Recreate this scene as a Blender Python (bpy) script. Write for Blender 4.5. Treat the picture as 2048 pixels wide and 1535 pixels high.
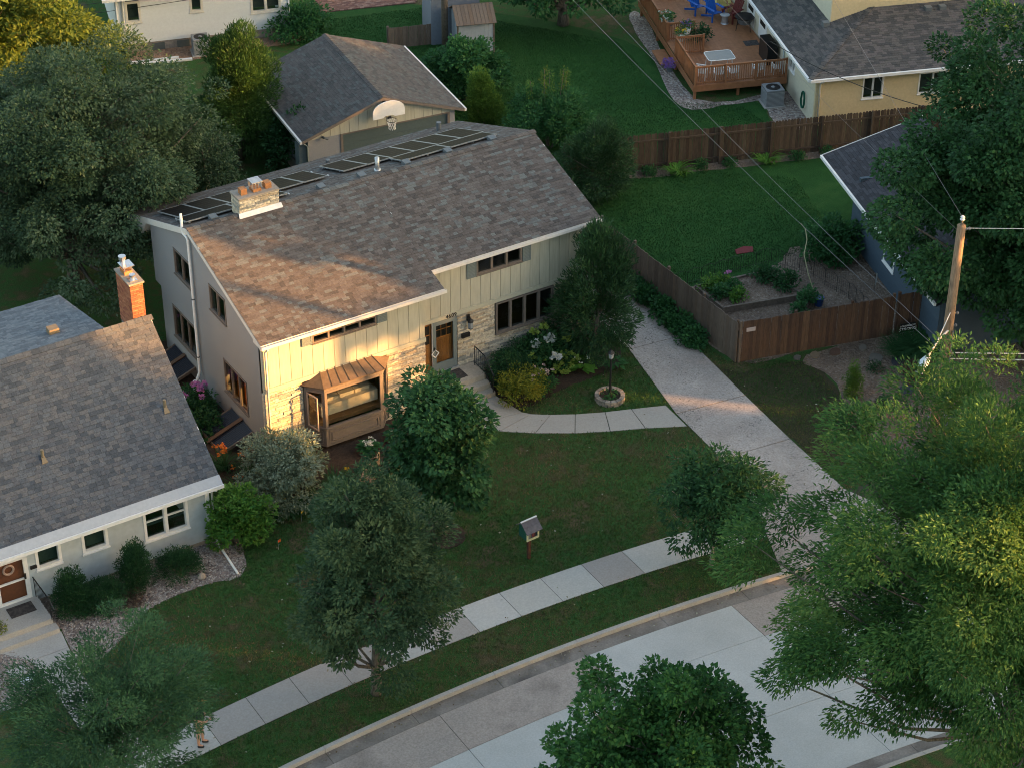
import bpy, math, random
import numpy as np
from mathutils import Matrix, Vector
for o in list(bpy.data.objects): bpy.data.objects.remove(o, do_unlink=True)
scene = bpy.context.scene
COL = scene.collection
R = math.radians
# ------------------------------------------------------------------ camera, sky, sun, exposure
cam = bpy.data.objects.new('camera', bpy.data.cameras.new('camera')); COL.objects.link(cam)
yaw, pitch, roll = 0.5554, 0.5916, 0.0034
fw = Vector((math.sin(yaw)*math.cos(pitch), math.cos(yaw)*math.cos(pitch), -math.sin(pitch)))
rt = Vector((math.cos(yaw), -math.sin(yaw), 0)); up = rt.cross(fw)
r2 = rt*math.cos(roll)+up*math.sin(roll); u2 = up*math.cos(roll)-rt*math.sin(roll)
cam.matrix_world = Matrix(((r2.x, u2.x, -fw.x, -25.8461), (r2.y, u2.y, -fw.y, -58.0757), (r2.z, u2.z, -fw.z, 45.646), (0, 0, 0, 1)))
cam.data.sensor_width = 36; cam.data.lens = 4358.0/2048*36
cam.data.clip_start = 1; cam.data.clip_end = 1500
scene.camera = cam
SUN_EL, SUN_AZ = 7.0, -40.0          # azimuth measured from +X towards -Y
sdir = Vector((math.cos(R(SUN_AZ))*math.cos(R(SUN_EL)), math.sin(R(SUN_AZ))*math.cos(R(SUN_EL)), math.sin(R(SUN_EL))))
w = bpy.data.worlds.new('World'); scene.world = w; w.use_nodes = True
wn = w.node_tree.nodes; wl = w.node_tree.links
sky = wn.new('ShaderNodeTexSky'); sky.sky_type = 'NISHITA'; sky.sun_disc = False
sky.sun_elevation = R(SUN_EL); sky.sun_rotation = math.atan2(sdir.x, sdir.y)
sky.air_density = 1.0; sky.dust_density = 3.2; sky.ozone_density = 0.5
wl.new(sky.outputs[0], wn['Background'].inputs[0]); wn['Background'].inputs[1].default_value = 0.15
sun = bpy.data.objects.new('sun', bpy.data.lights.new('sun', 'SUN')); COL.objects.link(sun)
sun.data.energy = 4.6; sun.data.angle = R(0.5); sun.data.color = (1.0, 0.47, 0.14)
sun.rotation_euler = sdir.to_track_quat('Z', 'Y').to_euler(); sun.location = (40, -40, 40)
scene.view_settings.view_transform = 'Standard'; scene.view_settings.look = 'None'
scene.view_settings.exposure = 2.25; scene.view_settings.gamma = 1
scene.view_settings.use_curve_mapping = False
scene.render.resolution_x = 1024; scene.render.resolution_y = 767
scene.cycles.max_bounces = 6; scene.cycles.diffuse_bounces = 2; scene.cycles.filter_width = 1.0; scene.cycles.transparent_max_bounces = 12
RNG = np.random.default_rng(7); random.seed(7)

# ------------------------------------------------------------------ materials
def nt(name):
    m = bpy.data.materials.new(name); m.use_nodes = True
    t = m.node_tree; return m, t, t.nodes, t.links, t.nodes['Principled BSDF']
def ramp(t, cols, const=False):
    r = t.nodes.new('ShaderNodeValToRGB'); e = r.color_ramp.elements; n = len(cols)
    if const: r.color_ramp.interpolation = 'CONSTANT'
    pos = [i/n for i in range(n)] if const else [i/max(1, n-1) for i in range(n)]
    while len(e) < n: e.new(0.5)
    for i in range(n): e[i].position = pos[i]; e[i].color = (*cols[i][:3], 1)
    return r
def noise(t, scale, detail=3, vec=None, aniso=None, rough=.55):
    n = t.nodes.new('ShaderNodeTexNoise'); n.inputs['Scale'].default_value = scale; n.inputs['Detail'].default_value = detail
    n.inputs['Roughness'].default_value = rough
    if vec is None:
        g = t.nodes.new('ShaderNodeNewGeometry'); vec = g.outputs['Position']
    if aniso:
        mp = t.nodes.new('ShaderNodeMapping'); mp.inputs['Scale'].default_value = aniso
        t.links.new(vec, mp.inputs[0]); vec = mp.outputs[0]
    t.links.new(vec, n.inputs['Vector']); return n.outputs['Fac']
def stretch(t, s, lo, hi):
    m = t.nodes.new('ShaderNodeMapRange'); m.inputs[1].default_value = lo; m.inputs[2].default_value = hi
    t.links.new(s, m.inputs[0]); return m.outputs[0]
def mul(t, col, fac, lo, hi):
    """multiply colour by a grain between lo and hi"""
    m = t.nodes.new('ShaderNodeMapRange'); m.inputs[1].default_value = .3; m.inputs[2].default_value = .7
    m.inputs[3].default_value = lo; m.inputs[4].default_value = hi; t.links.new(fac, m.inputs[0])
    v = t.nodes.new('ShaderNodeVectorMath'); v.operation = 'SCALE'
    t.links.new(col, v.inputs[0]); t.links.new(m.outputs[0], v.inputs['Scale']); return v.outputs[0]
def pm(name, cols, src='noise', scale=1.0, rough=.85, bump=0.0, bscale=20, grain=.25, gscale=9, const=False, aniso=None, metal=0, spec=.3):
    m, t, N, L, b = nt(name)
    if len(cols) == 1: cols = cols*2
    r = ramp(t, cols, const)
    if src == 'obj': L.new(N.new('ShaderNodeObjectInfo').outputs['Random'], r.inputs[0])
    elif src == 'attr':
        a = N.new('ShaderNodeAttribute'); a.attribute_name = 'tint'; L.new(a.outputs['Fac'], r.inputs[0])
    else: L.new(stretch(t, noise(t, scale, 4, aniso=aniso), .3, .7), r.inputs[0])
    c = r.outputs[0]
    if grain: c = mul(t, c, noise(t, gscale, 4, aniso=aniso), 1-grain, 1+grain)
    L.new(c, b.inputs['Base Color'])
    b.inputs['Roughness'].default_value = rough; b.inputs['Metallic'].default_value = metal
    b.inputs['Specular IOR Level'].default_value = spec
    if bump:
        bn = N.new('ShaderNodeBump'); bn.inputs['Strength'].default_value = bump; bn.inputs['Distance'].default_value = .03
        L.new(noise(t, bscale, 4, aniso=aniso), bn.inputs['Height']); L.new(bn.outputs[0], b.inputs['Normal'])
    return m
def leafmat(name, cols, trans=.3, rough=.6):
    m, t, N, L, b = nt(name)
    a = N.new('ShaderNodeAttribute'); a.attribute_name = 'tint'; r = ramp(t, cols); L.new(a.outputs['Fac'], r.inputs[0])
    L.new(r.outputs[0], b.inputs['Base Color']); b.inputs['Roughness'].default_value = rough
    b.inputs['Specular IOR Level'].default_value = .25
    tr = N.new('ShaderNodeBsdfTranslucent'); hs = N.new('ShaderNodeHueSaturation'); hs.inputs['Value'].default_value = 1.5; hs.inputs['Hue'].default_value = .48
    L.new(r.outputs[0], hs.inputs['Color']); L.new(hs.outputs[0], tr.inputs[0])
    mx = N.new('ShaderNodeMixShader'); mx.inputs[0].default_value = trans
    L.new(b.outputs[0], mx.inputs[1]); L.new(tr.outputs[0], mx.inputs[2]); L.new(mx.outputs[0], N['Material Output'].inputs[0])
    return m
def glassmat(name, tint, refl=1.0):
    m, t, N, L, b = nt(name); N.remove(b)
    tp = N.new('ShaderNodeBsdfTransparent'); tp.inputs[0].default_value = (*tint, 1)
    gl = N.new('ShaderNodeBsdfGlossy'); gl.inputs['Roughness'].default_value = .03
    fr = N.new('ShaderNodeLayerWeight'); fr.inputs[0].default_value = .5
    pw = N.new('ShaderNodeMath'); pw.operation = 'POWER'; pw.inputs[1].default_value = 4.0; L.new(fr.outputs['Facing'], pw.inputs[0])
    mr = N.new('ShaderNodeMath'); mr.operation = 'MULTIPLY_ADD'; mr.inputs[1].default_value = .55*refl; mr.inputs[2].default_value = .03*refl; L.new(pw.outputs[0], mr.inputs[0])
    mx = N.new('ShaderNodeMixShader'); L.new(mr.outputs[0], mx.inputs[0]); L.new(tp.outputs[0], mx.inputs[1]); L.new(gl.outputs[0], mx.inputs[2])
    L.new(mx.outputs[0], N['Material Output'].inputs[0]); return m
def grassmat(name, cols, big=.22):
    m, t, N, L, b = nt(name)
    n1 = noise(t, big, 4, rough=.6); n2 = noise(t, 1.7, 3); n3 = noise(t, 26, 3, aniso=(1, 1, .3))
    ad = N.new('ShaderNodeMath'); ad.operation = 'MULTIPLY_ADD'; ad.inputs[1].default_value = .6
    L.new(n1, ad.inputs[0]); m2 = N.new('ShaderNodeMath'); m2.operation = 'MULTIPLY'; m2.inputs[1].default_value = .4
    L.new(n2, m2.inputs[0]); L.new(m2.outputs[0], ad.inputs[2])
    r = ramp(t, cols); L.new(stretch(t, ad.outputs[0], .36, .66), r.inputs[0])
    L.new(mul(t, r.outputs[0], n3, .55, 1.45), b.inputs['Base Color']); b.inputs['Roughness'].default_value = .95
    b.inputs['Specular IOR Level'].default_value = .1
    bn = N.new('ShaderNodeBump'); bn.inputs['Strength'].default_value = .9; bn.inputs['Distance'].default_value = .06
    L.new(n3, bn.inputs['Height']); L.new(bn.outputs[0], b.inputs['Normal']); return m
def pebblemat(name, cols, scale=16, mixn=.5):
    m, t, N, L, b = nt(name)
    g = N.new('ShaderNodeNewGeometry'); v = N.new('ShaderNodeTexVoronoi'); v.inputs['Scale'].default_value = scale
    L.new(g.outputs['Position'], v.inputs['Vector'])
    sp = N.new('ShaderNodeSeparateColor'); L.new(v.outputs['Color'], sp.inputs[0])
    r = ramp(t, cols); L.new(sp.outputs[0], r.inputs[0]); d = stretch(t, v.outputs['Distance'], 0.0, .75)
    inv = N.new('ShaderNodeMath'); inv.operation = 'SUBTRACT'; inv.inputs[0].default_value = 1; L.new(d, inv.inputs[1])
    L.new(mul(t, r.outputs[0], noise(t, .7, 3), .7, 1.2), b.inputs['Base Color'])
    bn = N.new('ShaderNodeBump'); bn.inputs['Strength'].default_value = 1; bn.inputs['Distance'].default_value = .05
    L.new(inv.outputs[0], bn.inputs['Height']); L.new(bn.outputs[0], b.inputs['Normal']); b.inputs['Roughness'].default_value = .9
    return m
SH = [(.098, .085, .078), (.114, .100, .092), (.128, .114, .105), (.074, .066, .063), (.116, .120, .117), (.104, .089, .081), (.136, .143, .140), (.120, .106, .098), (.106, .093, .086), (.086, .075, .070)]
SHN = [(.086, .095, .110), (.104, .113, .128), (.066, .074, .088), (.116, .117, .124), (.094, .097, .108)]
SHG = [(.085, .080, .078), (.10, .093, .089), (.070, .068, .068), (.098, .103, .101), (.09, .083, .081)]
SHY = [(.075, .072, .072), (.10, .095, .09), (.06, .06, .062), (.11, .10, .098)]
ST = [(.56, .49, .38), (.62, .55, .43), (.50, .44, .34), (.36, .34, .29), (.58, .51, .40), (.30, .29, .255), (.53, .45, .33), (.60, .54, .44), (.44, .36, .26)]
M = {}
for k, c in dict(sh=SH, shn=SHN, shg=SHG, shy=SHY).items():
    M[k+'_o'] = pm('shingle_'+k, c, 'obj', const=True, rough=.95, grain=.22, gscale=14, bump=.3, bscale=60)
    M[k+'_a'] = pm('shingles_'+k, c, 'attr', const=True, rough=.95, grain=.22, gscale=14, bump=.3, bscale=60)
M['stone_o'] = pm('veneer_stone', ST, 'obj', const=True, rough=.9, grain=.3, gscale=11, bump=.5, bscale=25)
M['stone_a'] = pm('veneer_stones', ST, 'attr', const=True, rough=.9, grain=.3, gscale=11, bump=.5, bscale=25)
M['mortar'] = pm('mortar', [(.20, .185, .16)], grain=.2)
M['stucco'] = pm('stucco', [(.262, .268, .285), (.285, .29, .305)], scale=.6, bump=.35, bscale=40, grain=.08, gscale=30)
M['siding'] = pm('cream_board', [(.42, .41, .33), (.455, .445, .36), (.435, .425, .345)], 'obj', rough=.75, grain=.09, gscale=3, aniso=(4, 4, .5))
M['cream'] = pm('cream_trim', [(.44, .43, .345), (.46, .45, .36)], scale=.8, rough=.7, grain=.05)
M['cream_dark'] = pm('cream_groove', [(.20, .19, .15)], grain=.1)
M['teal'] = pm('slate_teal_paint', [(.155, .19, .195), (.17, .205, .21)], rough=.6, grain=.06)
M['taupe'] = pm('taupe_frame', [(.165, .138, .12), (.185, .155, .135)], rough=.6, grain=.08)
M['copper'] = pm('bronze_metal_roof', [(.15, .105, .07), (.19, .135, .09)], scale=1.2, rough=.5, metal=.3, grain=.15)
M['white'] = pm('white_paint', [(.78, .78, .77), (.72, .72, .71)], scale=2, rough=.5, grain=.05)
M['gutter'] = pm('pale_gutter', [(.66, .63, .60), (.70, .68, .65)], scale=3, rough=.5, grain=.05)
M['offwhite'] = pm('offwhite_paint', [(.62, .60, .54)], rough=.6, grain=.06)
M['door_wood'] = pm('varnished_wood', [(.20, .085, .025), (.30, .135, .04)], scale=3, aniso=(8, 8, .6), rough=.4, grain=.2)
M['glass'] = glassmat('window_glass', (.72, .76, .75), 1.0)
M['glass_clear'] = glassmat('clear_glass', (.93, .94, .92), .8)
M['dark'] = pm('dark_void', [(.012, .011, .010)], grain=0)
M['interior'] = pm('interior_wall', [(.16, .14, .12)], grain=.05)
M['floor_wood'] = pm('oak_floor', [(.22, .12, .05), (.30, .17, .07)], scale=2, aniso=(1, 9, 1), rough=.45, grain=.2)
M['curtain'] = pm('amber_curtain', [(.50, .24, .05), (.58, .30, .07)], scale=4, aniso=(9, 9, 1), grain=.15)
M['sofa'] = pm('cream_linen', [(.55, .50, .40)], grain=.06)
M['concrete'] = pm('concrete', [(.36, .345, .325), (.42, .405, .38)], scale=.9, rough=.9, grain=.12, gscale=22, bump=.25, bscale=70)
M['conc_new'] = pm('new_concrete_o', [(.47, .465, .445), (.44, .43, .41), (.49, .48, .455), (.36, .33, .305), (.46, .45, .42)], 'obj', const=True, rough=.9, grain=.10, gscale=16, bump=.2, bscale=60)
M['conc_walk'] = pm('path_concrete', [(.36, .335, .30), (.385, .36, .325)], 'obj', rough=.9, grain=.10, gscale=18, bump=.2, bscale=60)
M['steps'] = pm('step_concrete', [(.36, .31, .25), (.44, .385, .31)], scale=1.1, rough=.85, grain=.12, gscale=12)
M['road_old'] = pm('old_road_concrete', [(.24, .21, .19), (.36, .315, .285), (.33, .295, .27)], scale=.55, rough=.9, grain=.20, gscale=18, bump=.3, bscale=50)
M['road_new'] = pm('new_road_concrete', [(.42, .43, .42), (.50, .51, .50)], scale=.6, rough=.85, grain=.10, gscale=20, bump=.15, bscale=60)
M['gutter_pan'] = pm('gutter_pan_concrete', [(.09, .082, .075), (.24, .22, .20), (.17, .155, .14), (.29, .265, .245)], scale=.45, rough=.9, grain=.16, gscale=14, bump=.3, bscale=40)
M['joint'] = pm('joint_earth', [(.05, .045, .035), (.035, .05, .02)], scale=1.5, grain=.2)
def aggregate():
    m, t, N, L, b = nt('exposed_aggregate')
    base = ramp(t, [(.30, .265, .24), (.47, .42, .385)]); L.new(stretch(t, noise(t, .45, 5), .3, .7), base.inputs[0])
    c = mul(t, base.outputs[0], noise(t, 17, 4, rough=.8), .62, 1.35)
    sp = stretch(t, noise(t, 13, 2, rough=.7), .57, .65); big = stretch(t, noise(t, .8, 3), .42, .62)
    mm = N.new('ShaderNodeMath'); mm.operation = 'MULTIPLY'; L.new(sp, mm.inputs[0]); L.new(big, mm.inputs[1])
    mx = N.new('ShaderNodeMix'); mx.data_type = 'RGBA'; L.new(mm.outputs[0], mx.inputs[0]); L.new(c, mx.inputs[6]); mx.inputs[7].default_value = (.11, .10, .095, 1)
    L.new(mx.outputs[2], b.inputs['Base Color']); b.inputs['Roughness'].default_value = .9
    bn = N.new('ShaderNodeBump'); bn.inputs['Strength'].default_value = .4; bn.inputs['Distance'].default_value = .03
    L.new(noise(t, 40, 3), bn.inputs['Height']); L.new(bn.outputs[0], b.inputs['Normal']); return m
M['aggregate'] = aggregate()
M['grass'] = grassmat('front_grass', [(.115, .092, .052), (.078, .088, .036), (.042, .110, .030), (.058, .092, .030), (.098, .090, .046), (.135, .105, .062)], .30)
M['lush'] = grassmat('lush_grass', [(.018, .064, .018), (.026, .088, .022), (.042, .105, .028)], .15)
M['blade'] = leafmat('grass_blade', [(.040, .105, .026), (.064, .118, .032), (.10, .108, .046), (.16, .13, .072)], .25)
M['blade_lush'] = leafmat('lush_blade', [(.018, .066, .017), (.028, .098, .024), (.046, .118, .032)], .25)
M['mulch'] = pm('dark_mulch', [(.035, .024, .017), (.06, .04, .028)], scale=6, grain=.4, gscale=25, bump=.9, bscale=30)
M['woodchip'] = pebblemat('wood_chips', [(.12, .085, .06), (.20, .15, .115), (.155, .11, .08), (.26, .21, .17)], 14)
M['gravel'] = pebblemat('river_rock', [(.22, .16, .14), (.34, .28, .25), (.12, .09, .085), (.48, .44, .40), (.27, .20, .17)], 13)
M['gravel_red'] = pebblemat('red_rock', [(.28, .17, .11), (.36, .22, .14), (.22, .13, .09), (.40, .28, .20)], 12)
M['pebble'] = leafmat('loose_pebble', [(.22, .16, .14), (.34, .28, .25), (.14, .11, .10), (.55, .51, .47), (.30, .22, .18)], 0, .8)
M['picket'] = pm('fence_picket', [(.085, .046, .031), (.112, .064, .041), (.070, .041, .030), (.135, .080, .050), (.098, .056, .037)], 'obj', rough=.8, grain=.3, gscale=7, aniso=(6, 6, .5))
M['picket_old'] = pm('weathered_picket', [(.145, .112, .090), (.175, .136, .108), (.12, .092, .074), (.16, .115, .085)], 'obj', rough=.85, grain=.25, gscale=7, aniso=(6, 6, .5))
M['picket_dark'] = pm('dark_picket', [(.068, .046, .034), (.092, .066, .048), (.050, .035, .028), (.115, .085, .06), (.062, .040, .028)], 'obj', rough=.85, grain=.3, gscale=7, aniso=(6, 6, .5))
M['deck'] = pm('deck_stain', [(.30, .13, .06), (.335, .15, .072), (.27, .115, .052)], 'obj', rough=.6, grain=.15, gscale=5)
M['wire'] = pm('wire_grey', [(.20, .20, .21)], rough=.5, grain=0)
M['planter'] = pm('planter_block', [(.26, .225, .185), (.31, .27, .225), (.21, .185, .155)], 'obj', const=True, rough=.9, grain=.25)
M['barkpole'] = pm('pole_wood', [(.20, .135, .085), (.30, .20, .125), (.15, .105, .072)], scale=2.5, aniso=(7, 7, .5), rough=.85, grain=.3, gscale=8, bump=.4)
M['bark'] = pm('bark', [(.10, .085, .07), (.17, .15, .125), (.07, .058, .048)], scale=5, aniso=(3, 3, .6), rough=.95, grain=.3, bump=.7, bscale=18)
M['bark_pale'] = pm('pale_bark', [(.22, .20, .17), (.30, .27, .23)], scale=5, aniso=(3, 3, .6), rough=.95, grain=.3, bump=.5)
M['black'] = pm('black_iron', [(.018, .018, .019)], rough=.45, grain=.05)
M['grey_metal'] = pm('galvanised', [(.42, .44, .46), (.50, .52, .54)], scale=5, rough=.4, metal=.6, grain=.1)
M['steel'] = pm('bright_steel', [(.65, .65, .66)], rough=.25, metal=.9, grain=.05)
M['grey_paint'] = pm('grey_enamel', [(.24, .25, .26)], rough=.5, grain=.06)
M['vent'] = pm('slate_vent', [(.13, .145, .155)], rough=.5, grain=.08)
M['solar'] = pm('solar_cells', [(.012, .010, .012), (.020, .015, .014)], scale=2.2, rough=.4, grain=.1, spec=.06)
M['brick'] = pm('red_brick', [(.30, .105, .055), (.34, .13, .065), (.26, .085, .05), (.37, .15, .08)], 'obj', const=True, rough=.9, grain=.25, gscale=12)
M['terracotta'] = pm('terracotta', [(.36, .17, .075)], rough=.8, grain=.2)
M['bluesiding'] = pm('pale_blue_board', [(.40, .455, .485), (.42, .475, .505)], 'obj', rough=.7, grain=.08, gscale=4)
M['whitesiding'] = pm('white_board', [(.62, .66, .68), (.645, .68, .70)], 'obj', rough=.7, grain=.04)
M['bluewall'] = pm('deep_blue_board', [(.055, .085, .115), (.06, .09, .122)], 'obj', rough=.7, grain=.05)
M['yellow'] = pm('yellow_stucco', [(.56, .47, .29), (.60, .50, .31)], scale=.7, rough=.85, grain=.06, bump=.2, bscale=40)
M['yellow_board'] = pm('yellow_board', [(.57, .46, .27), (.59, .48, .285)], 'obj', rough=.75, grain=.05)
M['paleyellow'] = pm('pale_yellow_stucco', [(.58, .54, .42), (.62, .58, .45)], scale=.7, rough=.85, grain=.06)
M['block'] = pm('foundation_block', [(.26, .225, .19), (.32, .28, .24)], 'obj', rough=.95, grain=.2, gscale=10)
M['foundation'] = pm('foundation', [(.28, .24, .20), (.33, .29, .25)], scale=1, rough=.95, grain=.15)
M['brown_door'] = pm('brown_door', [(.115, .045, .022), (.14, .056, .028)], scale=2, rough=.5, grain=.12)
M['blind'] = pm('green_blind', [(.075, .13, .115)], rough=.8, grain=.08)
M['screen'] = pm('grey_screen', [(.11, .125, .12)], rough=.8, grain=.08)
M['navy'] = pm('navy_cloth', [(.02, .026, .04)], grain=.1)
M['khaki'] = pm('khaki_cloth', [(.30, .235, .12)], grain=.1)
M['tan'] = pm('tan_cap', [(.32, .22, .07)], grain=.1)
M['skin'] = pm('skin', [(.46, .26, .18)], rough=.55, grain=.06)
M['green_paint'] = pm('dark_green_paint', [(.018, .095, .075)], rough=.5, grain=.05)
M['paleyel_paint'] = pm('pale_yellow_paint', [(.62, .60, .36)], rough=.5, grain=.04)
M['lib_roof'] = pm('library_roof', [(.11, .10, .115), (.14, .13, .14)], 'obj', rough=.9, grain=.2)
M['post_red'] = pm('reddish_post', [(.075, .036, .026)], rough=.85, grain=.2)
M['lampglass'] = pm('lamp_glass', [(.30, .33, .36)], rough=.2, grain=.05)
M['bluewhite'] = pm('lamp_shell', [(.50, .58, .62), (.56, .64, .68)], scale=4, rough=.35, grain=.05)
M['mat_rubber'] = pm('doormat', [(.045, .04, .04), (.075, .065, .06)], scale=9, rough=.95, grain=.3)
M['wood_tan'] = pm('tan_wood', [(.30, .20, .115), (.36, .25, .15)], scale=3, rough=.75, grain=.2)
M['timber'] = pm('grey_timber', [(.13, .105, .085), (.18, .15, .125)], scale=2.5, rough=.9, grain=.25)
def solid(name, c, rough=.6, metal=0):
    if name not in M: M[name] = pm(name, [c], rough=rough, grain=.06, metal=metal)
    return M[name]
def LM(key, cols, trans=.3):
    if max(c[1] for c in cols) < .2: cols = [(c[0]*1.2, c[1]*1.3, c[2]*1.15) for c in cols]
    M[key] = leafmat('leaf_'+key, cols, trans); return M[key]
LM('oak', [(.020, .046, .024), (.034, .068, .034), (.056, .092, .046), (.090, .120, .056)], 0.22)
LM('maple', [(.012, .042, .016), (.020, .064, .022), (.032, .090, .032), (.046, .115, .042)], 0.22)
LM('maple2', [(.012, .050, .014), (.022, .078, .020), (.038, .108, .030), (.062, .135, .034)], 0.22)
LM('locust', [(.022, .066, .020), (.034, .094, .026), (.055, .125, .034), (.100, .165, .048)], 0.28)
LM('locust2', [(.018, .050, .026), (.028, .070, .034), (.044, .098, .046), (.06, .12, .055)], 0.28)
LM('elm', [(.022, .044, .024), (.032, .060, .030), (.050, .082, .044), (.090, .120, .078)], 0.2)
LM('sunny', [(.055, .085, .016), (.085, .12, .022), (.115, .145, .03)], .45)
LM('juniper', [(0.017, 0.045, 0.020), (0.025, 0.062, 0.025), (0.035, 0.084, 0.028)], .12)
LM('juniper2', [(.016, .044, .012), (.026, .066, .016), (.042, .088, .020)], 0.2)
LM('arbor', [(.040, .085, .016), (.065, .125, .022), (.10, .165, .030)], 0.25)  # brightened yellow-green: sunlight missing on the arborvitae is put into its leaf colour
LM('yew', [(0.011, 0.040, 0.017), (0.017, 0.058, 0.022), (0.027, 0.081, 0.028)], .12)
LM('shrub', [(0.019, 0.067, 0.027), (0.028, 0.095, 0.034), (0.043, 0.129, 0.043)])
LM('bright', [(0.035, 0.118, 0.020), (0.058, 0.174, 0.025), (0.109, 0.235, 0.039), (0.148, 0.291, 0.056)])
LM('varieg', [(.10, .14, .085), (.17, .22, .14), (.27, .33, .225), (.34, .39, .28)], .2)
LM('gold', [(.06, .09, .014), (.13, .14, .018), (.20, .19, .025), (.045, .08, .02)])
LM('hosta', [(0.055, 0.168, 0.022), (0.086, 0.224, 0.034), (0.117, 0.280, 0.050)])
LM('lily', [(0.014, 0.050, 0.020), (0.023, 0.073, 0.027), (0.033, 0.095, 0.034)])
LM('dry', [(.08, .065, .05), (.12, .10, .08)], .1)
LM('burgundy', [(.035, .018, .016), (.055, .028, .022)], .1)
for k, c in dict(orange=(.62, .21, .035), white_fl=(.72, .74, .70), pink_fl=(.55, .22, .48), yellow_fl=(.65, .48, .03), purple_fl=(.20, .10, .38), lime_fl=(.30, .42, .09), blush_fl=(.62, .48, .46), lav=(.26, .27, .46)).items():
    LM(k, [tuple(v*.8 for v in c), c], .25)
# ------------------------------------------------------------------ object helpers
def link(o, parent=None):
    COL.objects.link(o)
    if parent is not None: o.parent = parent
    return o
def tag(o, label=None, cat=None, group=None, kind=None):
    if label: o['label'] = label
    if cat: o['category'] = cat
    if group: o['group'] = group
    if kind: o['kind'] = kind
    return o
def thing(name, label, cat, loc=(0, 0, 0), rz=0, group=None):
    o = bpy.data.objects.new(name, None); o.empty_display_size = .2; link(o)
    o.location = loc; o.rotation_euler = (0, 0, rz); return tag(o, label, cat, group)
def mesh_np(name, V, F, mat, tint=None, smooth=False):
    """V (n,3); F (m,k) with k = 3 or 4; tint per vertex"""
    V = np.asarray(V, np.float32); F = np.asarray(F, np.int32); m = bpy.data.meshes.new(name); k = F.shape[1]
    m.vertices.add(len(V)); m.vertices.foreach_set('co', V.ravel())
    m.loops.add(F.size); m.loops.foreach_set('vertex_index', F.ravel())
    m.polygons.add(len(F)); m.polygons.foreach_set('loop_start', np.arange(0, F.size, k, dtype=np.int32))
    m.polygons.foreach_set('loop_total', np.full(len(F), k, np.int32))
    m.polygons.foreach_set('use_smooth', np.full(len(F), bool(smooth)))
    m.materials.append(mat); m.update(calc_edges=True)
    if tint is not None:
        a = m.attributes.new('tint', 'FLOAT', 'POINT'); a.data.foreach_set('value', np.asarray(tint, np.float32))
    return m
class MB:
    """collects shapes; build() links them as ONE mesh object"""
    def __init__(s): s.v = []; s.f = []
    def add(s, v, f):
        n = len(s.v); s.v += [tuple(p) for p in v]; s.f += [tuple(i+n for i in q) for q in f]; return s
    def box(s, x0, x1, y0, y1, z0, z1):
        return s.add([(x0, y0, z0), (x1, y0, z0), (x1, y1, z0), (x0, y1, z0), (x0, y0, z1), (x1, y0, z1), (x1, y1, z1), (x0, y1, z1)],
                     [(0, 3, 2, 1), (4, 5, 6, 7), (0, 1, 5, 4), (1, 2, 6, 5), (2, 3, 7, 6), (3, 0, 4, 7)])
    def prism(s, pts, d):
        """closed polygon pts (3D) extruded by vector d"""
        n = len(pts); d = Vector(d); a = [Vector(p) for p in pts]
        return s.add(a+[p+d for p in a], [tuple(range(n-1, -1, -1)), tuple(range(n, 2*n))]+[(i, (i+1) % n, n+(i+1) % n, n+i) for i in range(n)])
    def obox(s, c, ax, ay, az):
        c, ax, ay, az = Vector(c), Vector(ax), Vector(ay), Vector(az)
        v = [c+i*ax+j*ay+k*az for k in (-1, 1) for j in (-1, 1) for i in (-1, 1)]
        return s.add(v, [(0, 2, 3, 1), (4, 5, 7, 6), (0, 1, 5, 4), (1, 3, 7, 5), (3, 2, 6, 7), (2, 0, 4, 6)])
    def tube(s, pts, r, n=6, cap=True):
        P = [Vector(p) for p in pts]; rr = r if hasattr(r, '__len__') else [r]*len(P); rings = []; u = None
        for i, p in enumerate(P):
            t = (P[min(i+1, len(P)-1)]-P[max(i-1, 0)]); t = t.normalized() if t.length > 1e-9 else Vector((0, 0, 1))
            if u is None: u = t.orthogonal().normalized()
            u = (u-t*u.dot(t)); u = u.normalized() if u.length > 1e-6 else t.orthogonal().normalized(); w_ = t.cross(u)
            rings.append([p+(u*math.cos(2*math.pi*k/n)+w_*math.sin(2*math.pi*k/n))*rr[i] for k in range(n)])
        b = len(s.v); s.v += [tuple(q) for g in rings for q in g]
        for i in range(len(P)-1):
            for k in range(n): s.f.append((b+i*n+k, b+i*n+(k+1) % n, b+(i+1)*n+(k+1) % n, b+(i+1)*n+k))
        if cap: s.f.append(tuple(b+k for k in range(n-1, -1, -1))); s.f.append(tuple(b+(len(P)-1)*n+k for k in range(n)))
        return s
    def lathe(s, c, prof, n=14):
        b = len(s.v); m = len(prof)
        for (r, z) in prof:
            for k in range(n): s.v.append((c[0]+r*math.cos(2*math.pi*k/n), c[1]+r*math.sin(2*math.pi*k/n), c[2]+z))
        for i in range(m-1):
            for k in range(n): s.f.append((b+i*n+k, b+i*n+(k+1) % n, b+(i+1)*n+(k+1) % n, b+(i+1)*n+k))
        s.f.append(tuple(b+k for k in range(n-1, -1, -1))); s.f.append(tuple(b+(m-1)*n+k for k in range(n))); return s
    def build(s, name, mat, parent=None, smooth=False, kind=None):
        m = bpy.data.meshes.new(name); m.from_pydata(s.v, [], s.f); m.materials.append(mat); m.validate()
        if smooth:
            for p in m.polygons: p.use_smooth = True
        o = link(bpy.data.objects.new(name, m), parent)
        if kind: o['kind'] = kind
        return o
UNIT = {}
def unit(mat):
    if mat.name not in UNIT:
        b = MB().box(0, 1, 0, 1, 0, 1); m = bpy.data.meshes.new('piece_'+mat.name); m.from_pydata(b.v, [], b.f); m.materials.append(mat); UNIT[mat.name] = m
    return UNIT[mat.name]
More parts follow.
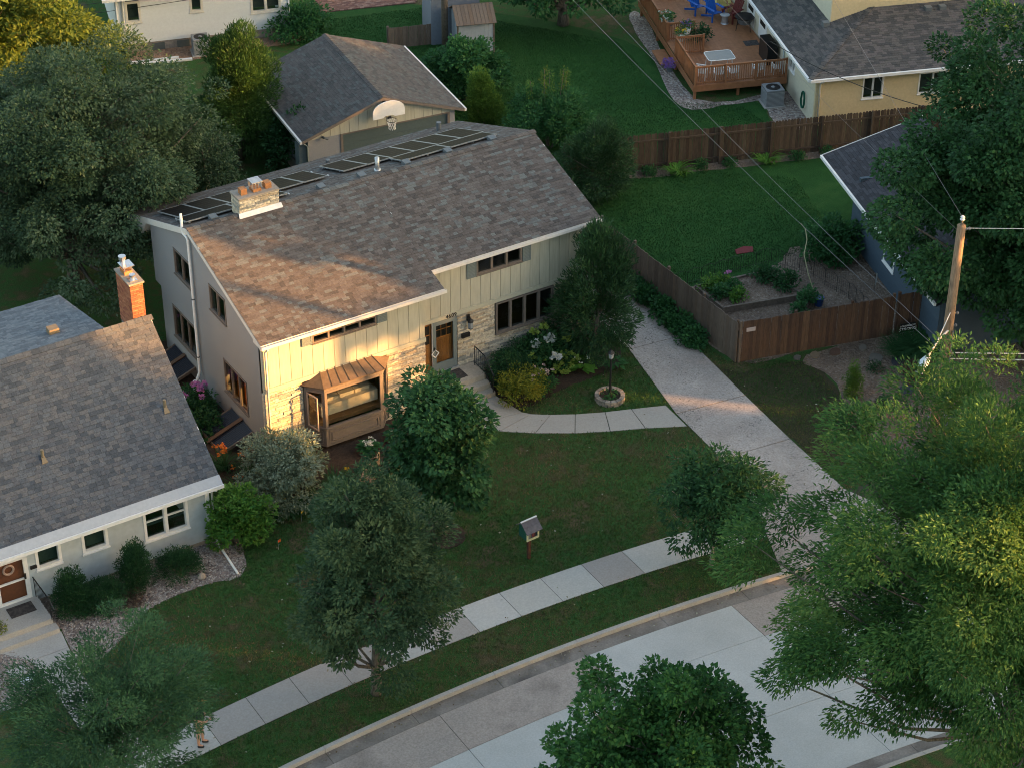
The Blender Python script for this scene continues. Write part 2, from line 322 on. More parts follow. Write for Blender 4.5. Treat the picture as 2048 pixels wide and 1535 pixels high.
def piece(name, mat, parent, x0, x1, y0, y1, z0, z1):
    o = link(bpy.data.objects.new(name, unit(mat)), parent); o.location = (x0, y0, z0); o.scale = (x1-x0, y1-y0, z1-z0); return o
def opiece(name, mat, parent, org, ax, ay, az):
    """shared unit box with corner org and edge vectors ax, ay, az (orthogonal)"""
    o = link(bpy.data.objects.new(name, unit(mat)), parent)
    o.matrix_local = Matrix(((ax[0], ay[0], az[0], org[0]), (ax[1], ay[1], az[1], org[1]), (ax[2], ay[2], az[2], org[2]), (0, 0, 0, 1))); return o
BOXF = np.array([(0, 3, 2, 1), (4, 5, 6, 7), (0, 1, 5, 4), (1, 2, 6, 5), (2, 3, 7, 6), (3, 0, 4, 7)])
def boxes_np(org, ax, ay, az):
    o, ax, ay, az = [np.asarray(a, float)[:, None, :] for a in (org, ax, ay, az)]
    ijk = np.array([(0, 0, 0), (1, 0, 0), (1, 1, 0), (0, 1, 0), (0, 0, 1), (1, 0, 1), (1, 1, 1), (0, 1, 1)], float)
    V = o+ijk[None, :, 0:1]*ax+ijk[None, :, 1:2]*ay+ijk[None, :, 2:3]*az
    F = (np.arange(len(V))[:, None, None]*8+BOXF[None]).reshape(-1, 4); return V.reshape(-1, 3), F
CAMP = np.array([-25.8461, -58.0757, 45.646])
def pieces_or_stuff(parent, name, stuffname, recs, mat_o, mat_a, nind, rot=0, off=(0, 0, 0)):
    """recs: list of (org, ax, ay, az); the nind nearest become objects, the rest one 'stuff' mesh"""
    A = np.array(recs, float)
    c, s_ = math.cos(rot), math.sin(rot); P = A[:, 0]
    W = np.stack([P[:, 0]*c-P[:, 1]*s_+off[0], P[:, 0]*s_+P[:, 1]*c+off[1], P[:, 2]+off[2]], 1)
    order = np.argsort(((W-CAMP)**2).sum(1)); n = min(nind, len(A))
    for i in order[:n]: opiece(name, mat_o, parent, *A[i])
    rest = order[n:]
    if len(rest):
        V, F = boxes_np(A[rest, 0], A[rest, 1], A[rest, 2], A[rest, 3])
        m = mesh_np(stuffname, V, F, mat_a, np.repeat(RNG.random(len(rest)), 8)); o = link(bpy.data.objects.new(stuffname, m), parent); o['kind'] = 'stuff'
def shingle_recs(E, ex, es, L, H, expo=.137, wmin=.14, wmax=.34, th=.010, rows=None):
    """E eave corner, ex along the eave, es up the slope (unit vectors)"""
    E, ex, es = Vector(E), Vector(ex).normalized(), Vector(es).normalized(); n = ex.cross(es).normalized(); out = []
    if n.z < 0: n = -n
    k = 0; t = 0.0
    while t < H-.02:
        hgt = min(expo*1.12, H-t); s_ = -random.random()*wmax
        while s_ < L:
            w_ = random.uniform(wmin, wmax); a, b = max(0, s_), min(L, s_+w_); s_ += w_
            if b-a < .03: continue
            th_ = th*random.uniform(.7, 1.4); e2 = (es-n*(th*.9/max(.05, expo))).normalized(); n2 = ex.cross(e2).normalized(); n2 = n2 if n2.z > 0 else -n2
            out.append((tuple(E+ex*a+es*t+n*(th_*.2)), tuple(ex*(b-a-.004)), tuple(e2*hgt), tuple(n2*th_)))
        t += expo; k += 1
    return out
def ridge_caps(parent, mat, p0, p1, width, slopeA, slopeB, dirA, step=.26):
    """overlapping cap shingles along a ridge; dirA = horizontal unit vector towards side A"""
    p0, p1 = Vector(p0), Vector(p1); d = p1-p0; L = d.length; d.normalize(); dA = Vector(dirA); n = int(L/step)
    for i in range(n):
        b = MB(); o = p0+d*(i*L/n); lift = .028; l = L/n*1.25
        for q in (0, 1):
            pass
        A = dA*width-Vector((0, 0, slopeA*width)); B = -dA*width-Vector((0, 0, slopeB*width)); z = Vector((0, 0, lift)); z2 = Vector((0, 0, .012))
        v = [o+A+z, o+z, o+B+z, o+d*l+A+z2, o+d*l+z2, o+d*l+B+z2]; v += [p-Vector((0, 0, .02)) for p in v]
        b.add(v, [(0, 3, 4, 1), (1, 4, 5, 2), (6, 7, 10, 9), (7, 8, 11, 10), (0, 1, 7, 6), (1, 2, 8, 7), (3, 9, 10, 4), (4, 10, 11, 5), (0, 6, 9, 3), (2, 5, 11, 8)])
        b.build('ridge_cap', mat, parent)
def wall(name, parent, mat, kind, w0, th, s0, s1, z0, ztop, openings=(), inward=1, cuts=()):
    """kind 'x': wall runs along x at y=w0 (outside is -y); 'y': runs along y at x=w0 (outside -x). ztop: function of s"""
    b = MB(); S = sorted(set([s0, s1]+[q for o in openings for q in o[:2] if s0 < q < s1]+[c for c in cuts if s0 < c < s1]))
    for a, c in zip(S[:-1], S[1:]):
        mid = (a+c)/2; zz = z0; ops = sorted([(o[2], o[3]) for o in openings if o[0] < mid < o[1]]); segs = []
        for (p, q) in ops: segs.append((zz, zz, p, p)); zz = q
        segs.append((zz, zz, ztop(a), ztop(c)))
        for (l0, l1, h0, h1) in segs:
            if min(h0-l0, h1-l1) < 1e-4: continue
            if kind == 'x': pts = [(a, w0, l0), (c, w0, l1), (c, w0, h1), (a, w0, h0)]; d = (0, th*inward, 0)
            else: pts = [(w0, a, l0), (w0, c, l1), (w0, c, h1), (w0, a, h0)]; d = (th*inward, 0, 0)
            b.prism(pts, d)
    return b.build(name, mat, parent)
def cbox(b, kind, w0, s0, s1, d0, d1, z0, z1, sgn=1):
    """box in wall coordinates: d is outward depth"""
    a, c = sorted((w0-sgn*d0, w0-sgn*d1))
    if kind == 'x': b.box(s0, s1, a, c, z0, z1)
    else: b.box(a, c, s0, s1, z0, z1)
    return b
def window(parent, kind, w0, s0, s1, z0, z1, n=1, frame='taupe', fw_=.07, depth=.035, rec=.06, rows=1, glass='glass', sgn=1, sill=True, shade=None, mull=.055, splits=None, label=None):
    """frame mesh (window) with a pane per light as sub-parts"""
    b = MB(); e = fw_
    cbox(b, kind, w0, s0, s1, -rec, depth, z1-e, z1, sgn); cbox(b, kind, w0, s0, s1, -rec, depth, z0, z0+e, sgn)
    cbox(b, kind, w0, s0, s0+e, -rec, depth-.004, z0+e, z1-e, sgn); cbox(b, kind, w0, s1-e, s1, -rec, depth-.004, z0+e, z1-e, sgn)
    W = (s1-s0-2*e); lw = (W-mull*(n-1))/n
    if sill: cbox(b, kind, w0, s0-.03, s1+.03, -.01, depth+.04, z0-.04, z0, sgn)
    panes = []
    for i in range(n):
        a = s0+e+i*(lw+mull); c = a+lw
        if i < n-1: cbox(b, kind, w0, c, c+mull, -rec, depth-.008, z0+e, z1-e, sgn)
        hh = (z1-z0-2*e); cuts = splits or [k/rows for k in range(1, rows)]; zs = [z0+e]+[z0+e+hh*k for k in cuts]+[z1-e]
        for zc in zs[1:-1]: cbox(b, kind, w0, a, c, -rec, .0, zc-.02, zc+.02, sgn)
        for q in range(len(zs)-1): panes.append((a, c, zs[q]+(.02 if q else 0), zs[q+1]-(.02 if q < len(zs)-2 else 0)))
        sb = .014; cbox(b, kind, w0, a, a+sb, -rec, -.01, z0+e, z1-e, sgn); cbox(b, kind, w0, c-sb, c, -rec, -.01, z0+e, z1-e, sgn)
    wo = b.build('window', M[frame], parent)
    if label: wo['label'] = label
    for (a, c, p, q) in panes:
        g = MB(); cbox(g, kind, w0, a, c, -rec+.02, -rec+.028, p, q, sgn); g.build('pane', M[glass], wo)
        if shade:
            f_, mt = shade; g = MB(); cbox(g, kind, w0, a, c, -rec-.10, -rec-.09, q-(q-p)*f_, q, sgn); g.build('blind', M[mt], wo)
    return wo
def lap_siding(parent, kind, w0, s0, s1, z0, z1, mat, openings=(), expo=.2, ztop=None, name='board', sgn=1):
    """horizontal boards, each an object, cut around openings"""
    z = z0
    while z < z1-.01:
        h = min(expo, z1-z); segs = [(s0, s1)]
        for (a, c, p, q) in openings:
            if z+h > p+.01 and z < q-.01:
                ns = []
                for (l, r_) in segs:
                    if c <= l or a >= r_: ns.append((l, r_)); continue
                    if a-l > .03: ns.append((l, a))
                    if r_-c > .03: ns.append((c, r_))
                segs = ns
        for (l, r_) in segs:
            if ztop:
                r_ = min(r_, ztop(z+h)[1]); l = max(l, ztop(z+h)[0])
                if r_-l < .05: continue
            # board leans out at its lower edge
            if kind == 'x': opiece(name, mat, parent, (l, w0-.034, z), (r_-l, 0, 0), (0, .012*h/math.hypot(h, .020), -.012*.020/math.hypot(h, .020)), (0, .020, h-.004))
            else: opiece(name, mat, parent, (w0-.034, l, z), (.012*h/math.hypot(h, .020), 0, -.012*.020/math.hypot(h, .020)), (0, r_-l, 0), (.020, 0, h-.004))
        z += expo
def sheet(name, pts, z, mat, parent=None, th=.0, label=None, cat=None, kind=None):
    b = MB()
    if th: b.prism([(x, y, z-th) for x, y in pts], (0, 0, th))
    else: b.add([(x, y, z) for x, y in pts], [tuple(range(len(pts)))])
    o = b.build(name, mat, parent); return tag(o, label, cat, None, kind)
def copy_tree(o, parent=None):
    c = o.copy(); COL.objects.link(c); c.parent = parent
    if parent is not None: c.matrix_parent_inverse = o.matrix_parent_inverse
    for ch in list(o.children): copy_tree(ch, c)
    return c
# ------------------------------------------------------------------ vegetation
def unitv(a): return a/np.maximum(1e-9, np.linalg.norm(a, axis=-1, keepdims=True))
def leaves_mesh(name, P, D, Nn, Ls, Ws, mat, tint):
    """diamond leaves: base P, axis D, plane normal hint Nn, lengths Ls, widths Ws"""
    D = unitv(D); S = unitv(np.cross(D, Nn)); Ls = Ls[:, None]; Ws = Ws[:, None]/2
    up_ = np.cross(S, D); mid = P+D*Ls*.45+up_*Ls*.06
    V = np.stack([P, mid+S*Ws, P+D*Ls-up_*Ls*.08, mid-S*Ws], 1).reshape(-1, 3)
    F = np.arange(len(P)*4).reshape(-1, 4); return mesh_np(name, V, F, mat, np.repeat(tint, 4))
def rnd_dir(n):
    return unitv(RNG.normal(size=(n, 3)))
def foliage(name, parent, mat, centers, radii, per, leaf=(.12, .08), flat=.75, droop=.25, spray=0.0, tvar=.25, cloc=(0, 0, 0), shell=.6, kind=None):
    """leaf clumps: centers (n,3), radii (n,), per = leaves per m^2-ish of clump"""
    Ps, Ds, Ts = [], [], []; centers = np.asarray(centers, float); radii = np.asarray(radii, float)
    cc = np.asarray(cloc, float)
    for c, r in zip(centers, radii):
        n = max(6, int(per*r*r)); d = rnd_dir(n); rad = r*(shell+(1-shell)*RNG.random(n)**.5)*RNG.uniform(.75, 1.12, n)
        p = c+d*rad[:, None]*np.array([1, 1, flat]); out = unitv(p-cc)
        ax = unitv(d*(1-spray)+out*(spray+.25)+RNG.normal(size=(n, 3))*.45+np.array([0, 0, -droop]))
        Ps.append(p); Ds.append(ax); Ts.append(np.clip(RNG.normal(.45+RNG.normal()*.20, tvar, n), 0, 1))
    P = np.concatenate(Ps); D = np.concatenate(Ds); T = np.concatenate(Ts); n = len(P)
    Nn = unitv(RNG.normal(size=(n, 3))*.55+np.array([0, 0, 1.0])+unitv(P-cc)*.5)
    L = leaf[0]*RNG.uniform(.65, 1.3, n); Wd = leaf[1]*RNG.uniform(.7, 1.25, n)
    o = link(bpy.data.objects.new(name, leaves_mesh(name, P, D, Nn, L, Wd, mat, T)), parent)
    if kind: o['kind'] = kind
    return o
def env_points(n, c, rad, bias=.45, low=-1.0, lump=.22, seed=None, cone=0.0, minsep=0.0):
    """points in a lumpy ellipsoid, more of them near its surface"""
    g = np.random.default_rng(seed if seed is not None else int(RNG.integers(1e9))); out = []
    ph = g.uniform(0, 6.28, 6); tries = 0
    while len(out) < n and tries < n*60:
        tries += 1
        d = g.normal(size=3); d /= np.linalg.norm(d)
        if d[2] < low: continue
        a = math.atan2(d[1], d[0]); lm = 1+lump*(math.sin(2*a+ph[0]+d[2]*2)*.5+math.sin(3*a+ph[1]-d[2]*3)*.4+math.sin(5*a+ph[2]+d[2]*5)*.35)
        r = g.random()**bias; hz = 1.0
        if cone: hz = max(.08, 1-cone*(d[2]*r+1)/2)
        p = np.array([d[0]*rad[0]*r*lm*hz, d[1]*rad[1]*r*lm*hz, d[2]*rad[2]*r])
        if minsep and any(((p-q)**2).sum() < minsep*minsep for q in out): 
            if g.random() < .9: continue
        out.append(p)
    return np.array(out)+np.asarray(c)
def tree(name, label, cat, base, h, crown_c, rad, mat, ncl, rcl, per, leaf, trunk_r=.18, bark='bark', group=None, limbs=.5, seed=0, lean=(0, 0), cone=0, low=-.75, flat=.75, droop=.25, spray=.2, lump=.22, shell=.6, bias=.45, forks=1):
    t = thing(name, label, cat, base, 0, group); g = np.random.default_rng(seed+11)
    cc = np.array([crown_c[0], crown_c[1], crown_c[2]], float)
    C = env_points(ncl, cc, rad, low=low, lump=lump, seed=seed, cone=cone, bias=bias); rr = rcl*g.uniform(.65, 1.3, len(C))
    tz = crown_c[2]+rad[2]*.45; tp = []
    for k in range(7):
        f = k/6; tp.append((lean[0]*f+g.normal()*.05*f+crown_c[0]*f*.8, lean[1]*f+g.normal()*.05*f+crown_c[1]*f*.8, tz*f-.05))
    MB().tube(tp, [trunk_r*(1.25 if k == 0 else 1-.78*k/6) for k in range(7)], 9).build('trunk', M[bark], t, smooth=True)
    b = MB(); TP = np.array(tp)
    for p in C[g.random(len(C)) < limbs]:
        zz = max(.25*tz, p[2]-g.uniform(.25, .6)*np.hypot(p[0]-cc[0], p[1]-cc[1])-.3); i = min(5, max(1, int(zz/tz*6))); q = TP[i]
        mid = (q+p)/2+np.array([0, 0, .12*np.linalg.norm(p-q)*-.6])+g.normal(size=3)*.12
        r0 = trunk_r*(1-.78*i/6)*.42; b.tube([q, q*.55+mid*.45, mid, mid*.4+p*.6, p], [r0, r0*.8, r0*.6, r0*.4, .012], 5, cap=False)
    if b.v: b.build('limbs', M[bark], t, smooth=True)
    foliage('crown', t, M[mat], C, rr, per, leaf, flat, droop, spray, cloc=cc-np.array([0, 0, rad[2]*.3]), shell=shell)
    return t
def bush(name, label, cat, base, rad, mat, ncl, rcl, per, leaf, group=None, seed=0, cone=0, droop=.1, spray=.3, low=-.35, lump=.18, zc=None, part='foliage', flat=.85, stems=True, bias=.4):
    t = thing(name, label, cat, base, 0, group); zc = rad[2]*.62 if zc is None else zc
    C = env_points(ncl, (0, 0, zc), rad, low=low, lump=lump, seed=seed, cone=cone, bias=bias); C[:, 2] = np.maximum(C[:, 2], rcl*.3)
    if stems:
        b = MB(); g = np.random.default_rng(seed)
        for p in C[::max(1, len(C)//9)]: b.tube([(p[0]*.12, p[1]*.12, -.03), (p[0]*.5, p[1]*.5, p[2]*.55), tuple(p)], [.03, .02, .008], 5, cap=False)
        b.build('stems', M['bark'], t)
    foliage(part, t, M[mat], C, rcl*np.random.default_rng(seed+5).uniform(.6, 1.3, len(C)), per, leaf, flat, droop, spray, cloc=(0, 0, zc*.3))
    return t
def blooms(parent, name, mat, pts, r, n=10, leaf=None):
    """flower heads as small balls of petals, one mesh per flower group part"""
    for p in pts:
        k = n; d = rnd_dir(k); P = np.asarray(p)+d*r*.35; d[:, 2] = np.abs(d[:, 2])*.7
        m = leaves_mesh(name, P, d, rnd_dir(k), np.full(k, r*1.1), np.full(k, r*.9), mat, RNG.random(k)); link(bpy.data.objects.new(name, m), parent)
def strap_plant(name, label, cat, base, n, L, mat, width=.03, spread=1.0, group=None, flowers=None, seed=0, parent=None, stem_h=None):
    """arching strap leaves (daylily / grasses)"""
    t = thing(name, label, cat, base, 0, group); g = np.random.default_rng(seed); V = []; F = []; T = []
    for i in range(n):
        a = g.uniform(0, 6.283); l = L*g.uniform(.7, 1.2); ro = g.uniform(0, spread*.35); cx, cy = ro*math.cos(a+1), ro*math.sin(a+1); s = np.array([-math.sin(a), math.cos(a), 0])*width/2
        tv = g.random()
        for k in range(4):
            f = k/3; x = l*(.2*f+.55*f*f)*spread; z = l*(1.05*f-.62*f*f); p = np.array([cx+x*math.cos(a), cy+x*math.sin(a), z]); wv = s*(1-.85*f*f)
            V += [p-wv, p+wv]; T += [tv, tv]
        b = len(V)-8
        for k in range(3): F.append((b+2*k, b+2*k+1, b+2*k+3, b+2*k+2))
    link(bpy.data.objects.new('leaves', mesh_np('leaves', V, F, M[mat], T)), t)
    if flowers:
        fm, nf, hh, rr = flowers; b = MB(); pts = []
        for i in range(nf):
            a = g.uniform(0, 6.283); ro = g.uniform(0, L*.5*spread); p = (ro*math.cos(a), ro*math.sin(a), hh*g.uniform(.8, 1.1)); pts.append(p); b.tube([(p[0]*.3, p[1]*.3, 0), p], .006, 4)
        b.build('flower_stalks', M[mat+'_s'] if mat+'_s' in M else M['stalk'], t); blooms(t, 'flower', M[fm], pts, rr)
    return t
M['stalk'] = solid('stalk_green', (.05, .10, .03))
# ------------------------------------------------------------------ setting: ground, street, pavements
def bend(x):
    a = abs(x-.5); return .006*min(a, 16)**2+max(0, a-16)*.192
def yS(x): return -11.95-bend(x)
def yN(x): return yS(x)+1.38
def yC(x): return yS(x)-1.86            # back of the kerb
ROADW = 9.4
xs = [-300, -120, -60, -40, -30]+[-24+2*i for i in range(35)]+[52, 60, 80, 120, 300]
rows = [lambda x: (320, 0.0), lambda x: (60, 0.0), lambda x: (20, 0), lambda x: (yC(x), 0.0), lambda x: (yC(x)-.02, -.30), lambda x: (yC(x)-ROADW+.02, -.30), lambda x: (yC(x)-ROADW, 0.0), lambda x: (-70, 0.0), lambda x: (-320, 0.0)]
V = [(x, *r_(x)) for r_ in rows for x in xs]; n = len(xs)
F = [(i*n+j, (i+1)*n+j, (i+1)*n+j+1, i*n+j+1) for i in range(len(rows)-1) for j in range(n-1)]
tag(link(bpy.data.objects.new('ground', mesh_np('ground', V, F, M['grass']))), kind='structure')
def strip(x0, x1, f0, f1, z, th, mat, parent, name, k=5):
    xx = [x0+(x1-x0)*i/k for i in range(k+1)]
    return sheet(name, [(x, f1(x)) for x in xx]+[(x, f0(x)) for x in reversed(xx)], z, mat, parent, th)
road = strip(-120, 120, lambda x: yC(x)-.05, lambda x: yC(x)-ROADW+.05, -.165, 0, M['joint'], None, 'road', 80); road['kind'] = 'structure'
kerb = bpy.data.objects.new('kerb', None); link(kerb); kerb['kind'] = 'structure'
xk = [-26.5+3.05*i for i in range(18)]
for a, b_ in zip(xk[:-1], xk[1:]):
    o = strip(a+.008, b_-.008, lambda x: yC(x), lambda x: yC(x)-.15, .012, .24, M['concrete'], kerb, 'kerb_stone', 3)
    strip(a+.008, b_-.008, lambda x: yC(x)-.155, lambda x: yC(x)-.68, -.142, .1, M['gutter_pan'], road, 'gutter_slab', 3)
    strip(a+.008, b_-.008, lambda x: yC(x)-ROADW+.15, lambda x: yC(x)-ROADW, .012, .24, M['concrete'], kerb, 'kerb_stone', 3)
    strip(a+.008, b_-.008, lambda x: yC(x)-ROADW+.68, lambda x: yC(x)-ROADW+.155, -.142, .1, M['gutter_pan'], road, 'gutter_slab', 3)
xr = [-1.4+5.4*i for i in range(-5, 7)]
for ri, (d0, d1) in enumerate(((.69, 2.45), (2.465, 5.75), (5.765, ROADW-.69))):
    for ci, (a, b_) in enumerate(zip(xr[:-1], xr[1:])):
        newm = (ri == 1 and ci < 9) or (ri == 0 and ci in (6,)) or (ri == 2 and ci in (6, 7))
        strip(a+.01, b_-.01, lambda x: yC(x)-d0, lambda x: yC(x)-d1, -.14+.002*((ci+ri) % 2), .1, M['road_new' if newm else 'road_old'], road, 'road_slab', 4)
walk = strip(-60, 60, lambda x: yN(x)+.02, lambda x: yS(x)-.02, .006, 0, M['joint'], None, 'sidewalk', 60); walk['kind'] = 'structure'
for k in range(-14, 15):
    a = -1.52+1.555*k; b_ = a+1.555
    if a > 11.5 and a < 17.2: continue
    strip(a+.01, b_-.01, yN, yS, .022+.004*random.random(), .08, M['conc_new'], walk, 'pavement_slab', 2)
# driveway
drive = bpy.data.objects.new('driveway', None); link(drive); drive['kind'] = 'structure'
Lp = [(14.3, 15.7), (14.9, 9.5), (15.35, 4), (15.05, -.72), (14.1, -5.2), (13.85, -8.35), (13.1, -11.45)]
Rp = [(17.85, 15.3), (17.8, 9.5), (17.75, 4), (17.45, -.98), (16.97, -5.55), (16.68, -8.66), (16.45, -12.0)]
sheet('driveway_bed', [(12.0, -14.0)]+[(p[0]+.02, p[1]) for p in Lp[::-1]]+[(p[0]-.02, p[1]) for p in Rp]+[(17.6, -14.6)], .005, M['joint'], drive)
for i in range(6):
    (a, b_), (c, d) = Lp[i], Lp[i+1]; (e, f), (g_, h) = Rp[i], Rp[i+1]
    sheet('driveway_slab', [(c, d+.018), (g_, h+.018), (e, f-.018), (a, b_-.018)], .028+.002*(i % 2), M['aggregate'], drive, .08)
ap = lambda x: yC(x)-.01
sheet('apron_slab', [(13.07, -11.48), (11.75, ap(11.75)), (14.35, ap(14.35)), (14.93, -11.77)], .024, M['road_old'], drive, .08)
sheet('apron_slab', [(14.96, -11.78), (14.38, ap(14.38)), (17.6, ap(17.6)), (16.44, -12.03)], .026, M['conc_new'], drive, .08)
# front path
path = bpy.data.objects.new('front_path', None); link(path); path['kind'] = 'structure'
NE = [(9.03, -.72), (9.3, -2.15), (9.52, -2.42), (10.1, -2.83), (10.9, -3.28), (11.92, -3.74), (12.85, -4.08), (14.08, -4.55)]
SE = [(6.9, -.72), (7.3, -1.95), (7.98, -2.74), (9.0, -3.52), (10.24, -4.28), (11.4, -4.85), (12.6, -5.36), (13.98, -6.05)]
sheet('path_bed', SE+NE[::-1], .004, M['joint'], path)
for i in range(7):
    def lerp(p, q, t): return (p[0]+(q[0]-p[0])*t, p[1]+(q[1]-p[1])*t)
    sheet('path_slab', [lerp(SE[i], SE[i+1], .012), lerp(SE[i], SE[i+1], .988), lerp(NE[i], NE[i+1], .988), lerp(NE[i], NE[i+1], .012)], .022+.003*(i % 2), M['conc_walk'], path, .07)
# beds, lawns and gravel sheets
def blob(pts, seed=1, amp=.08, sub=5):
    g = random.Random(seed); out = []
    m = len(pts)
    for i in range(m):
        p0, p1, p2, p3 = [pts[(i+k-1) % m] for k in range(4)]
        for k in range(sub):
            t = k/sub; q = [.5*((2*p1[j])+(-p0[j]+p2[j])*t+(2*p0[j]-5*p1[j]+4*p2[j]-p3[j])*t*t+(-p0[j]+3*p1[j]-3*p2[j]+p3[j])*t**3) for j in (0, 1)]
            out.append((q[0]+g.uniform(-amp, amp), q[1]+g.uniform(-amp, amp)))
    return out
def bed(name, pts, mat, z=.008, amp=.07, seed=3):
    return sheet(name, blob(pts, seed, amp), z, mat, kind='structure')
bed('front_bed', [(-2.1, 9), (-2.2, 4), (-2.1, -.2), (-1.5, -2.2), (-.2, -3.0), (1.6, -3.3), (3.6, -2.6), (5.2, -1.3), (6.6, -.9), (6.6, .3), (3, .6), (.2, .6), (.2, 9)], M['mulch'])
bed('entry_bed', [(9.1, -.3), (9.25, -1.9), (10.2, -1.9), (11.5, -1.6), (13.2, -1.6), (14.4, -1.2), (14.6, 1.2), (9.1, 1.2)], M['mulch'], seed=4)
gpts = [(-3.3, -3.0), (-3.2, -4.6), (-3.74, -5.35), (-4.73, -5.2), (-5.8, -5.15), (-6.95, -5.35), (-8.1, -6.05), (-9.1, -6.75), (-9.95, -6.75), (-9.8, -4.8), (-9.8, -3.0)]
bed('rock_bed', gpts, M['gravel'], amp=.04)
bed('rock_bed_west', [(-12.6, -4.9), (-11.5, -4.9), (-11.0, -6.4), (-11.6, -7.4), (-13.5, -7.4), (-15, -6)], M['gravel'], amp=.04, seed=5)
bed('chip_bed', [(20.6, -4.6), (20.5, -6.3), (19.6, -8.6), (19.2, -11.2), (20.5, -12.4), (24, -11.6), (27.5, -10), (28, -6.5), (25.6, -5.4)], M['woodchip'], seed=6)
bed('worn_lawn', [(16.95, -3), (17.9, -4.2), (20.4, -4.9), (20.3, -6.6), (19.5, -8.8), (19.1, -11), (16.75, -11.2), (16.85, -8)], grassmat('worn_grass', [(.05, .052, .026), (.065, .06, .034), (.045, .05, .022)]), z=.006, seed=7)
bed('back_lawn', [(18.1, 11.8), (18.1, 6), (18.1, 1.5), (20, 1.0), (22.5, 1.2), (24.5, 1.3), (27.2, 1.2), (31, 1), (35, 5.5), (32, 7.9), (26.4, 9.6), (22, 11.2)], M['lush'], z=.006, seed=8)
bed('fence_bed', [(20.9, 12.0), (22.3, 10.75), (25.9, 9.5), (28.2, 8.75), (31.8, 7.55), (34.5, 6.6), (34.6, 7.3), (28.3, 9.5), (22, 11.7)], M['woodchip'], z=.012, seed=9)
bed('chip_yard', [(18.15, 1.6), (20, 1.75), (22.9, 1.35), (24.2, 1.6), (25.4, 2.2), (27.4, 1.0), (26.6, -3), (24.9, -5.2), (21, -4.3), (18.15, -3.5)], M['woodchip'], z=.010, seed=10)
bed('north_lawn', [(17.5, 33), (24, 31.5), (30.6, 22.5), (29.2, 15.8), (32, 13.9), (31.4, 11.7), (31.5, 9.0), (26.6, 10.6), (20.8, 12.4), (18.8, 15), (19.2, 24), (17, 28)], M['lush'], z=.006, seed=11)
_c, _s = math.cos(R(-19.5)), math.sin(R(-19.5))
bed('deck_gravel', [(32.72+x*_c-y*_s, 10.38+x*_s+y*_c) for x, y in ((-5.2, 13), (-5.25, 8), (-5.3, 3.1), (-3, 2.9), (-1.5, 2.9), (-1.6, 1.4), (-1.3, .1), (.2, 0), (.2, 3.6), (-4.4, 3.8), (-4.4, 13))], M['gravel'], z=.012, seed=12, amp=.05)
bed('red_rock_bed', [(8.6, 34.1), (12.2, 33.0), (14.5, 32.3), (17.2, 31.6), (17.0, 30.6), (14, 31.2), (11.4, 31.5), (8.4, 32.9)], M['gravel_red'], z=.010, seed=13, amp=.05)
nwalk = bpy.data.objects.new('neighbour_path', None); link(nwalk); nwalk['kind'] = 'structure'
sheet('path_slab', [(-11.9, -4.93), (-9.85, -4.9), (-9.95, -5.75), (-11.2, -5.75)], .026, M['concrete'], nwalk, .06)
sheet('path_slab', [(-11.2, -5.77), (-9.95, -5.77), (-10.1, -7.6), (-11.1, -7.3)], .024, M['concrete'], nwalk, .06)
sheet('path_slab', [(-11.1, -7.32), (-10.1, -7.62), (-9.7, -11.1), (-11.1, -11.1)], .027, M['concrete'], nwalk, .06)
# ------------------------------------------------------------------ main house
S_, SB = .32, .363
zf = lambda y: 5.036+S_*(y+.281)                      # top of front roof slope
zb = lambda y: 6.865-SB*(y-5.436)                     # top of back slope
zr = lambda y: zf(y) if y < 5.436 else zb(y)
XL, XR, X1 = -.12, 14.49, 7.16
H = thing('stone_and_board_house', 'two-storey house with stone front, cream board siding, bay window and solar panels', 'house')
wl_open = [(5.70, 7.15, 4.15, 5.25), (5.70, 7.75, 1.10, 2.50), (2.77, 4.10, 4.20, 5.27), (1.43, 3.33, 1.13, 2.53)]
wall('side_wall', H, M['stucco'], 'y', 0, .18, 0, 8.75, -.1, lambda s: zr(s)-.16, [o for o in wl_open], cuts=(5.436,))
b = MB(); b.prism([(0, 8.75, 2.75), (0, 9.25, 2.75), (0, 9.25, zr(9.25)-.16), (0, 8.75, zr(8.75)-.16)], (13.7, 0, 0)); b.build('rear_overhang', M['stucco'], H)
wall('front_wall', H, M['mortar'], 'x', 0.06, .15, 0.0, 6.48, -.1, lambda s: 4.9, [(1.55, 4.85, .2, 2.75), (1.97, 4.50, 4.31, 4.62)])
wall('entry_wall', H, M['mortar'], 'x', 1.01, .15, 6.48, 13.75, -.1, lambda s: 5.25, [(6.62, 8.36, .66, 2.86), (10.05, 12.6, 1.52, 2.83), (9.22, 11.18, 4.34, 5.07)])
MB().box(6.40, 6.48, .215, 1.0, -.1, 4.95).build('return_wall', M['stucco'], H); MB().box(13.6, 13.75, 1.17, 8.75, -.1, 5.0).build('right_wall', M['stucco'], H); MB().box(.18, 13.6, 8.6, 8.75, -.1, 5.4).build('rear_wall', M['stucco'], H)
MB().box(.185, 13.59, 1.165, 8.58, .55, .70).box(.185, 6.395, .215, 1.165, .55, .70).build('ground_floor', M['floor_wood'], H)
MB().box(.185, 13.59, 1.17, 8.58, 2.76, 2.93).box(.185, 6.395, .22, 1.169, 2.76, 2.93).build('upper_floor', M['interior'], H)
MB().box(6.3, 6.39, .22, 8.5, .7, 2.75).build('partition', M['interior'], H); MB().box(.19, 6.29, 5.0, 5.1, .7, 2.75).build('partition', M['interior'], H); MB().box(.19, 13.5, 4.9, 5.0, 2.935, 5.2).build('partition', M['interior'], H)
for (a, c, p, q), nl in zip(wl_open, (2, 3, 2, 3)):
    window(H, 'y', 0, a, c, p, q, nl, fw_=.06, depth=.03, rec=.06)
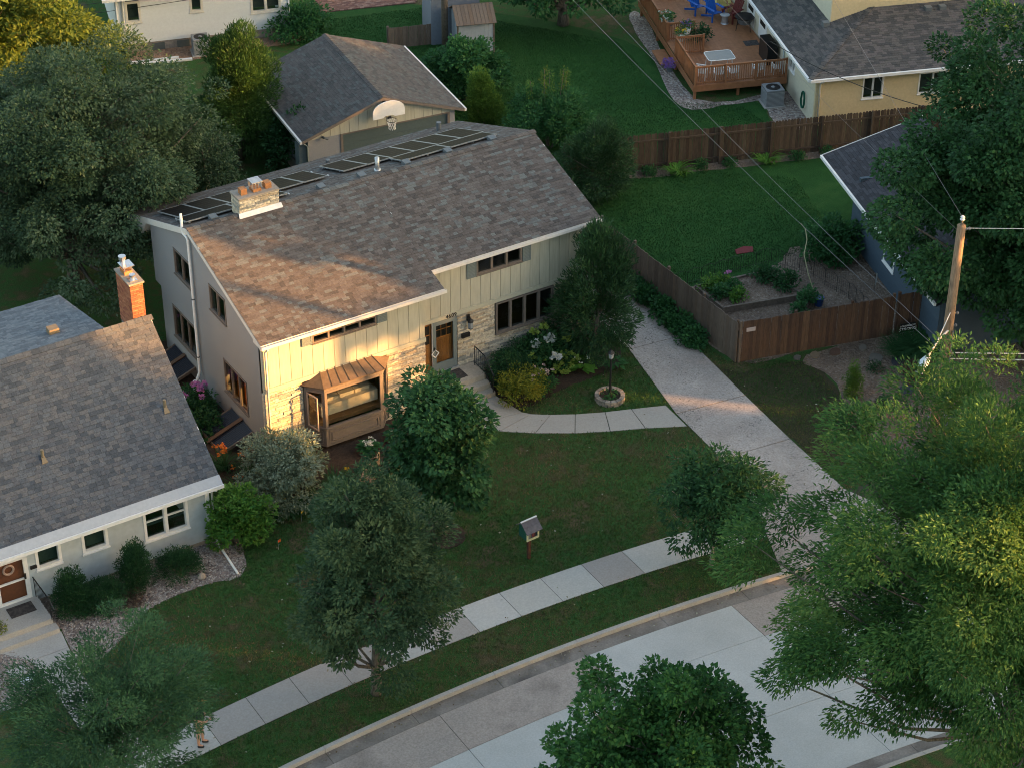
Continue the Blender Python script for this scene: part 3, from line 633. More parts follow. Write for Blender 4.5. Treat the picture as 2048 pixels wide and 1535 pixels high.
# amber curtains behind the ground-floor side window (back-lit through the bay)
LM('amber', [(.55, .25, .04), (.62, .30, .06)], .55)
for (a, c) in ((1.5, 1.75), (2.05, 2.32), (2.66, 2.95)):
    P = []; 
    for k in range(9): yy = a+(c-a)*k/8; P.append((.30+.03*math.sin(k*2.4), yy))
    V = [(x, y, z) for (x, y) in P for z in (.95, 2.5)]; F = [(2*k, 2*k+2, 2*k+3, 2*k+1) for k in range(8)]
    link(bpy.data.objects.new('curtain', mesh_np('curtain', V, F, M['amber'], [.5]*len(V))), H)
window(H, 'x', .0, 1.97, 4.50, 4.30, 4.64, 4, fw_=.05, depth=.035, rec=.06, mull=.07)
window(H, 'x', .95, 9.22, 11.18, 4.33, 5.08, 3, fw_=.07, depth=.04, rec=.06, mull=.09)
window(H, 'x', .95, 10.05, 12.6, 1.50, 2.84, 4, fw_=.07, depth=.04, rec=.06, mull=.10)
for (w0, a, c, p, q) in ((0, 1.55, 1.95, 4.31, 4.75), (0, 4.54, 4.94, 4.31, 4.75), (.95, 8.80, 9.20, 4.29, 5.08), (.95, 11.2, 11.56, 4.29, 5.08)):
    b = MB(); cbox(b, 'x', w0, a, c, .02, .045, p, q); cbox(b, 'x', w0, a, a+.05, .045, .06, p, q); cbox(b, 'x', w0, c-.05, c, .045, .06, p, q)
    cbox(b, 'x', w0, a+.05, c-.05, .045, .06, p, p+.05); cbox(b, 'x', w0, a+.05, c-.05, .045, .06, q-.05, q)
    sh_ = b.build('shutter', M['teal'], H)
    for k in range(int((q-p-.12)/.06)): bb = MB(); cbox(bb, 'x', w0, a+.055, c-.055, .046, .054, p+.07+k*.06, p+.10+k*.06); bb.build('louvre', M['teal'], sh_)
# board siding, board by board
def boards(w0, x0, x1, zlo, zhi, openings, step=.43, off=0):
    wall('siding_backing', H, M['cream_dark'], 'x', w0+.02, .038, x0, x1, zlo, lambda s: zhi, openings)
    x = x0-off
    while x < x1-.02:
        a, c = max(x0, x)+.008, min(x1, x+step)-.008; x += step
        cuts = sorted(set([a, c]+[q for o in openings for q in o[:2] if a < q < c]))
        for l, r_ in zip(cuts[:-1], cuts[1:]):
            segs = [(zlo, zhi)]
            for (p, q, u, v_) in openings:
                if p < (l+r_)/2 < q: segs = [s for (s0, s1) in segs for s in ((s0, min(s1, u)), (max(s0, v_), s1)) if s[1]-s[0] > .02]
            for (s0, s1) in segs: piece('siding_board', M['siding'], H, l, r_, w0-.012, w0+.0195, s0, s1)
boards(0, 0.0, 6.48, 3.055, 4.93, [(1.97, 4.50, 4.30, 4.64)], off=.2)
boards(.95, 6.49, 13.75, 3.055, 5.27, [(9.22, 11.18, 4.33, 5.08)], off=.1)
MB().box(-.01, 6.50, -.045, .06, 2.88, 3.05).build('trim_board', M['cream'], H); MB().box(6.505, 13.76, .905, 1.0, 2.88, 3.05).build('trim_board', M['cream'], H)
MB().box(-.018, .085, -.03, .055, 3.056, 4.88).build('corner_board', M['cream'], H); MB().box(13.66, 13.765, .92, 1.005, 3.056, 5.1).build('corner_board', M['cream'], H)
# ashlar stone veneer
def stone_recs(kind, w0, s0, s1, z0, z1, openings, sgn=1, hmin=.065, hmax=.125, lmin=.22, lmax=.85):
    out = []; z = z0
    while z < z1-.03:
        h = min(random.uniform(hmin, hmax), z1-z)
        if z1-z-h < .04: h = z1-z
        segs = [(s0, s1)]
        for (a, c, p, q) in openings:
            if z+h > p+.01 and z < q-.01: segs = [t for (l, r_) in segs for t in ((l, min(r_, a)), (max(l, c), r_)) if t[1]-t[0] > .03]
        for (l, r_) in segs:
            s = l
            while s < r_-.02:
                ln = random.uniform(lmin, lmax)*(1.3 if h < .085 else .8); e = min(r_, s+ln)
                if r_-e < .12: e = r_
                d = random.uniform(.028, .062)
                if kind == 'x': out.append(((s+.006, w0+.058-d-.0, z+.006), (e-s-.012, 0, 0), (0, d, 0), (0, 0, h-.012)))
                else: out.append(((w0+.058*sgn-(d if sgn > 0 else 0), s+.006, z+.006), (d, 0, 0), (0, e-s-.012, 0), (0, 0, h-.012)))
                s = e
        z += h
    return out
recs = stone_recs('x', 0, -.03, 6.5, -.05, 2.88, [(1.5, 4.9, .14, 2.9)])+stone_recs('x', .95, 6.50, 13.78, -.05, 2.88, [(6.6, 8.40, 0, 2.9), (10.02, 12.63, 1.46, 2.88)])
pieces_or_stuff(H, 'veneer_stone', 'veneer_stones', recs, M['stone_o'], M['stone_a'], 300)
MB().box(-.045, -.002, .002, .10, -.05, 2.87).build('corner_stones', M['stone_a'], H)
# roof
roof = MB()
for (x0, x1, y0) in ((XL, X1, -.281), (X1, XR, .631)):
    roof.add([(x0, y0, zf(y0)-.16), (x1, y0, zf(y0)-.16), (x1, 5.436, zf(5.436)-.16), (x0, 5.436, zf(5.436)-.16), (x0, y0, zf(y0)-.005), (x1, y0, zf(y0)-.005), (x1, 5.436, zf(5.436)-.005), (x0, 5.436, zf(5.436)-.005)], [(0, 3, 2, 1), (4, 5, 6, 7), (0, 1, 5, 4), (1, 2, 6, 5), (3, 0, 4, 7)])
roof.add([(XL, 5.436, 6.705), (XR, 5.436, 6.705), (XR, 11.2, zb(11.2)-.16), (XL, 11.2, zb(11.2)-.16), (XL, 5.436, 6.86), (XR, 5.436, 6.86), (XR, 11.2, zb(11.2)-.005), (XL, 11.2, zb(11.2)-.005)], [(0, 3, 2, 1), (4, 5, 6, 7), (1, 2, 6, 5), (2, 3, 7, 6), (3, 0, 4, 7)])
RF = roof.build('roof', M['gutter'], H)
e1 = Vector((0, 1, S_)).normalized(); e2 = Vector((0, -1, SB)).normalized(); k1 = math.sqrt(1+S_*S_); k2 = math.sqrt(1+SB*SB)
recs = shingle_recs((XL, -.281, zf(-.281)), (1, 0, 0), e1, X1-XL, (5.436+.281)*k1, .1367)
recs += shingle_recs((X1, .631, zf(.631)), (1, 0, 0), e1, XR-X1, (5.436-.631)*k1, .1367)
recs += [(o, a, b2, c) for (o, a, b2, c) in shingle_recs((XL, 11.2, zb(11.2)), (1, 0, 0), e2, XR-XL, (11.2-5.436)*k2, .14)]
pieces_or_stuff(RF, 'shingle', 'shingles', recs, M['sh_o'], M['sh_a'], 300)
ridge_caps(RF, M['sh_o'], (XL, 5.436, 6.875), (XR, 5.436, 6.875), .15, S_, SB, (0, -1, 0))
b = MB()   # soffit and rake boards
b.add([(XL-.015, -.281, zf(-.281)-.20), (XL-.015, 5.436, zf(5.436)-.20), (XL-.015, 5.436, 6.86), (XL-.015, -.281, zf(-.281)-.01)], [(0, 1, 2, 3)])
b.prism([(XL-.02, 5.436, 6.62), (XL-.02, 11.2, zb(11.2)-.24), (XL-.02, 11.2, zb(11.2)), (XL-.02, 5.436, 6.868)], (.02, 0, 0))
b.prism([(XL-.004, 9.25, zb(9.25)-.17), (XL-.004, 9.9, zb(11.15)-.3), (XL-.004, 11.15, zb(11.15)-.22)], (14.2, 0, 0)); b.build('rake_board', M['gutter'], H)
MB().prism([(-.112, -.265, 4.86), (-.112, .35, 4.86), (-.112, .35, zf(.35)-.17), (-.112, -.265, zf(-.265)-.16)], (.105, 0, 0)).build('eave_return', M['gutter'], H)
for (x0, x1, y0) in ((XL-.02, X1+.05, -.281), (X1-.02, XR+.03, .631)):
    z = zf(y0)-.02; b = MB()
    b.box(x0, x1, y0-.115, y0-.105, z-.11, z+.012).box(x0, x1, y0-.105, y0-.004, z-.11, z-.10).box(x0, x0+.006, y0-.105, y0-.004, z-.1, z+.01).box(x1-.006, x1, y0-.105, y0-.004, z-.1, z+.01)
    b.box(x0+.01, x1-.01, y0-.003, y0+.012, z-.16, z-.02); b.build('gutter', M['gutter'], H)
MB().box(-.10, 6.9, -.27, .0, 4.885, 4.90).box(6.52, 14.4, .64, .945, 5.16, 5.175).build('soffit', M['offwhite'], H)
def pipe(name, pts, r, mat, parent, n=8): return MB().tube(pts, r, n).build(name, M[mat], parent, smooth=True)
pipe('downspout', [(.10, -.33, 4.86), (.10, -.30, 4.80), (.10, -.115, 4.62), (.10, -.115, .1)], .045, 'gutter', H, 4)
pipe('downspout', [(13.63, .56, 5.2), (13.63, .58, 5.1), (13.63, .84, 4.93), (13.63, .84, .1)], .045, 'gutter', H, 4)
pipe('vent_pipe', [(-.10, 5.9, 7.25), (-.10, 5.9, 6.62), (-.11, 5.78, 6.5), (-.11, 5.5, 6.5), (-.10, 5.44, 6.38), (-.10, 5.46, .75), (-.22, 5.42, .55), (-.3, 5.35, .45)], .055, 'white', H)
MB().tube([(-.3, 5.35, .46), (-.3, 5.35, .05)], .15, 12).build('vent_fan', M['white'], H); 
for z in (3.9, 1.4): MB().tube([(-.10, 5.455, z), (-.10, 5.455, z+.04)], .066, 8).build('pipe_band', M['black'], H)
# chimney on the ridge
ch = MB().box(1.98, 3.48, 5.36, 5.98, 6.3, 7.46).build('chimney', M['mortar'], H)
for r_ in stone_recs('x', 5.30, 1.94, 3.52, 6.72, 7.46, [], hmin=.08, hmax=.12)+stone_recs('y', 1.92, 5.32, 6.0, 6.72, 7.46, [], hmin=.08, hmax=.12): opiece('chimney_stone', M['stone_o'], ch, *r_)
MB().box(1.91, 3.55, 5.29, 6.03, 7.46, 7.53).build('chimney_cap', M['foundation'], ch)
for x in (2.25, 3.22): MB().box(x-.12, x+.12, 5.50, 5.78, 7.53, 7.75).build('flue', M['terracotta'], ch)
MB().box(2.6, 2.92, 5.48, 5.82, 7.53, 7.66).build('flue', M['terracotta'], ch)
c_ = MB().box(2.55, 2.97, 5.43, 5.87, 7.90, 7.94)
for (x, y) in ((2.58, 5.46), (2.94, 5.46), (2.58, 5.84), (2.94, 5.84), (2.7, 5.46), (2.82, 5.46), (2.58, 5.6), (2.58, 5.72)): c_.box(x-.01, x+.01, y-.01, y+.01, 7.66, 7.9)
c_.build('flue_hood', M['grey_metal'], ch)
MB().prism([(1.86, 5.18, 6.80), (3.60, 5.18, 6.80), (3.58, 5.29, 6.96), (1.88, 5.29, 6.96)], (0, .02, -.02)).build('chimney_flashing', M['grey_metal'], ch)
# roof vents and pipes
for x in (1.13, 5.51, 7.21, 9.12, 10.93, 12.89):
    y = 5.86; MB().prism([(x-.14, y+.17, zb(y+.17)+.01), (x-.14, y-.15, zb(y-.15)+.01), (x-.14, y-.15, zb(y-.15)+.06), (x-.14, y+.17, zb(y+.17)+.19)], (.28, 0, 0)).build('roof_vent', M['vent'], H)
MB().tube([(7.97, 6.05, 6.6), (7.97, 6.05, 7.22)], .09, 12).tube([(7.97, 6.05, 6.62), (7.97, 6.05, 6.74)], .13, 12).build('flue_pipe', M['grey_metal'], H, smooth=True)
MB().tube([(13.1, 10.35, 4.9), (13.1, 10.35, 5.45)], .1, 10).build('flue_pipe', M['vent'], H); MB().tube([(7.93, 10.1, 5.0), (7.93, 10.1, 5.3)], .09, 10).build('flue_pipe', M['vent'], H)
# solar panels on the back slope
def solar(x0, x1, y0, y1, arr):
    z = lambda y: zb(y)+.14; e = .03; g = Vector((0, -SB*-1, 1)); fr = MB()
    def q(xa, xb, ya, yb, d0, d1): fr.add([(xa, ya, z(ya)+d0), (xb, ya, z(ya)+d0), (xb, yb, z(yb)+d0), (xa, yb, z(yb)+d0), (xa, ya, z(ya)+d1), (xb, ya, z(ya)+d1), (xb, yb, z(yb)+d1), (xa, yb, z(yb)+d1)], [(0, 3, 2, 1), (4, 5, 6, 7), (0, 1, 5, 4), (1, 2, 6, 5), (2, 3, 7, 6), (3, 0, 4, 7)])
    q(x0, x0+e, y0, y1, -.035, .005); q(x1-e, x1, y0, y1, -.035, .005); q(x0+e, x1-e, y0, y0+e, -.05, .006); q(x0+e, x1-e, y1-e, y1, -.035, .006)
    p = MB(); p.add([(x0+e, y0+e, z(y0+e)), (x1-e, y0+e, z(y0+e)), (x1-e, y1-e, z(y1-e)), (x0+e, y1-e, z(y1-e))], [(0, 1, 2, 3)])
    po = p.build('solar_panel', M['solar'], arr); fr.build('panel_frame', M['grey_metal'], po)
    ln = MB(); nn = 6
    for k in range(1, nn):
        yy = y0+(y1-y0)*k/nn; ln.add([(x0+e, yy-.006, z(yy-.006)+.003), (x1-e, yy-.006, z(yy-.006)+.003), (x1-e, yy+.006, z(yy+.006)+.003), (x0+e, yy+.006, z(yy+.006)+.003)], [(0, 1, 2, 3)])
    ln.build('busbar', solid('busbar', (.035, .028, .026), .3), po)
def array(label, tops, lows):
    t = thing('solar_array', label, 'solar panels', group='solar arrays on the main roof')
    for (a, c) in tops: solar(a+.01, c-.01, 7.17, 9.25, t)
    for (a, c) in lows: solar(a+.01, c-.01, 6.08, 7.13, t)
    xs_ = [p for q in tops+lows for p in q]; b = MB()
    for yy in (6.25, 6.95, 7.5, 8.9):
        if yy < 7.1 and not lows: continue
        a, c = (min(p[0] for p in lows), max(p[1] for p in lows)) if yy < 7.1 else (min(p[0] for p in tops), max(p[1] for p in tops))
        b.box(a, c, yy-.025, yy+.025, zb(yy)+.07, zb(yy)+.11)
        for k in range(int(c-a)+1): b.box(a+.2+k-.03, a+.2+k+.03, yy-.05, yy+.05, zb(yy)-.02, zb(yy)+.07)
    b.build('mounting_rail', M['grey_metal'], t)
array('dark solar panels left of the stone chimney on the back roof slope', [(.33, 1.36), (1.36, 2.4), (2.4, 3.43)], [(.15, 2.2), (2.2, 4.25)])
array('two dark solar panels just right of the stone chimney', [(4.42, 5.43), (5.43, 6.44)], [])
array('long run of dark solar panels at the right end of the roof', [(7.1+1.035*k, 8.135+1.035*k) for k in range(6)], [(9.05, 11.15), (11.15, 13.24)])
# bay window
BP = [(1.55, .03), (2.06, -.55), (4.38, -.55), (4.87, .03)]
def bayseg(i, z0, z1, off=0, th=.06):
    (x0, y0), (x1, y1) = BP[i], BP[i+1]; d = Vector((x1-x0, y1-y0, 0)); nrm = Vector((d.y, -d.x, 0)).normalized()
    return Vector((x0, y0, 0))+nrm*off, d, nrm
bay = MB()
bay.prism([(p[0], p[1], .18) for p in BP], (0, 0, .06)); bay.prism([(p[0], p[1], 2.55) for p in BP], (0, 0, .14))
for i in range(3):
    o, d, nr = bayseg(i, 0, 0); L_ = d.length; dn = d.normalized(); inn = -nr*.05
    for (s0, s1, z0, z1, t0, t1) in ((0, L_, .24, .92, -.05, 0), (0, L_, .92, 1.0, -.09, .035), (0, .10, 1.0, 2.55, -.07, .012), (L_-.10, L_, 1.0, 2.55, -.07, .012), (.10, L_-.10, 2.45, 2.55, -.07, .008), (0, L_, 2.69, 2.74, -.05, .05)):
        bay.obox(o+dn*(s0+s1)/2+nr*(t0+t1)/2+Vector((0, 0, (z0+z1)/2)), dn*(s1-s0)/2, nr*(t1-t0)/2, Vector((0, 0, (z1-z0)/2)))
    for (m_, h0, h1, dd) in ((.12, .30, .86, .02), (.22, .40, .76, .032)):
        for (s0, s1, z0, z1) in ((m_, L_-m_, h0, h0+.02), (m_, L_-m_, h1-.02, h1), (m_, m_+.02, h0+.02, h1-.02), (L_-m_-.02, L_-m_, h0+.02, h1-.02)):
            bay.obox(o+dn*(s0+s1)/2+nr*(dd/2)+Vector((0, 0, (z0+z1)/2)), dn*(s1-s0)/2, nr*dd/2, Vector((0, 0, (z1-z0)/2)))
BW = bay.build('bay_window', M['taupe'], H)
for i in (1, 2):
    o, d, nr = bayseg(i, 0, 0); L_ = d.length; dn = d.normalized()
    MB().obox(o+dn*L_/2-nr*.03+Vector((0, 0, 1.725)), dn*(L_/2-.10), nr*.004, Vector((0, 0, .725))).build('pane', M['glass_clear'], BW)
o, d, nr = bayseg(0, 0, 0); L_ = d.length-.2; dn = d.normalized(); hinge = o+dn*.11+nr*.02; a_ = R(-28); dd = Vector((dn.x*math.cos(a_)-dn.y*math.sin(a_), dn.x*math.sin(a_)+dn.y*math.cos(a_), 0)); n2 = Vector((dd.y, -dd.x, 0))
sa = MB()
for (s0, s1, z0, z1) in ((0, .05, 1.02, 2.44), (L_-.05, L_, 1.02, 2.44), (.05, L_-.05, 1.02, 1.07), (.05, L_-.05, 2.39, 2.44)): sa.obox(hinge+dd*(s0+s1)/2+Vector((0, 0, (z0+z1)/2)), dd*(s1-s0)/2, n2*.02, Vector((0, 0, (z1-z0)/2)))
sa.build('open_sash', solid('pale_sash', (.36, .29, .25)), BW); MB().obox(hinge+dd*L_/2+Vector((0, 0, 1.73)), dd*(L_/2-.05), n2*.004, Vector((0, 0, .66))).build('pane', M['glass_clear'], BW)
be = [(1.40, .01, 2.745), (2.0, -.66, 2.745), (4.45, -.66, 2.745), (5.0, .01, 2.745)]; bt = [(2.2, .005, 3.06), (4.25, .005, 3.06)]
BR = MB().add(be+bt+[(p[0], p[1], p[2]-.03) for p in be]+[(p[0], p[1], p[2]-.03) for p in bt], [(0, 1, 4), (1, 2, 5, 4), (2, 3, 5), (0, 6, 7, 1), (1, 7, 8, 2), (2, 8, 9, 3), (6, 9, 8, 7)]).build('bay_roof', M['copper'], H)
for k in range(8):
    f = k/7; p = Vector(be[1]).lerp(Vector(be[2]), f); q = Vector(bt[0]).lerp(Vector(bt[1]), f); MB().tube([p+Vector((0, 0, .012)), q+Vector((0, 0, .012))], .014, 4).build('seam', M['copper'], BR)
# furniture seen through the bay
so = thing('sofa', 'cream sofa behind the big bay window', 'sofa', (2.35, .36, .70))
MB().box(0, 2.3, 0, .22, .12, .56).build('backrest', M['sofa'], so); MB().box(.2, 2.1, .222, .92, .12, .42).build('seat', M['sofa'], so)
for x in (0, 2.1): MB().box(x, x+.2, .224, .95, .12, .50).build('arm', M['sofa'], so)
for k in range(3): MB().box(.22+k*.63, .82+k*.63, .20, .42, .43, .70).build('back_cushion', M['sofa'], so)
for (x, y) in ((.06, .06), (2.24, .06), (.06, .88), (2.24, .88)): MB().box(x-.03, x+.03, y-.03, y+.03, 0, .12).build('foot', M['door_wood'], so)
tl = thing('table_lamp', 'white lamp with wide shade behind the sofa in the bay window', 'lamp', (5.1, 1.3, .70))
MB().lathe((0, 0, 0), [(.16, 0), (.16, .03), (.03, .05), (.03, .9)], 12).build('stand', M['wood_tan'], tl); MB().lathe((0, 0, .9), [(.26, 0), (.17, .24)], 16).build('lamp_shade', M['white'], tl)
# entry: door, sidelight, steps, railing
MB().box(6.62, 7.30, 1.02, 1.07, .68, 2.86).build('sidelight', M['door_wood'], H)
sl = MB().box(6.70, 7.22, 1.005, 1.019, 1.95, 2.74).build('sidelight_glass', M['dark'], H); MB().box(6.70, 7.22, .99, 1.004, 2.33, 2.37).build('muntin', M['door_wood'], sl)
dr = MB().box(7.45, 8.24, 1.06, 1.10, .70, 2.76).build('front_door', M['door_wood'], H)
MB().box(7.52, 8.17, 1.045, 1.059, 2.10, 2.62).build('door_glass', M['dark'], dr)
MB().box(7.52, 8.17, 1.025, 1.044, 2.40, 2.43).box(7.72, 7.745, 1.026, 1.044, 2.1, 2.4).box(7.945, 7.97, 1.026, 1.044, 2.1, 2.4).box(7.72, 7.745, 1.026, 1.044, 2.43, 2.62).box(7.945, 7.97, 1.026, 1.044, 2.43, 2.62).build('muntin', M['door_wood'], dr)
for k in range(7): MB().box(7.53+k*.094, 7.53+k*.094+.07, 1.05, 1.059, .95, 1.98).build('door_plank', M['door_wood'], dr)
sd = MB().box(7.31, 7.47, .93, .99, .69, 2.86).box(8.20, 8.36, .93, .99, .69, 2.86).box(7.47, 8.20, .93, .99, 2.68, 2.86).box(7.47, 8.20, .93, .99, .69, 1.03).build('storm_door', M['teal'], H)
MB().box(7.47, 8.20, .955, .963, 1.03, 2.68).build('pane', M['glass_clear'], sd); MB().box(7.295, 7.309, .92, .98, .69, 2.86).build('door_edge', M['white'], sd)
MB().box(7.36, 7.40, .88, .929, 1.62, 1.78).build('door_handle', M['black'], sd)
wr = MB()
for k in range(4):
    a0, a1 = R(90*k), R(90*k+90); wr.tube([(7.40+.15*math.cos(a0), .90, 1.52+.17*math.sin(a0)), (7.40+.15*math.cos(a1), .90, 1.52+.17*math.sin(a1))], .022, 5)
wrt = thing('door_charm', 'white diamond charm hanging on the grey storm door handle', 'decoration'); wr.build('charm', M['white'], wrt)
MB().box(6.56, 8.42, .86, .93, .62, .68).build('threshold', M['grey_metal'], H)
ent = thing('entry_steps', 'three concrete steps leading up to the front door', 'steps')
MB().box(6.72, 8.98, -.12, .855, -.1, .655).build('landing', M['steps'], ent); MB().box(6.72, 9.0, -.42, -.121, -.1, .44).build('step', M['steps'], ent); MB().box(6.72, 9.02, -.72, -.421, -.1, .22).build('step', M['steps'], ent)
dm = MB().obox((7.72, .42, .665), (.62, .02, 0), (-.01, .31, 0), (0, 0, .009)).build('doormat', M['mat_rubber']); tag(dm, 'dark grey doormat in front of the stone house door', 'doormat')
ra = thing('step_railing', 'black iron handrail on the right of the front steps', 'railing')
pts = [(8.93, .62, 1.5), (8.93, -.1, 1.48), (8.95, -.75, .92)]
MB().tube(pts, .022, 6).build('handrail', M['black'], ra); MB().tube([(8.93, .62, .80), (8.93, -.1, .78), (8.95, -.72, .26)], .014, 5).build('bottom_rail', M['black'], ra)
for k in range(10):
    y = .62-k*.148; zt = 1.5-.028*(.62-y) if y > -.1 else 1.48+(y+.1)*.86; lo = .66 if y > -.12 else (.44 if y > -.42 else .22); full = k in (0, 5, 9)
    MB().tube([(8.935, y, zt), (8.935, y, lo if full else max(lo+.1, zt-.68))], .018 if full else .009, 5).build('post' if full else 'baluster', M['black'], ra)
wlp = thing('wall_lantern', 'black lantern beside the front door on the stone wall', 'lantern', (8.85, .93, 2.2))
MB().box(-.06, .06, -.02, .03, .30, .55).tube([(0, -.02, .45), (0, -.14, .52), (0, -.16, .42)], .015, 5).build('bracket', M['black'], wlp)
MB().lathe((0, -.17, .0), [(.05, 0), (.095, .05), (.11, .34), (.13, .36), (.03, .46)], 6).build('lamp_body', M['black'], wlp); MB().lathe((0, -.17, .07), [(.10, 0), (.112, .24)], 6).build('lamp_glass', M['lampglass'], wlp)
mb = MB().prism([(8.52, .90, 1.86), (8.86, .90, 1.86), (8.86, .90, 2.02), (8.52, .90, 2.02)], (0, -.09, 0)).build('mailbox', M['black']); tag(mb, 'small black wall mailbox under the lantern by the door', 'mailbox')
def text3d(txt, size, loc, rot, mat, parent, name='lettering', depth=.006, align='CENTER', sx=1.0, shear=0):
    c = bpy.data.curves.new(name, 'FONT'); c.body = txt; c.size = size; c.extrude = depth; c.align_x = align; c.shear = shear; o = bpy.data.objects.new(name+'_tmp', c); COL.objects.link(o)
    dg = bpy.context.evaluated_depsgraph_get(); m = bpy.data.meshes.new_from_object(o.evaluated_get(dg)); bpy.data.objects.remove(o); m.materials.clear(); m.materials.append(mat)
    t = link(bpy.data.objects.new(name, m), parent); t.location = loc; t.rotation_euler = rot; t.scale = (sx, 1, 1); return t
for k, ch_ in enumerate('4609'): text3d(ch_, .22, (7.93+k*.118, .895, 2.89), (R(90), 0, 0), M['black'], H, 'house_number', depth=.01)
# basement window covers along the side wall
def cover(label, y0, y1, out):
    t = thing('window_well_cover', label, 'cover', group='window well covers along the side wall'); hz = .62
    for yy in (y0, y1-.07): MB().prism([(-.03, yy, hz), (-out, yy, .16), (-out, yy, .05), (-.03, yy, hz-.12)], (0, .07, 0)).build('side_rail', M['picket_old'], t)
    MB().prism([(-out, y0+.07, .05), (-out, y1-.07, .05), (-out, y1-.07, .16), (-out, y0+.07, .16)], (.05, 0, 0)).build('end_rail', M['picket_old'], t)
    nn = int((y1-y0-.14)/.09)
    for k in range(nn):
        yy = y0+.075+k*(y1-y0-.15)/nn; MB().prism([(-.04, yy, hz-.03), (-out+.05, yy, .11), (-out+.05, yy, .13), (-.04, yy, hz-.01)], (0, .075, 0)).build('corrugated_strip', solid('smoked_plastic', (.03, .034, .045), .25), t)
    m_ = (y0+y1)/2-.08; MB().prism([(-.03, m_, hz+.02), (-out-.12, m_, .14), (-out-.12, m_, .18), (-.03, m_, hz+.06)], (0, .17, 0)).build('plank', M['picket'], t)
    return t
cover('dark ribbed window well cover with a plank nearest the street, beside orange lilies', 1.1, 2.95, 1.35)
cover('dark ribbed window well cover behind the white vent pipe', 6.0, 7.9, 1.25)
# ------------------------------------------------------------------ garage behind the house
GR = R(-6.8); G = thing('garage', 'brown-roofed garage with cream gable boards and basketball hoop behind the house', 'garage', (10.01, 16.64, 0), GR)
gz = lambda x: 2.6+.345*min(x, 7.53-x)
wall('front_wall', G, M['stucco'], 'x', .3, .15, .35, 7.18, -.1, lambda s: 2.45, [(1.95, 6.82, 0, 2.38)])
MB().box(.35, .5, .45, 6.7, -.1, 2.55).build('side_wall', M['stucco'], G); MB().box(7.03, 7.18, .45, 6.7, -.1, 2.55).build('side_wall', M['stucco'], G); MB().box(.5, 7.03, 6.55, 6.7, -.1, 2.55).build('rear_wall', M['stucco'], G)
MB().prism([(.35, .30, 2.45), (7.18, .30, 2.45), (7.18, .30, 2.62), (3.765, .30, 3.78), (.35, .30, 2.62)], (0, .1, 0)).build('gable_backing', M['cream_dark'], G)
x = .1
while x < 7.2:
    a, c = max(.36, x)+.008, min(7.17, x+.43)-.008; x += .43
    if c-a < .05: continue
    pts = [(a, .27, 2.44), (c, .27, 2.44), (c, .27, gz(c)-.13)]+([(3.765, .27, gz(3.765)-.13)] if a < 3.765 < c else [])+[(a, .27, gz(a)-.13)]
    MB().prism(pts, (0, .028, 0)).build('gable_board', M['siding'], G)
gd = MB().box(1.95, 6.82, .36, .40, 0, 2.38).build('garage_door', solid('slate_green', (.085, .115, .115)), G)
for k in range(5): MB().box(1.98, 6.79, .345, .36, .03+k*.47, .47+k*.47).build('door_section', solid('slate_green', (.1, .13, .13)), gd)
MB().box(1.83, 1.945, .265, .36, 0, 2.38).box(6.825, 6.94, .265, .36, 0, 2.38).box(1.83, 6.94, .26, .36, 2.385, 2.45).build('door_trim', M['taupe'], G)
MB().box(-.02, .34, .46, .95, -.1, 2.2).build('side_door', M['teal'], G)
rf = MB()
for sg in (0, 1):
    X = lambda x: x if sg == 0 else 7.53-x
    v = [(X(0), 0, 2.6), (X(3.765), 0, 3.9), (X(3.765), 7.0, 3.9), (X(0), 7.0, 2.6)]; rf.add([(p[0], p[1], p[2]-.14) for p in v]+[(p[0], p[1], p[2]-.006) for p in v], [(0, 1, 2, 3), (4, 7, 6, 5), (0, 4, 5, 1), (2, 6, 7, 3), (3, 7, 4, 0)])
GRF = rf.build('roof', M['taupe'], G); e_ = Vector((1, 0, .345)).normalized(); Hs = 3.765*math.sqrt(1+.345**2)
recs = shingle_recs((0, 7.0, 2.6), (0, -1, 0), e_, 7.0, Hs, .14)+shingle_recs((7.53, 0, 2.6), (0, 1, 0), Vector((-1, 0, .345)).normalized(), 7.0, Hs, .14)
pieces_or_stuff(GRF, 'shingle', 'shingles', recs, M['shg_o'], M['shg_a'], 300, GR, (10.01, 16.64, 0))
ridge_caps(GRF, M['shg_o'], (3.765, 0, 3.905), (3.765, 7.0, 3.905), .15, .345, .345, (-1, 0, 0))
MB().box(-.1, -.005, 0, 7, 2.47, 2.59).build('gutter', M['gutter'], G); MB().box(7.535, 7.63, 0, 7, 2.47, 2.59).build('gutter', M['gutter'], G); pipe('downspout', [(.0, .25, 2.45), (.3, .25, 2.2), (.3, .25, .1)], .045, 'teal', G, 4)
MB().tube([(1.0, .24, 2.5), (1.05, .12, 2.5), (1.2, .1, 2.42)], .05, 6).build('flood_light', M['vent'], G)
hp = thing('basketball_hoop', 'white fan-shaped basketball backboard with hoop on the garage gable', 'basketball hoop', (10.01, 16.64, 0), GR)
bp = [(3.15, 3.06), (3.62, 3.06), (3.72, 3.14), (4.06, 3.14), (4.16, 3.06), (4.62, 3.06), (4.62, 3.36)]+[(3.885+.735*math.cos(a), 3.36+.46*math.sin(a)) for a in [R(12*k) for k in range(1, 15)]]+[(3.15, 3.36)]
MB().prism([(p[0], -.26, p[1]) for p in bp], (0, .04, 0)).build('backboard', M['white'], hp); MB().box(3.8, 3.97, -.22, .27, 3.2, 3.3).box(3.8, 3.97, -.22, .27, 3.5, 3.6).build('bracket', M['black'], hp)
ri = MB(); rc = Vector((3.885, -.56, 3.06)); ri.tube([rc+Vector((.225*math.cos(R(20*k)), .225*math.sin(R(20*k)), 0)) for k in range(19)], .014, 5).box(3.81, 3.96, -.34, -.26, 3.02, 3.12); ri.build('rim', M['black'], hp)
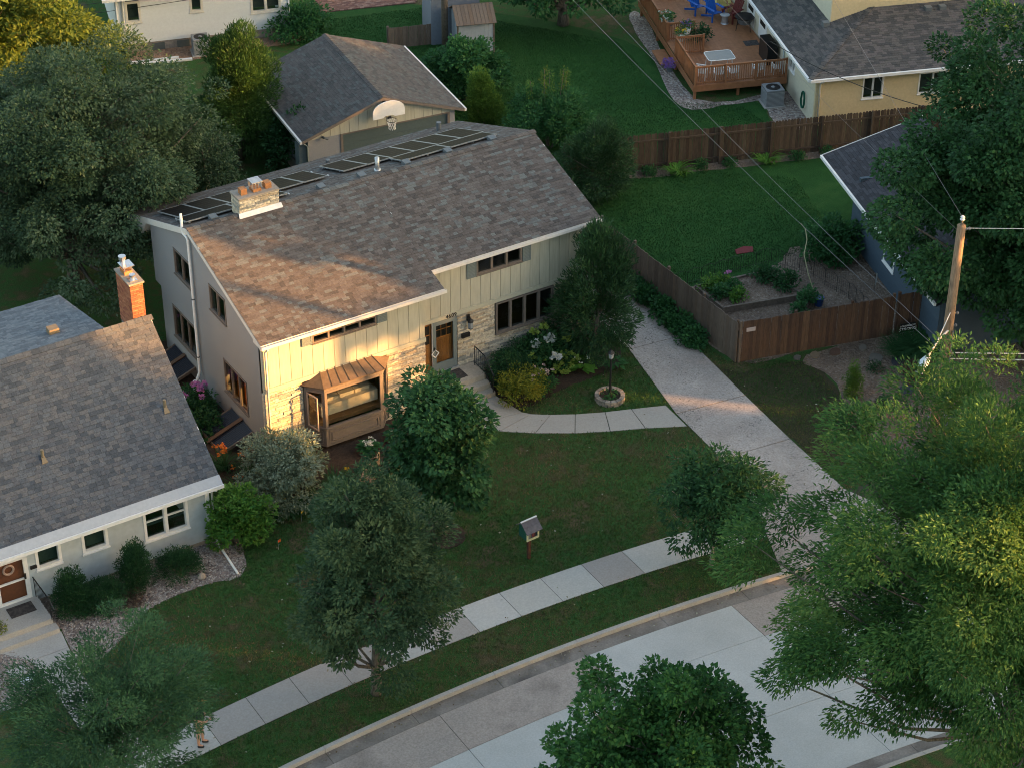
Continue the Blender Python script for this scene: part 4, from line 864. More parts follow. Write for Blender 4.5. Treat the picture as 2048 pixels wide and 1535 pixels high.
ne = MB()
for k in range(12):
    a = R(30*k)
    for s in (-1, 1): ne.tube([rc+Vector((rad*math.cos(a+s*R(tw)), rad*math.sin(a+s*R(tw)), -dz)) for rad, tw, dz in ((.22, 0, 0), (.17, 15, .15), (.14, 30, .30), (.15, 45, .42))], .008, 3)
ne.build('net', M['white'], hp)
# ------------------------------------------------------------------ left neighbour house
NH = thing('pale_blue_cottage', 'pale blue lap-sided house with grey shingle roof and brick chimney at the left', 'house')
SN = (6.5-2.65)/5.05; nz = lambda y: 2.65+SN*(y+3.7); NX0, NX1 = -19.0, -3.38
nops = [(-6.03, -4.55, 1.04, 2.18), (-8.19, -7.40, 1.42, 2.12), (-9.78, -9.02, 1.42, 2.15), (-11.25, -10.15, .36, 2.12)]
wall('front_wall', NH, M['vent'], 'x', -3.2, .15, -18.6, -3.75, .2, lambda s: 2.75, nops)
wall('gable_wall', NH, M['bluesiding'], 'y', -3.75, .15, -3.18, 5.9, -.1, lambda s: min(nz(s)-.2, 6.3, 6.3-(s-1.35)*.8 if s > 1.35 else 99), cuts=(1.35,), inward=-1)
MB().box(-18.6, -3.77, -3.17, -3.05, -.15, .2).build('foundation', M['foundation'], NH)
lap_siding(NH, 'x', -3.2, -13.0, -3.76, .21, 2.6, M['bluesiding'], nops, .19)
MB().box(-3.86, -3.70, -3.245, -3.16, .2, 2.62).build('corner_board', M['white'], NH)
for (a, c, p, q), (nl, rw) in zip(nops[:3], ((2, 2), (1, 1), (1, 1))): window(NH, 'x', -3.2, a-.06, c+.06, p-.06, q+.06, nl, 'white', .10, .05, .08, splits=[.6] if rw == 2 else None, shade=(.98 if rw == 1 else .42, 'blind'), mull=.12)
nd = MB().box(-11.15, -10.25, -3.14, -3.10, .40, 2.08).build('front_door', M['brown_door'], NH)
MB().box(-11.25, -11.13, -3.25, -3.19, .38, 2.12).box(-10.27, -10.12, -3.25, -3.19, .38, 2.12).box(-11.13, -10.27, -3.25, -3.19, 2.02, 2.12).box(-11.13, -10.27, -3.25, -3.19, .38, .5).box(-11.13, -10.27, -3.25, -3.19, 1.2, 1.26).build('storm_door', M['white'], NH)
MB().box(-10.30, -10.24, -3.31, -3.255, 1.25, 1.45).build('door_handle', M['black'], NH)
wt = thing('door_wreath', 'pale wreath on the brown front door of the blue house', 'wreath'); MB().tube([(-10.75+.17*math.cos(R(30*k)), -3.18, 1.72+.17*math.sin(R(30*k))) for k in range(13)], .04, 6).build('wreath_ring', solid('dried_wreath', (.38, .27, .22)), wt)
MB().box(-10.06, -9.84, -3.30, -3.225, 1.52, 1.62).build('mailbox', M['black'], NH); MB().box(-9.26, -9.08, -3.29, -3.225, .52, .78).build('outlet_box', M['white'], NH)
for x in (-7.85, -5.5): MB().box(x-.32, x+.32, -3.235, -3.172, -.05, .17).build('basement_window', M['screen'], NH)
nr = MB()
for (y0, z0, y1, z1, xa, xb) in ((-3.7, 2.65, 1.35, 6.5, NX0, NX1), (1.35, 6.5, 6.3, 2.8, NX0, NX1)):
    v = [(xa, y0, z0), (xb, y0, z0), (xb, y1, z1), (xa, y1, z1)]; nr.add([(p[0], p[1], p[2]-.16) for p in v]+[(p[0], p[1], p[2]-.006) for p in v], [(0, 3, 2, 1), (4, 5, 6, 7), (0, 1, 5, 4), (1, 2, 6, 5), (2, 3, 7, 6), (3, 0, 4, 7)])
NRF = nr.build('roof', M['white'], NH); es = Vector((0, 1, SN)).normalized()
recs = shingle_recs((-13.0, -3.5, nz(-3.5)), (1, 0, 0), es, 9.62, 4.85*math.sqrt(1+SN*SN), .145, .12, .30, .013)
pieces_or_stuff(NRF, 'shingle', 'shingles', recs, M['shn_o'], M['shn_a'], 300)
ridge_caps(NRF, M['shn_o'], (-13.0, 1.35, 6.51), (NX1, 1.35, 6.51), .15, SN, .7, (0, -1, 0), .28)
dm_ = MB(); v = [(-19, 1.45, 6.42), (-4.95, 1.45, 6.42), (-4.95, 5.8, 5.46), (-19, 5.8, 5.46)]
dm_.add([(p[0], p[1], p[2]-.14) for p in v]+v, [(0, 3, 2, 1), (4, 5, 6, 7), (0, 1, 5, 4), (1, 2, 6, 5), (2, 3, 7, 6), (3, 0, 4, 7)]); DR = dm_.build('dormer_roof', M['shn_a'], NH)
MB().box(-19, -5.15, 5.45, 5.6, 3.0, 5.35).box(-5.3, -5.15, 2.2, 5.45, 3.0, 5.5).build('dormer_wall', M['bluesiding'], NH)
recs = shingle_recs((-13, 5.8, 5.47), (1, 0, 0), Vector((0, -1, .2207)).normalized(), 8.05, 4.4, .145, .12, .3, .012)
A = np.array(recs); V, F = boxes_np(A[:, 0], A[:, 1], A[:, 2], A[:, 3]); so_ = link(bpy.data.objects.new('shingles', mesh_np('shingles', V, F, pm('blue_grey_shingles', [(.13, .15, .17), (.16, .18, .2), (.11, .125, .145)], 'attr', const=True, grain=.2), np.repeat(RNG.random(len(A)), 8))), DR); so_['kind'] = 'stuff'
MB().prism([(-13.0, -3.74, 2.655), (NX1, -3.74, 2.655), (NX1, -3.48, 2.87), (-13.0, -3.48, 2.87)], (0, -.012, .018)).build('gutter_guard', solid('guard_grey', (.40, .42, .45), .4), NH)
MB().box(-13, NX1+.02, -3.80, -3.745, 2.53, 2.66).build('gutter', M['white'], NH)
pipe('downspout', [(-3.62, -3.74, 2.55), (-3.62, -3.70, 2.45), (-3.62, -3.30, 2.3), (-3.62, -3.30, .32), (-3.68, -3.6, .2), (-3.75, -5.25, .06)], .05, 'white', NH, 4)
for (x, y) in ((-8.6, -1.53), (-4.17, -1.26)):
    z = nz(y); MB().tube([(x, y, z-.02), (x, y, z+.34)], .055, 9).prism([(x-.1, y-.17, nz(y-.17)+.03), (x+.1, y-.17, nz(y-.17)+.03), (x+.03, y+.05, nz(y+.05)+.12), (x-.03, y+.05, nz(y+.05)+.12)], (0, 0, .02)).build('vent_stack', solid('tan_boot', (.22, .17, .11)), NH)
MB().box(-6.6, -6.25, 2.3, 2.62, 6.2, 6.42).build('roof_vent', solid('tan_boot', (.22, .17, .11)), NH); MB().tube([(-8.9, 2.9, 5.9), (-8.9, 2.9, 6.5)], .05, 8).build('vent_stack', M['grey_metal'], NH)
# brick chimney, brick by brick
BC = MB().box(-3.94, -3.49, 1.42, 2.58, 4.5, 7.82).build('brick_chimney', M['mortar'], NH)
z = 5.9; k = 0
while z < 7.78:
    for (kind, w0, a0, a1) in (('x', 1.41, -3.95, -3.48), ('y', -3.95, 1.41, 2.59)):
        s = a0-(.105 if k % 2 else 0)
        while s < a1-.02:
            a, c = max(a0, s)+.004, min(a1, s+.21)-.004; s += .21
            if c-a < .03: continue
            if kind == 'x': piece('brick', M['brick'], BC, a, c, w0-.012, w0+.009, z+.004, z+.066)
            else: piece('brick', M['brick'], BC, w0-.012, w0+.009, a, c, z+.004, z+.066)
    z += .072; k += 1
MB().prism([(-3.99, 1.36, 7.80), (-3.44, 1.36, 7.80), (-3.44, 2.64, 7.80), (-3.99, 2.64, 7.80)], (0, 0, .06)).build('chimney_crown', M['foundation'], BC)
MB().box(-3.86, -3.58, 2.0, 2.4, 7.86, 8.0).build('flue', M['terracotta'], BC); MB().box(-3.92, -3.50, 1.95, 2.42, 8.16, 8.19).box(-3.86, -3.84, 2.0, 2.02, 8, 8.16).box(-3.6, -3.58, 2.0, 2.02, 8, 8.16).box(-3.86, -3.84, 2.38, 2.4, 8, 8.16).box(-3.6, -3.58, 2.38, 2.4, 8, 8.16).build('flue_hood', M['steel'], BC)
MB().tube([(-3.78, 2.3, 8.15), (-3.78, 2.3, 8.38)], .085, 12).tube([(-3.78, 2.3, 8.34), (-3.78, 2.3, 8.46)], .13, 14).build('flue_cap', M['steel'], BC); MB().box(-3.88, -3.6, 1.5, 1.78, 7.86, 7.89).tube([(-3.74, 1.64, 7.89), (-3.74, 1.64, 8.0)], .07, 12).tube([(-3.74, 1.64, 8.0), (-3.74, 1.64, 8.07)], .105, 14).build('flue_cap', M['steel'], BC)
ns = thing('cottage_steps', 'two concrete steps at the brown door of the blue house', 'steps')
MB().box(-11.9, -9.97, -4.6, -3.24, -.1, .40).build('landing', M['concrete'], ns); MB().box(-11.95, -9.9, -4.95, -4.605, -.1, .2).build('step', M['concrete'], ns)
tag(MB().box(-11.1, -10.25, -3.95, -3.42, .402, .416).build('doormat', M['mat_rubber']), 'black doormat at the brown door of the blue house', 'doormat')
nrl = thing('cottage_railing', 'black iron railing on the steps of the blue house', 'railing')
MB().tube([(-10.03, -3.28, 1.2), (-10.0, -4.6, 1.18), (-9.97, -4.9, .95)], .022, 6).build('handrail', M['black'], nrl)
for k in range(12): y = -3.3-k*.125; MB().tube([(-10.02, y, 1.19), (-10.02, y, .40 if k in (0, 11) else .5)], .016 if k in (0, 11) else .008, 5).build('post' if k in (0, 11) else 'baluster', M['black'], nrl)
# ------------------------------------------------------------------ yellow house and deck, upper right
YR = R(-19.5); YO = (32.72, 10.38, 0); YH = thing('yellow_house', 'pale yellow house with dark hip roof and a raised deck, upper right', 'house', YO, YR); SY = .29
yo = [(2.23, 3.23, 1.15, 2.24), (4.92, 6.3, 1.13, 2.2)]; yl = [(2.85, 3.75, 1.25, 2.05), (7.1, 8.3, .8, 2.3), (9.0, 10.2, .8, 2.3)]
wall('front_wall', YH, M['yellow'], 'x', 0, .15, 0, 12, -.1, lambda s: 2.62, yo); wall('side_wall', YH, M['paleyellow'], 'y', 0, .15, 0.15, 14, -.1, lambda s: 2.62, yl)
for (a, c, p, q) in yo: window(YH, 'x', 0, a, c, p, q, 2, 'white', .06, .03, .08, shade=(.95, 'screen'))
window(YH, 'y', 0, *yl[0], 2, 'white', .06, .03, .08)
for (a, c, p, q) in yl[1:]:
    d_ = MB(); cbox(d_, 'y', 0, a, c, -.05, .03, p, q); d_ = d_.build('patio_door', M['white'], YH); d2 = MB(); cbox(d2, 'y', 0, a+.2, c-.2, .031, .036, p+.7, q-.15); d2.build('pane', M['dark'], d_)
yr_ = MB(); E0 = (-.45, -.45); RH = 4.5
v = [(-.45, -.45, 2.6), (12.5, -.45, 2.6), (12.5, 4.05, 2.6+SY*4.5), (4.05, 4.05, 2.6+SY*4.5), (4.05, 14.5, 2.6+SY*4.5), (-.45, 14.5, 2.6)]
yr_.add(v+[(p[0], p[1], p[2]-.15) for p in v], [(0, 1, 2, 3), (0, 3, 4, 5), (6, 9, 8, 7), (6, 11, 10, 9), (0, 6, 7, 1), (5, 11, 6, 0)]); YRF = yr_.build('roof', M['shy_a'], YH); ky = math.sqrt(1+SY*SY); recs = []
for rr in shingle_recs((-.45, -.45, 2.605), (1, 0, 0), Vector((0, 1, SY)).normalized(), 9.5, 4.5*ky, .15, .2, .4):
    if rr[0][0]+rr[1][0]*.3 > rr[0][1]: recs.append(rr)
for rr in shingle_recs((-.45, 12.0, 2.605), (0, -1, 0), Vector((1, 0, SY)).normalized(), 12.45, 4.5*ky, .15, .2, .4):
    if rr[0][1]+rr[1][1]*.7 > rr[0][0]: recs.append(rr)
pieces_or_stuff(YRF, 'shingle', 'shingles', recs, M['shy_o'], M['shy_a'], 200, YR, YO)
ridge_caps(YRF, M['shy_o'], (-.45, -.45, 2.62), (3.9, 3.9, 2.62+SY*4.35), .13, .1, .1, Vector((.707, -.707, 0)), .28)
MB().box(-.47, 12.5, -.56, -.455, 2.47, 2.6).build('gutter', M['white'], YH); MB().box(-.56, -.455, -.45, 14.5, 2.47, 2.6).build('gutter', M['white'], YH)
MB().box(1.9, 9, 3.8, 14, 2.9, 6.2).build('upper_storey', M['yellow'], YH); MB().box(1.86, 1.898, 3.81, 14, 2.9, 6.2).build('upper_side', M['paleyellow'], YH)
MB().box(1.45, 1.75, 3.5, 3.8, 3.1, 3.4).build('roof_vent', M['vent'], YH)
for x in (6.3, 7.0): MB().box(x, x+.3, 3.2, 3.5, 3.6, 3.85).build('roof_vent', M['vent'], YH)
pipe('downspout', [(.18, -.5, 2.5), (.18, -.35, 2.35), (.18, -.06, 2.2), (.18, -.06, .1)], .045, 'white', YH, 4); pipe('downspout', [(-.5, 4.4, 2.5), (-.06, 4.4, 2.3), (-.06, 4.4, .5), (-.3, 4.0, .35), (-1.2, 3.6, .1)], .045, 'bluewhite', YH, 4)
hs = thing('garden_hose', 'coiled green hose hanging on the wall of the yellow house', 'hose', YO, YR); MB().tube([(-.08-.002*k, 1.25+.22*math.cos(R(40*k)), .75+.42*math.sin(R(40*k))) for k in range(37)], .022, 5).build('coil', solid('hose_green', (.01, .10, .06)), hs)
def ac(label, loc, rz, r_=.42, h=.85):
    t = thing('air_conditioner', label, 'air conditioner', loc, rz, 'outdoor air conditioners'); b = MB().box(-r_, r_, -r_, r_, .05, h-.06); b.build('body', M['grey_paint'], t)
    for k in range(11): MB().box(-r_-.012, r_+.012, -r_-.012, r_+.012, .10+k*.062, .12+k*.062).build('louvre', M['grey_metal'], t)
    MB().box(-r_-.01, r_+.01, -r_-.01, r_+.01, h-.06, h).build('top', M['grey_paint'], t); MB().lathe((0, 0, h), [(r_*.8, 0), (r_*.8, .012)], 18).build('fan_grille', M['black'], t); MB().lathe((0, 0, h+.012), [(.1, 0), (.06, .03)], 10).build('fan_hub', M['grey_paint'], t)
    MB().box(-r_-.1, r_+.1, -r_-.1, r_+.1, -.02, .05).build('pad', M['concrete'], t)
ac('grey air conditioner beside the brown deck at the yellow house', (32.55, 13.2, 0), YR); ac('grey air conditioner against the foundation of the white house', (12.25, 32.0, 0), R(-16), .38, .85)
DK = thing('raised_deck', 'orange-brown wooden deck with railing beside the yellow house', 'deck', YO, YR)
x = -4.55
while x < -.12: piece('deck_board', M['deck'], DK, x, x+.135, 3.65, 13.5, .72, .755); x += .14
MB().box(-4.6, -.1, 3.60, 3.64, .45, .755).build('skirt_board', M['deck'], DK); MB().box(-4.64, -4.605, 3.6, 13.5, .45, .755).build('skirt_board', M['deck'], DK)
for (x, y) in ((-4.5, 3.8), (-2.4, 3.8), (-.4, 3.8), (-4.5, 7), (-4.5, 10.3), (-4.5, 13.3)): MB().box(x-.06, x+.06, y-.06, y+.06, -.1, .72).build('deck_post', M['deck'], DK)
MB().box(-5.3, -4.66, 6.9, 8.5, .34, .40).build('deck_step', M['deck'], DK)
def railing(p0, p1, parent, z0=.755, h=.95, step=.105):
    p0, p1 = Vector((*p0, 0)), Vector((*p1, 0)); d = p1-p0; L = d.length; d.normalize(); nrm = Vector((-d.y, d.x, 0)); n = int(L/step)
    for (zz, hh, ww) in ((z0+h-.04, .04, .07), (z0+.08, .06, .03), (z0+h-.10, .055, .03)): opiece('rail', M['deck'], parent, p0-nrm*ww/2+Vector((0, 0, zz)), d*L, nrm*ww, (0, 0, hh))
    for k in range(n+1): opiece('baluster', M['deck'], parent, p0+d*(k*L/n-.018)+nrm*.016+Vector((0, 0, z0+.03)), d*.036, nrm*.03, (0, 0, h-.08))
    for k in range(int(L/2)+2):
        q = p0+d*min(L, k*L/(int(L/2)+1)); opiece('railing_post', M['deck'], parent, q-d*.045-nrm*.075+Vector((0, 0, z0-.3)), d*.09, nrm*.09, (0, 0, h+.34))
for a, c in (((-4.55, 3.68), (-.15, 3.68)), ((-4.55, 3.75), (-4.55, 7.0)), ((-4.5, 7.0), (-3.2, 7.0)), ((-4.5, 8.6), (-3.2, 8.6)), ((-4.55, 8.6), (-4.55, 13.4)), ((-4.5, 13.4), (-1.6, 13.4))): railing(a, c, DK)
# ------------------------------------------------------------------ white house, upper left
WR = R(-16); WO = (8.82, 33.9, 0); WH = thing('white_house', 'white lap-sided house with block foundation, upper left', 'house', WO, WR)
wo_ = [(.5, 1.15, 1.6, 2.6), (3.6, 4.15, 1.8, 2.6), (6.55, 7.95, 1.4, 2.5)]
wall('front_wall', WH, M['vent'], 'x', 0, .15, 0, 8.42, .45, lambda s: 2.95, wo_); MB().box(8.28, 8.42, .16, 8, -.1, 2.9).build('side_wall', M['white'], WH); MB().box(0, .14, .16, 8, -.1, 2.9).build('side_wall', M['white'], WH)
lap_siding(WH, 'x', 0, 0, 8.42, .46, 2.85, M['whitesiding'], wo_, .125)
k = 0
for zz in (-.05, .2):
    x = 0.02-(.2 if k else 0); k += 1
    while x < 8.4: piece('foundation_block', M['block'], WH, max(.02, x), min(8.4, x+.39), .02, .16, zz, zz+.24); x += .4
for (a, c, p, q), nl in zip(wo_, (1, 1, 2)): window(WH, 'x', 0, a-.05, c+.05, p-.05, q+.05, nl, 'offwhite', .11, .05, .08, shade=(.9, 'screen'), mull=.12)
for x in (1.9, 3.1): MB().box(x-.3, x+.3, -.015, .018, .0, .36).build('basement_window', M['screen'], WH)
MB().box(-.6, 8.9, -.45, .0, 2.9, 3.06).box(-.62, 8.92, -.56, -.455, 2.95, 3.08).build('eave', M['white'], WH); v = [(-.6, -.45, 3.07), (8.9, -.45, 3.07), (8.9, 4, 4.6), (-.6, 4, 4.6)]
MB().add(v, [(0, 1, 2, 3)]).build('roof', solid('brown_roof', (.16, .09, .06), .9), WH)
pipe('downspout', [(.05, -.06, 2.9), (.05, -.06, .05)], .045, 'white', WH, 4); pipe('downspout', [(8.38, -.06, 2.9), (8.38, -.06, .1), (7.6, -.5, .06)], .045, 'white', WH, 4)
pipe('conduit', [(.35, -.08, 2.9), (.35, -.08, 1.6), (.35, -.1, 1.3), (.8, -.1, .62)], .04, 'offwhite', WH, 6); MB().lathe((.35, -.12, 1.25), [(.13, 0), (.13, .3)], 10).build('meter', M['offwhite'], WH)
for k, (x, y, a) in enumerate(((9.9, 32.3, .02), (10.4, 31.85, -.02))):
    t = MB().box(-1.2, 1.2, -.08, .08, .01, .1).build('gutter_length', M['white']); t.location = (x, y, 0); t.rotation_euler = (0, 0, R(-17)+a)
    tag(t, ['white gutter length lying at the edge of the red rock', 'white gutter length lying on the grass, nearer of the two'][k], 'gutter', 'loose gutter lengths')
# brick patio, far yard
pt = thing('patio', 'reddish brick patio at the top edge beyond the dark lawn', 'patio', (19.6, 33.0, 0), R(-17)); recs = []
MB().box(-.3, 4.6, -.05, 4.05, 0, .012).build('patio_bed', M['joint'], pt)
for r_ in range(40):
    for c_ in range(24): x = -.3+c_*.205+(.1 if r_ % 2 else 0); recs.append(((x, r_*.1, .012), (.195, 0, 0), (0, .092, 0), (0, 0, random.uniform(.028, .04))))
pieces_or_stuff(pt, 'brick', 'patio_bricks', recs, pm('patio_brick', [(.20, .10, .075), (.25, .13, .10), (.17, .085, .07), (.30, .18, .14)], 'obj', const=True, grain=.2), pm('patio_brick_a', [(.20, .10, .075), (.25, .13, .10), (.17, .085, .07), (.30, .18, .14)], 'attr', const=True, grain=.2), 200, R(-17), (19.6, 33, 0))
# ------------------------------------------------------------------ shed with plank roof
SO = thing('garden_shed', 'small pale blue shed with a weathered plank roof', 'shed', (22.55, 24.95, 0), R(-19))
MB().box(0, 1.75, 0, 1.5, 0, 1.95).build('wall', solid('shed_blue', (.34, .38, .42)), SO)
for k in range(8): MB().box(.04+k*.21, .04+k*.21+.2, -.022, -.003, .02, 1.84).build('wall_plank', solid('shed_blue', (.36, .40, .44)), SO)
MB().box(-.04, .03, -.04, .05, 0, 1.9).box(1.72, 1.8, -.04, .05, 0, 1.9).build('corner_post', M['timber'], SO)
for k in range(11): MB().prism([(-.12+k*.18, -.28, 1.80), (-.12+k*.18+.17, -.28, 1.80), (-.12+k*.18+.17, .75, 2.42), (-.12+k*.18, .75, 2.42)], (0, -.02, .03)).build('roof_plank', M['picket_old'], SO)
MB().prism([(-.1, .75, 2.42), (1.85, .75, 2.42), (1.85, 1.7, 1.9), (-.1, 1.7, 1.9)], (0, 0, .03)).build('rear_roof', M['picket_old'], SO)
PH = thing('blue_wall_shed', 'taller grey-blue shed wall with pale fascia behind the plank roof shed', 'shed', (22.2, 26.9, 0), R(-19)); MB().box(0, 2.4, 0, 2.4, 0, 2.7).build('wall', solid('shed_slate', (.19, .22, .27)), PH); MB().box(-.15, 2.6, -.2, 2.6, 2.7, 2.82).build('roof', M['offwhite'], PH)
up_ = thing('utility_pole', 'grey wooden utility pole beside the small plank-roofed shed', 'utility pole', (22.45, 26.0, 0), 0, 'utility poles'); MB().tube([(0, 0, -.1), (.0, .05, 9)], [.17, .13], 10).build('pole', M['timber'], up_, smooth=True)
up2 = thing('utility_pole', 'wooden utility pole behind the sunlit tree at the upper left', 'utility pole', (7.0, 36.2, 0), 0, 'utility poles'); MB().tube([(0, 0, -.1), (0, 0, 9)], [.16, .13], 10).build('pole', M['barkpole'], up2, smooth=True)
# ------------------------------------------------------------------ blue house at right
BL = thing('blue_house', 'dark blue house with dark roof and white eave line, right, behind the big tree', 'house', (27.68, 1.5, 0), R(-18))
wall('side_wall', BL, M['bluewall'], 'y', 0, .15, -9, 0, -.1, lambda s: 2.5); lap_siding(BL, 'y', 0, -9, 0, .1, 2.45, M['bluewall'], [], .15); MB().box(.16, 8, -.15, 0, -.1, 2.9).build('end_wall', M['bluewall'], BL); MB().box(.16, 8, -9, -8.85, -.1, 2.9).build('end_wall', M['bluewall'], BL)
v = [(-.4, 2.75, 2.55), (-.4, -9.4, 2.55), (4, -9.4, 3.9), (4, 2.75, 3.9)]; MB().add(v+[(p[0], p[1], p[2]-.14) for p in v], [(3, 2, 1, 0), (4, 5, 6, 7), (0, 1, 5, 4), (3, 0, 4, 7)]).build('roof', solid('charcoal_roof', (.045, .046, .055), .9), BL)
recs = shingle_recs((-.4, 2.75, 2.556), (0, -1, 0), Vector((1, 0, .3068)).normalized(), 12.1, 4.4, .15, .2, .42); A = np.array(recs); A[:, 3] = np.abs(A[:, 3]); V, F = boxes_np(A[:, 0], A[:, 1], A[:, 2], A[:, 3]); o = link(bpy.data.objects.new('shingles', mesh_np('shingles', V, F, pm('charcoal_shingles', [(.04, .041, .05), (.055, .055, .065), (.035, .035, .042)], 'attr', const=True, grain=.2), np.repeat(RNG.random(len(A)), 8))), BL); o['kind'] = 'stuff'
MB().box(-.50, -.405, -9.4, 2.78, 2.45, 2.57).build('gutter', M['white'], BL); MB().prism([(-.42, 2.76, 2.42), (4, 2.76, 3.76), (4, 2.76, 3.92), (-.42, 2.76, 2.58)], (0, .03, 0)).build('fascia', M['white'], BL)
window(BL, 'y', 0, -4.6, -3.5, 1.0, 2.1, 1, 'white', .1, .04, .08)
# ------------------------------------------------------------------ fences
def fence(label, p0, p1, h, mat, side=1, step=.145, dog=False, name='wood_fence', group='board fences around the right-hand yard', rails=(.25, 1.45), rail_side=-1, pw=.02):
    t = thing(name, label, 'fence', (p0[0], p0[1], 0), math.atan2(p1[1]-p0[1], p1[0]-p0[0]), group); L = math.hypot(p1[0]-p0[0], p1[1]-p0[1]); n = int(L/step); P = []
    if dog:
        b = MB().prism([(0, 0, 0), (.93, 0, 0), (.93, 0, .965), (.72, 0, 1), (.21, 0, 1), (0, 0, .965)], (0, 1, 0)); me = bpy.data.meshes.new('dog_ear'); me.from_pydata(b.v, [], b.f); me.materials.append(mat)
    for k in range(n):
        hh = h+random.uniform(-.015, .02); dx = random.uniform(-.004, .004)
        if dog:
            o = link(bpy.data.objects.new('picket', me), t); o.location = (k*step+dx, random.uniform(0, .006), .03); o.scale = (step, pw, hh-.03)
        else: o = piece('picket', mat, t, k*step+dx, k*step+step*.945+dx, random.uniform(0, .006), pw+.004, .03, hh)
        o.rotation_euler[1] = random.gauss(0, .006)
    y0, y1 = (pw+.008, pw+.05) if rail_side > 0 else (-.05, -.004)
    for z in rails: piece('rail', mat, t, 0, L, y0, y1, z, z+.09)
    for k in range(int(L/2.35)+2):
        x = min(L-.05, k*2.35); yy = (pw+.052, pw+.15) if rail_side > 0 else (-.15, -.052); piece('post', mat, t, x-.05, x+.05, *yy, -.1, h+.06)
    return t
F1 = fence('weathered board fence running along the driveway', (18.0, -3.6), (18.0, 9.6), 1.8, M['picket_old'], rail_side=-1)
F2 = fence('reddish-brown board fence facing the street beside the driveway', (18.04, -3.62), (24.35, -5.22), 1.8, M['picket'], rail_side=1)
F3 = fence('reddish-brown board gate section next to the dark blue house', (24.5, -5.28), (26.6, -5.85), 1.85, M['picket'], rail_side=1)
F4 = fence('dark brown dog-eared fence across the back lawn with rails showing', (20.3, 12.05), (37.0, 6.35), 1.78, M['picket_dark'], rail_side=-1, dog=True, rails=(.25, 1.42))
fence('low weathered fence behind the lilac near the small shed', (20.2, 27.6), (22.4, 26.9), 1.1, M['picket_old'], rail_side=1, rails=(.3, .8))
pq = MB().box(.0, .36, -.03, -.004, 1.36, 1.52).build('plaque', solid('pale_plaque', (.50, .42, .40))); pq.location = (18.04, -3.62, 0); pq.rotation_euler = (0, 0, math.atan2(-1.6, 6.31)); pq.location.x += .28; pq.location.y -= .075
tag(pq, 'small pale plaque on the corner of the board fence', 'plaque')
sg = thing('yard_sign', 'black yard sign with white lettering in front of the gate', 'sign', (24.35, -5.62, 0), R(-14)); MB().box(-.02, .62, -.012, .012, .28, .74).build('panel', M['black'], sg)
text3d('LONGFELLOW', .098, (.30, -.016, .60), (R(90), 0, 0), M['white'], sg, depth=.002); text3d('STRONG', .185, (.30, -.016, .42), (R(90), 0, 0), M['white'], sg, depth=.002, shear=.2); MB().box(.0, .6, -.017, -.013, .30, .345).build('stripe', solid('sign_grey', (.40, .43, .46)), sg)
for x in (.1, .5): MB().tube([(x, 0, -.1), (x, 0, .3)], .008, 5).build('stake', M['grey_metal'], sg)
# ------------------------------------------------------------------ street-side pole, lamp and wires
UP = thing('utility_pole', 'tall sunlit wooden utility pole with street light at the right', 'utility pole', (20.75, -11.7, 0), 0, 'utility poles')
MB().tube([(0.15, .1, -.2), (.08, .05, 4.5), (0, 0, 9.15)], [.21, .185, .15], 14).build('pole', M['barkpole'], UP, smooth=True)
MB().box(-.03, .03, -.03, .03, 9.15, 9.35).build('top_pin', M['timber'], UP); MB().lathe((0, 0, 9.35), [(.06, 0), (.09, .04), (.05, .09), (.08, .13), (.03, .18)], 10).build('insulator', M['white'], UP)
for (z, a) in ((8.95, .22), (5.6, .2), (5.1, .2), (4.7, .2), (3.9, .2)): MB().tube([(.1, -.02, z), (.1+a, -.06, z+.02)], .03, 6).lathe((.1+a, -.06, z-.03), [(.05, 0), (.06, .05), (.03, .1)], 8).build('bracket', M['vent'], UP)
MB().tube([(.14, .0, .2), (.12, -.16, 2), (.1, -.18, 5)], .03, 5).build('riser', M['vent'], UP)
sl_ = thing('street_light', 'pale blue-grey cobra head street light on the wooden pole', 'street light', (20.75, -11.7, 0)); aim = Vector((-.93, -.37, 0))
P0 = Vector((-.05, -.08, 5.0)); MB().tube([P0, P0+aim*.55+Vector((0, 0, .0)), P0+aim*.85+Vector((0, 0, -.08)), P0+aim*1.35+Vector((0, 0, -.3))], .035, 8).build('arm', M['gutter'], sl_); MB().tube([P0+Vector((0, 0, .75)), P0+aim*.8+Vector((0, 0, -.02))], .018, 6).build('brace', M['gutter'], sl_)
hd = P0+aim*1.35+Vector((0, 0, -.3)); sd_ = Vector((aim.y, -aim.x, 0)); b = MB()
prof = [(0, .05, .03), (.12, .13, .06), (.30, .19, .09), (.46, .17, .09), (.56, .10, .05)]; ring = []
for (d_, wd, hh) in prof: ring.append([hd+aim*d_*1.05+Vector((0, 0, -.42*d_))+sd_*wd*math.cos(R(36*k))+Vector((0, 0, hh*math.sin(R(36*k)))) for k in range(10)])
b.add([p for r_ in ring for p in r_], [(i*10+k, i*10+(k+1) % 10, (i+1)*10+(k+1) % 10, (i+1)*10+k) for i in range(len(prof)-1) for k in range(10)]+[tuple(range(9, -1, -1)), tuple(40+k for k in range(10))]); b.build('lamp_head', M['bluewhite'], sl_, smooth=True)
MB().obox(hd+aim*.52+Vector((0, 0, -.34)), aim*.14, sd_*.14, Vector((0, 0, .04))).build('lens', M['lampglass'], sl_); MB().lathe(hd+aim*.12+Vector((0, 0, .02)), [(.05, 0), (.05, .07), (.02, .09)], 8).build('photocell', M['black'], sl_)
def wire(label, p0, p1, sag=.3, r=.013, mat='wire', group='overhead wires'):
    p0, p1 = Vector(p0), Vector(p1); pts = [p0.lerp(p1, k/16)-Vector((0, 0, sag*4*(k/16)*(1-k/16))) for k in range(17)]
    o = MB().tube(pts, r, 4).build('overhead_wire', M[mat]); tag(o, label, 'wire', group); return o
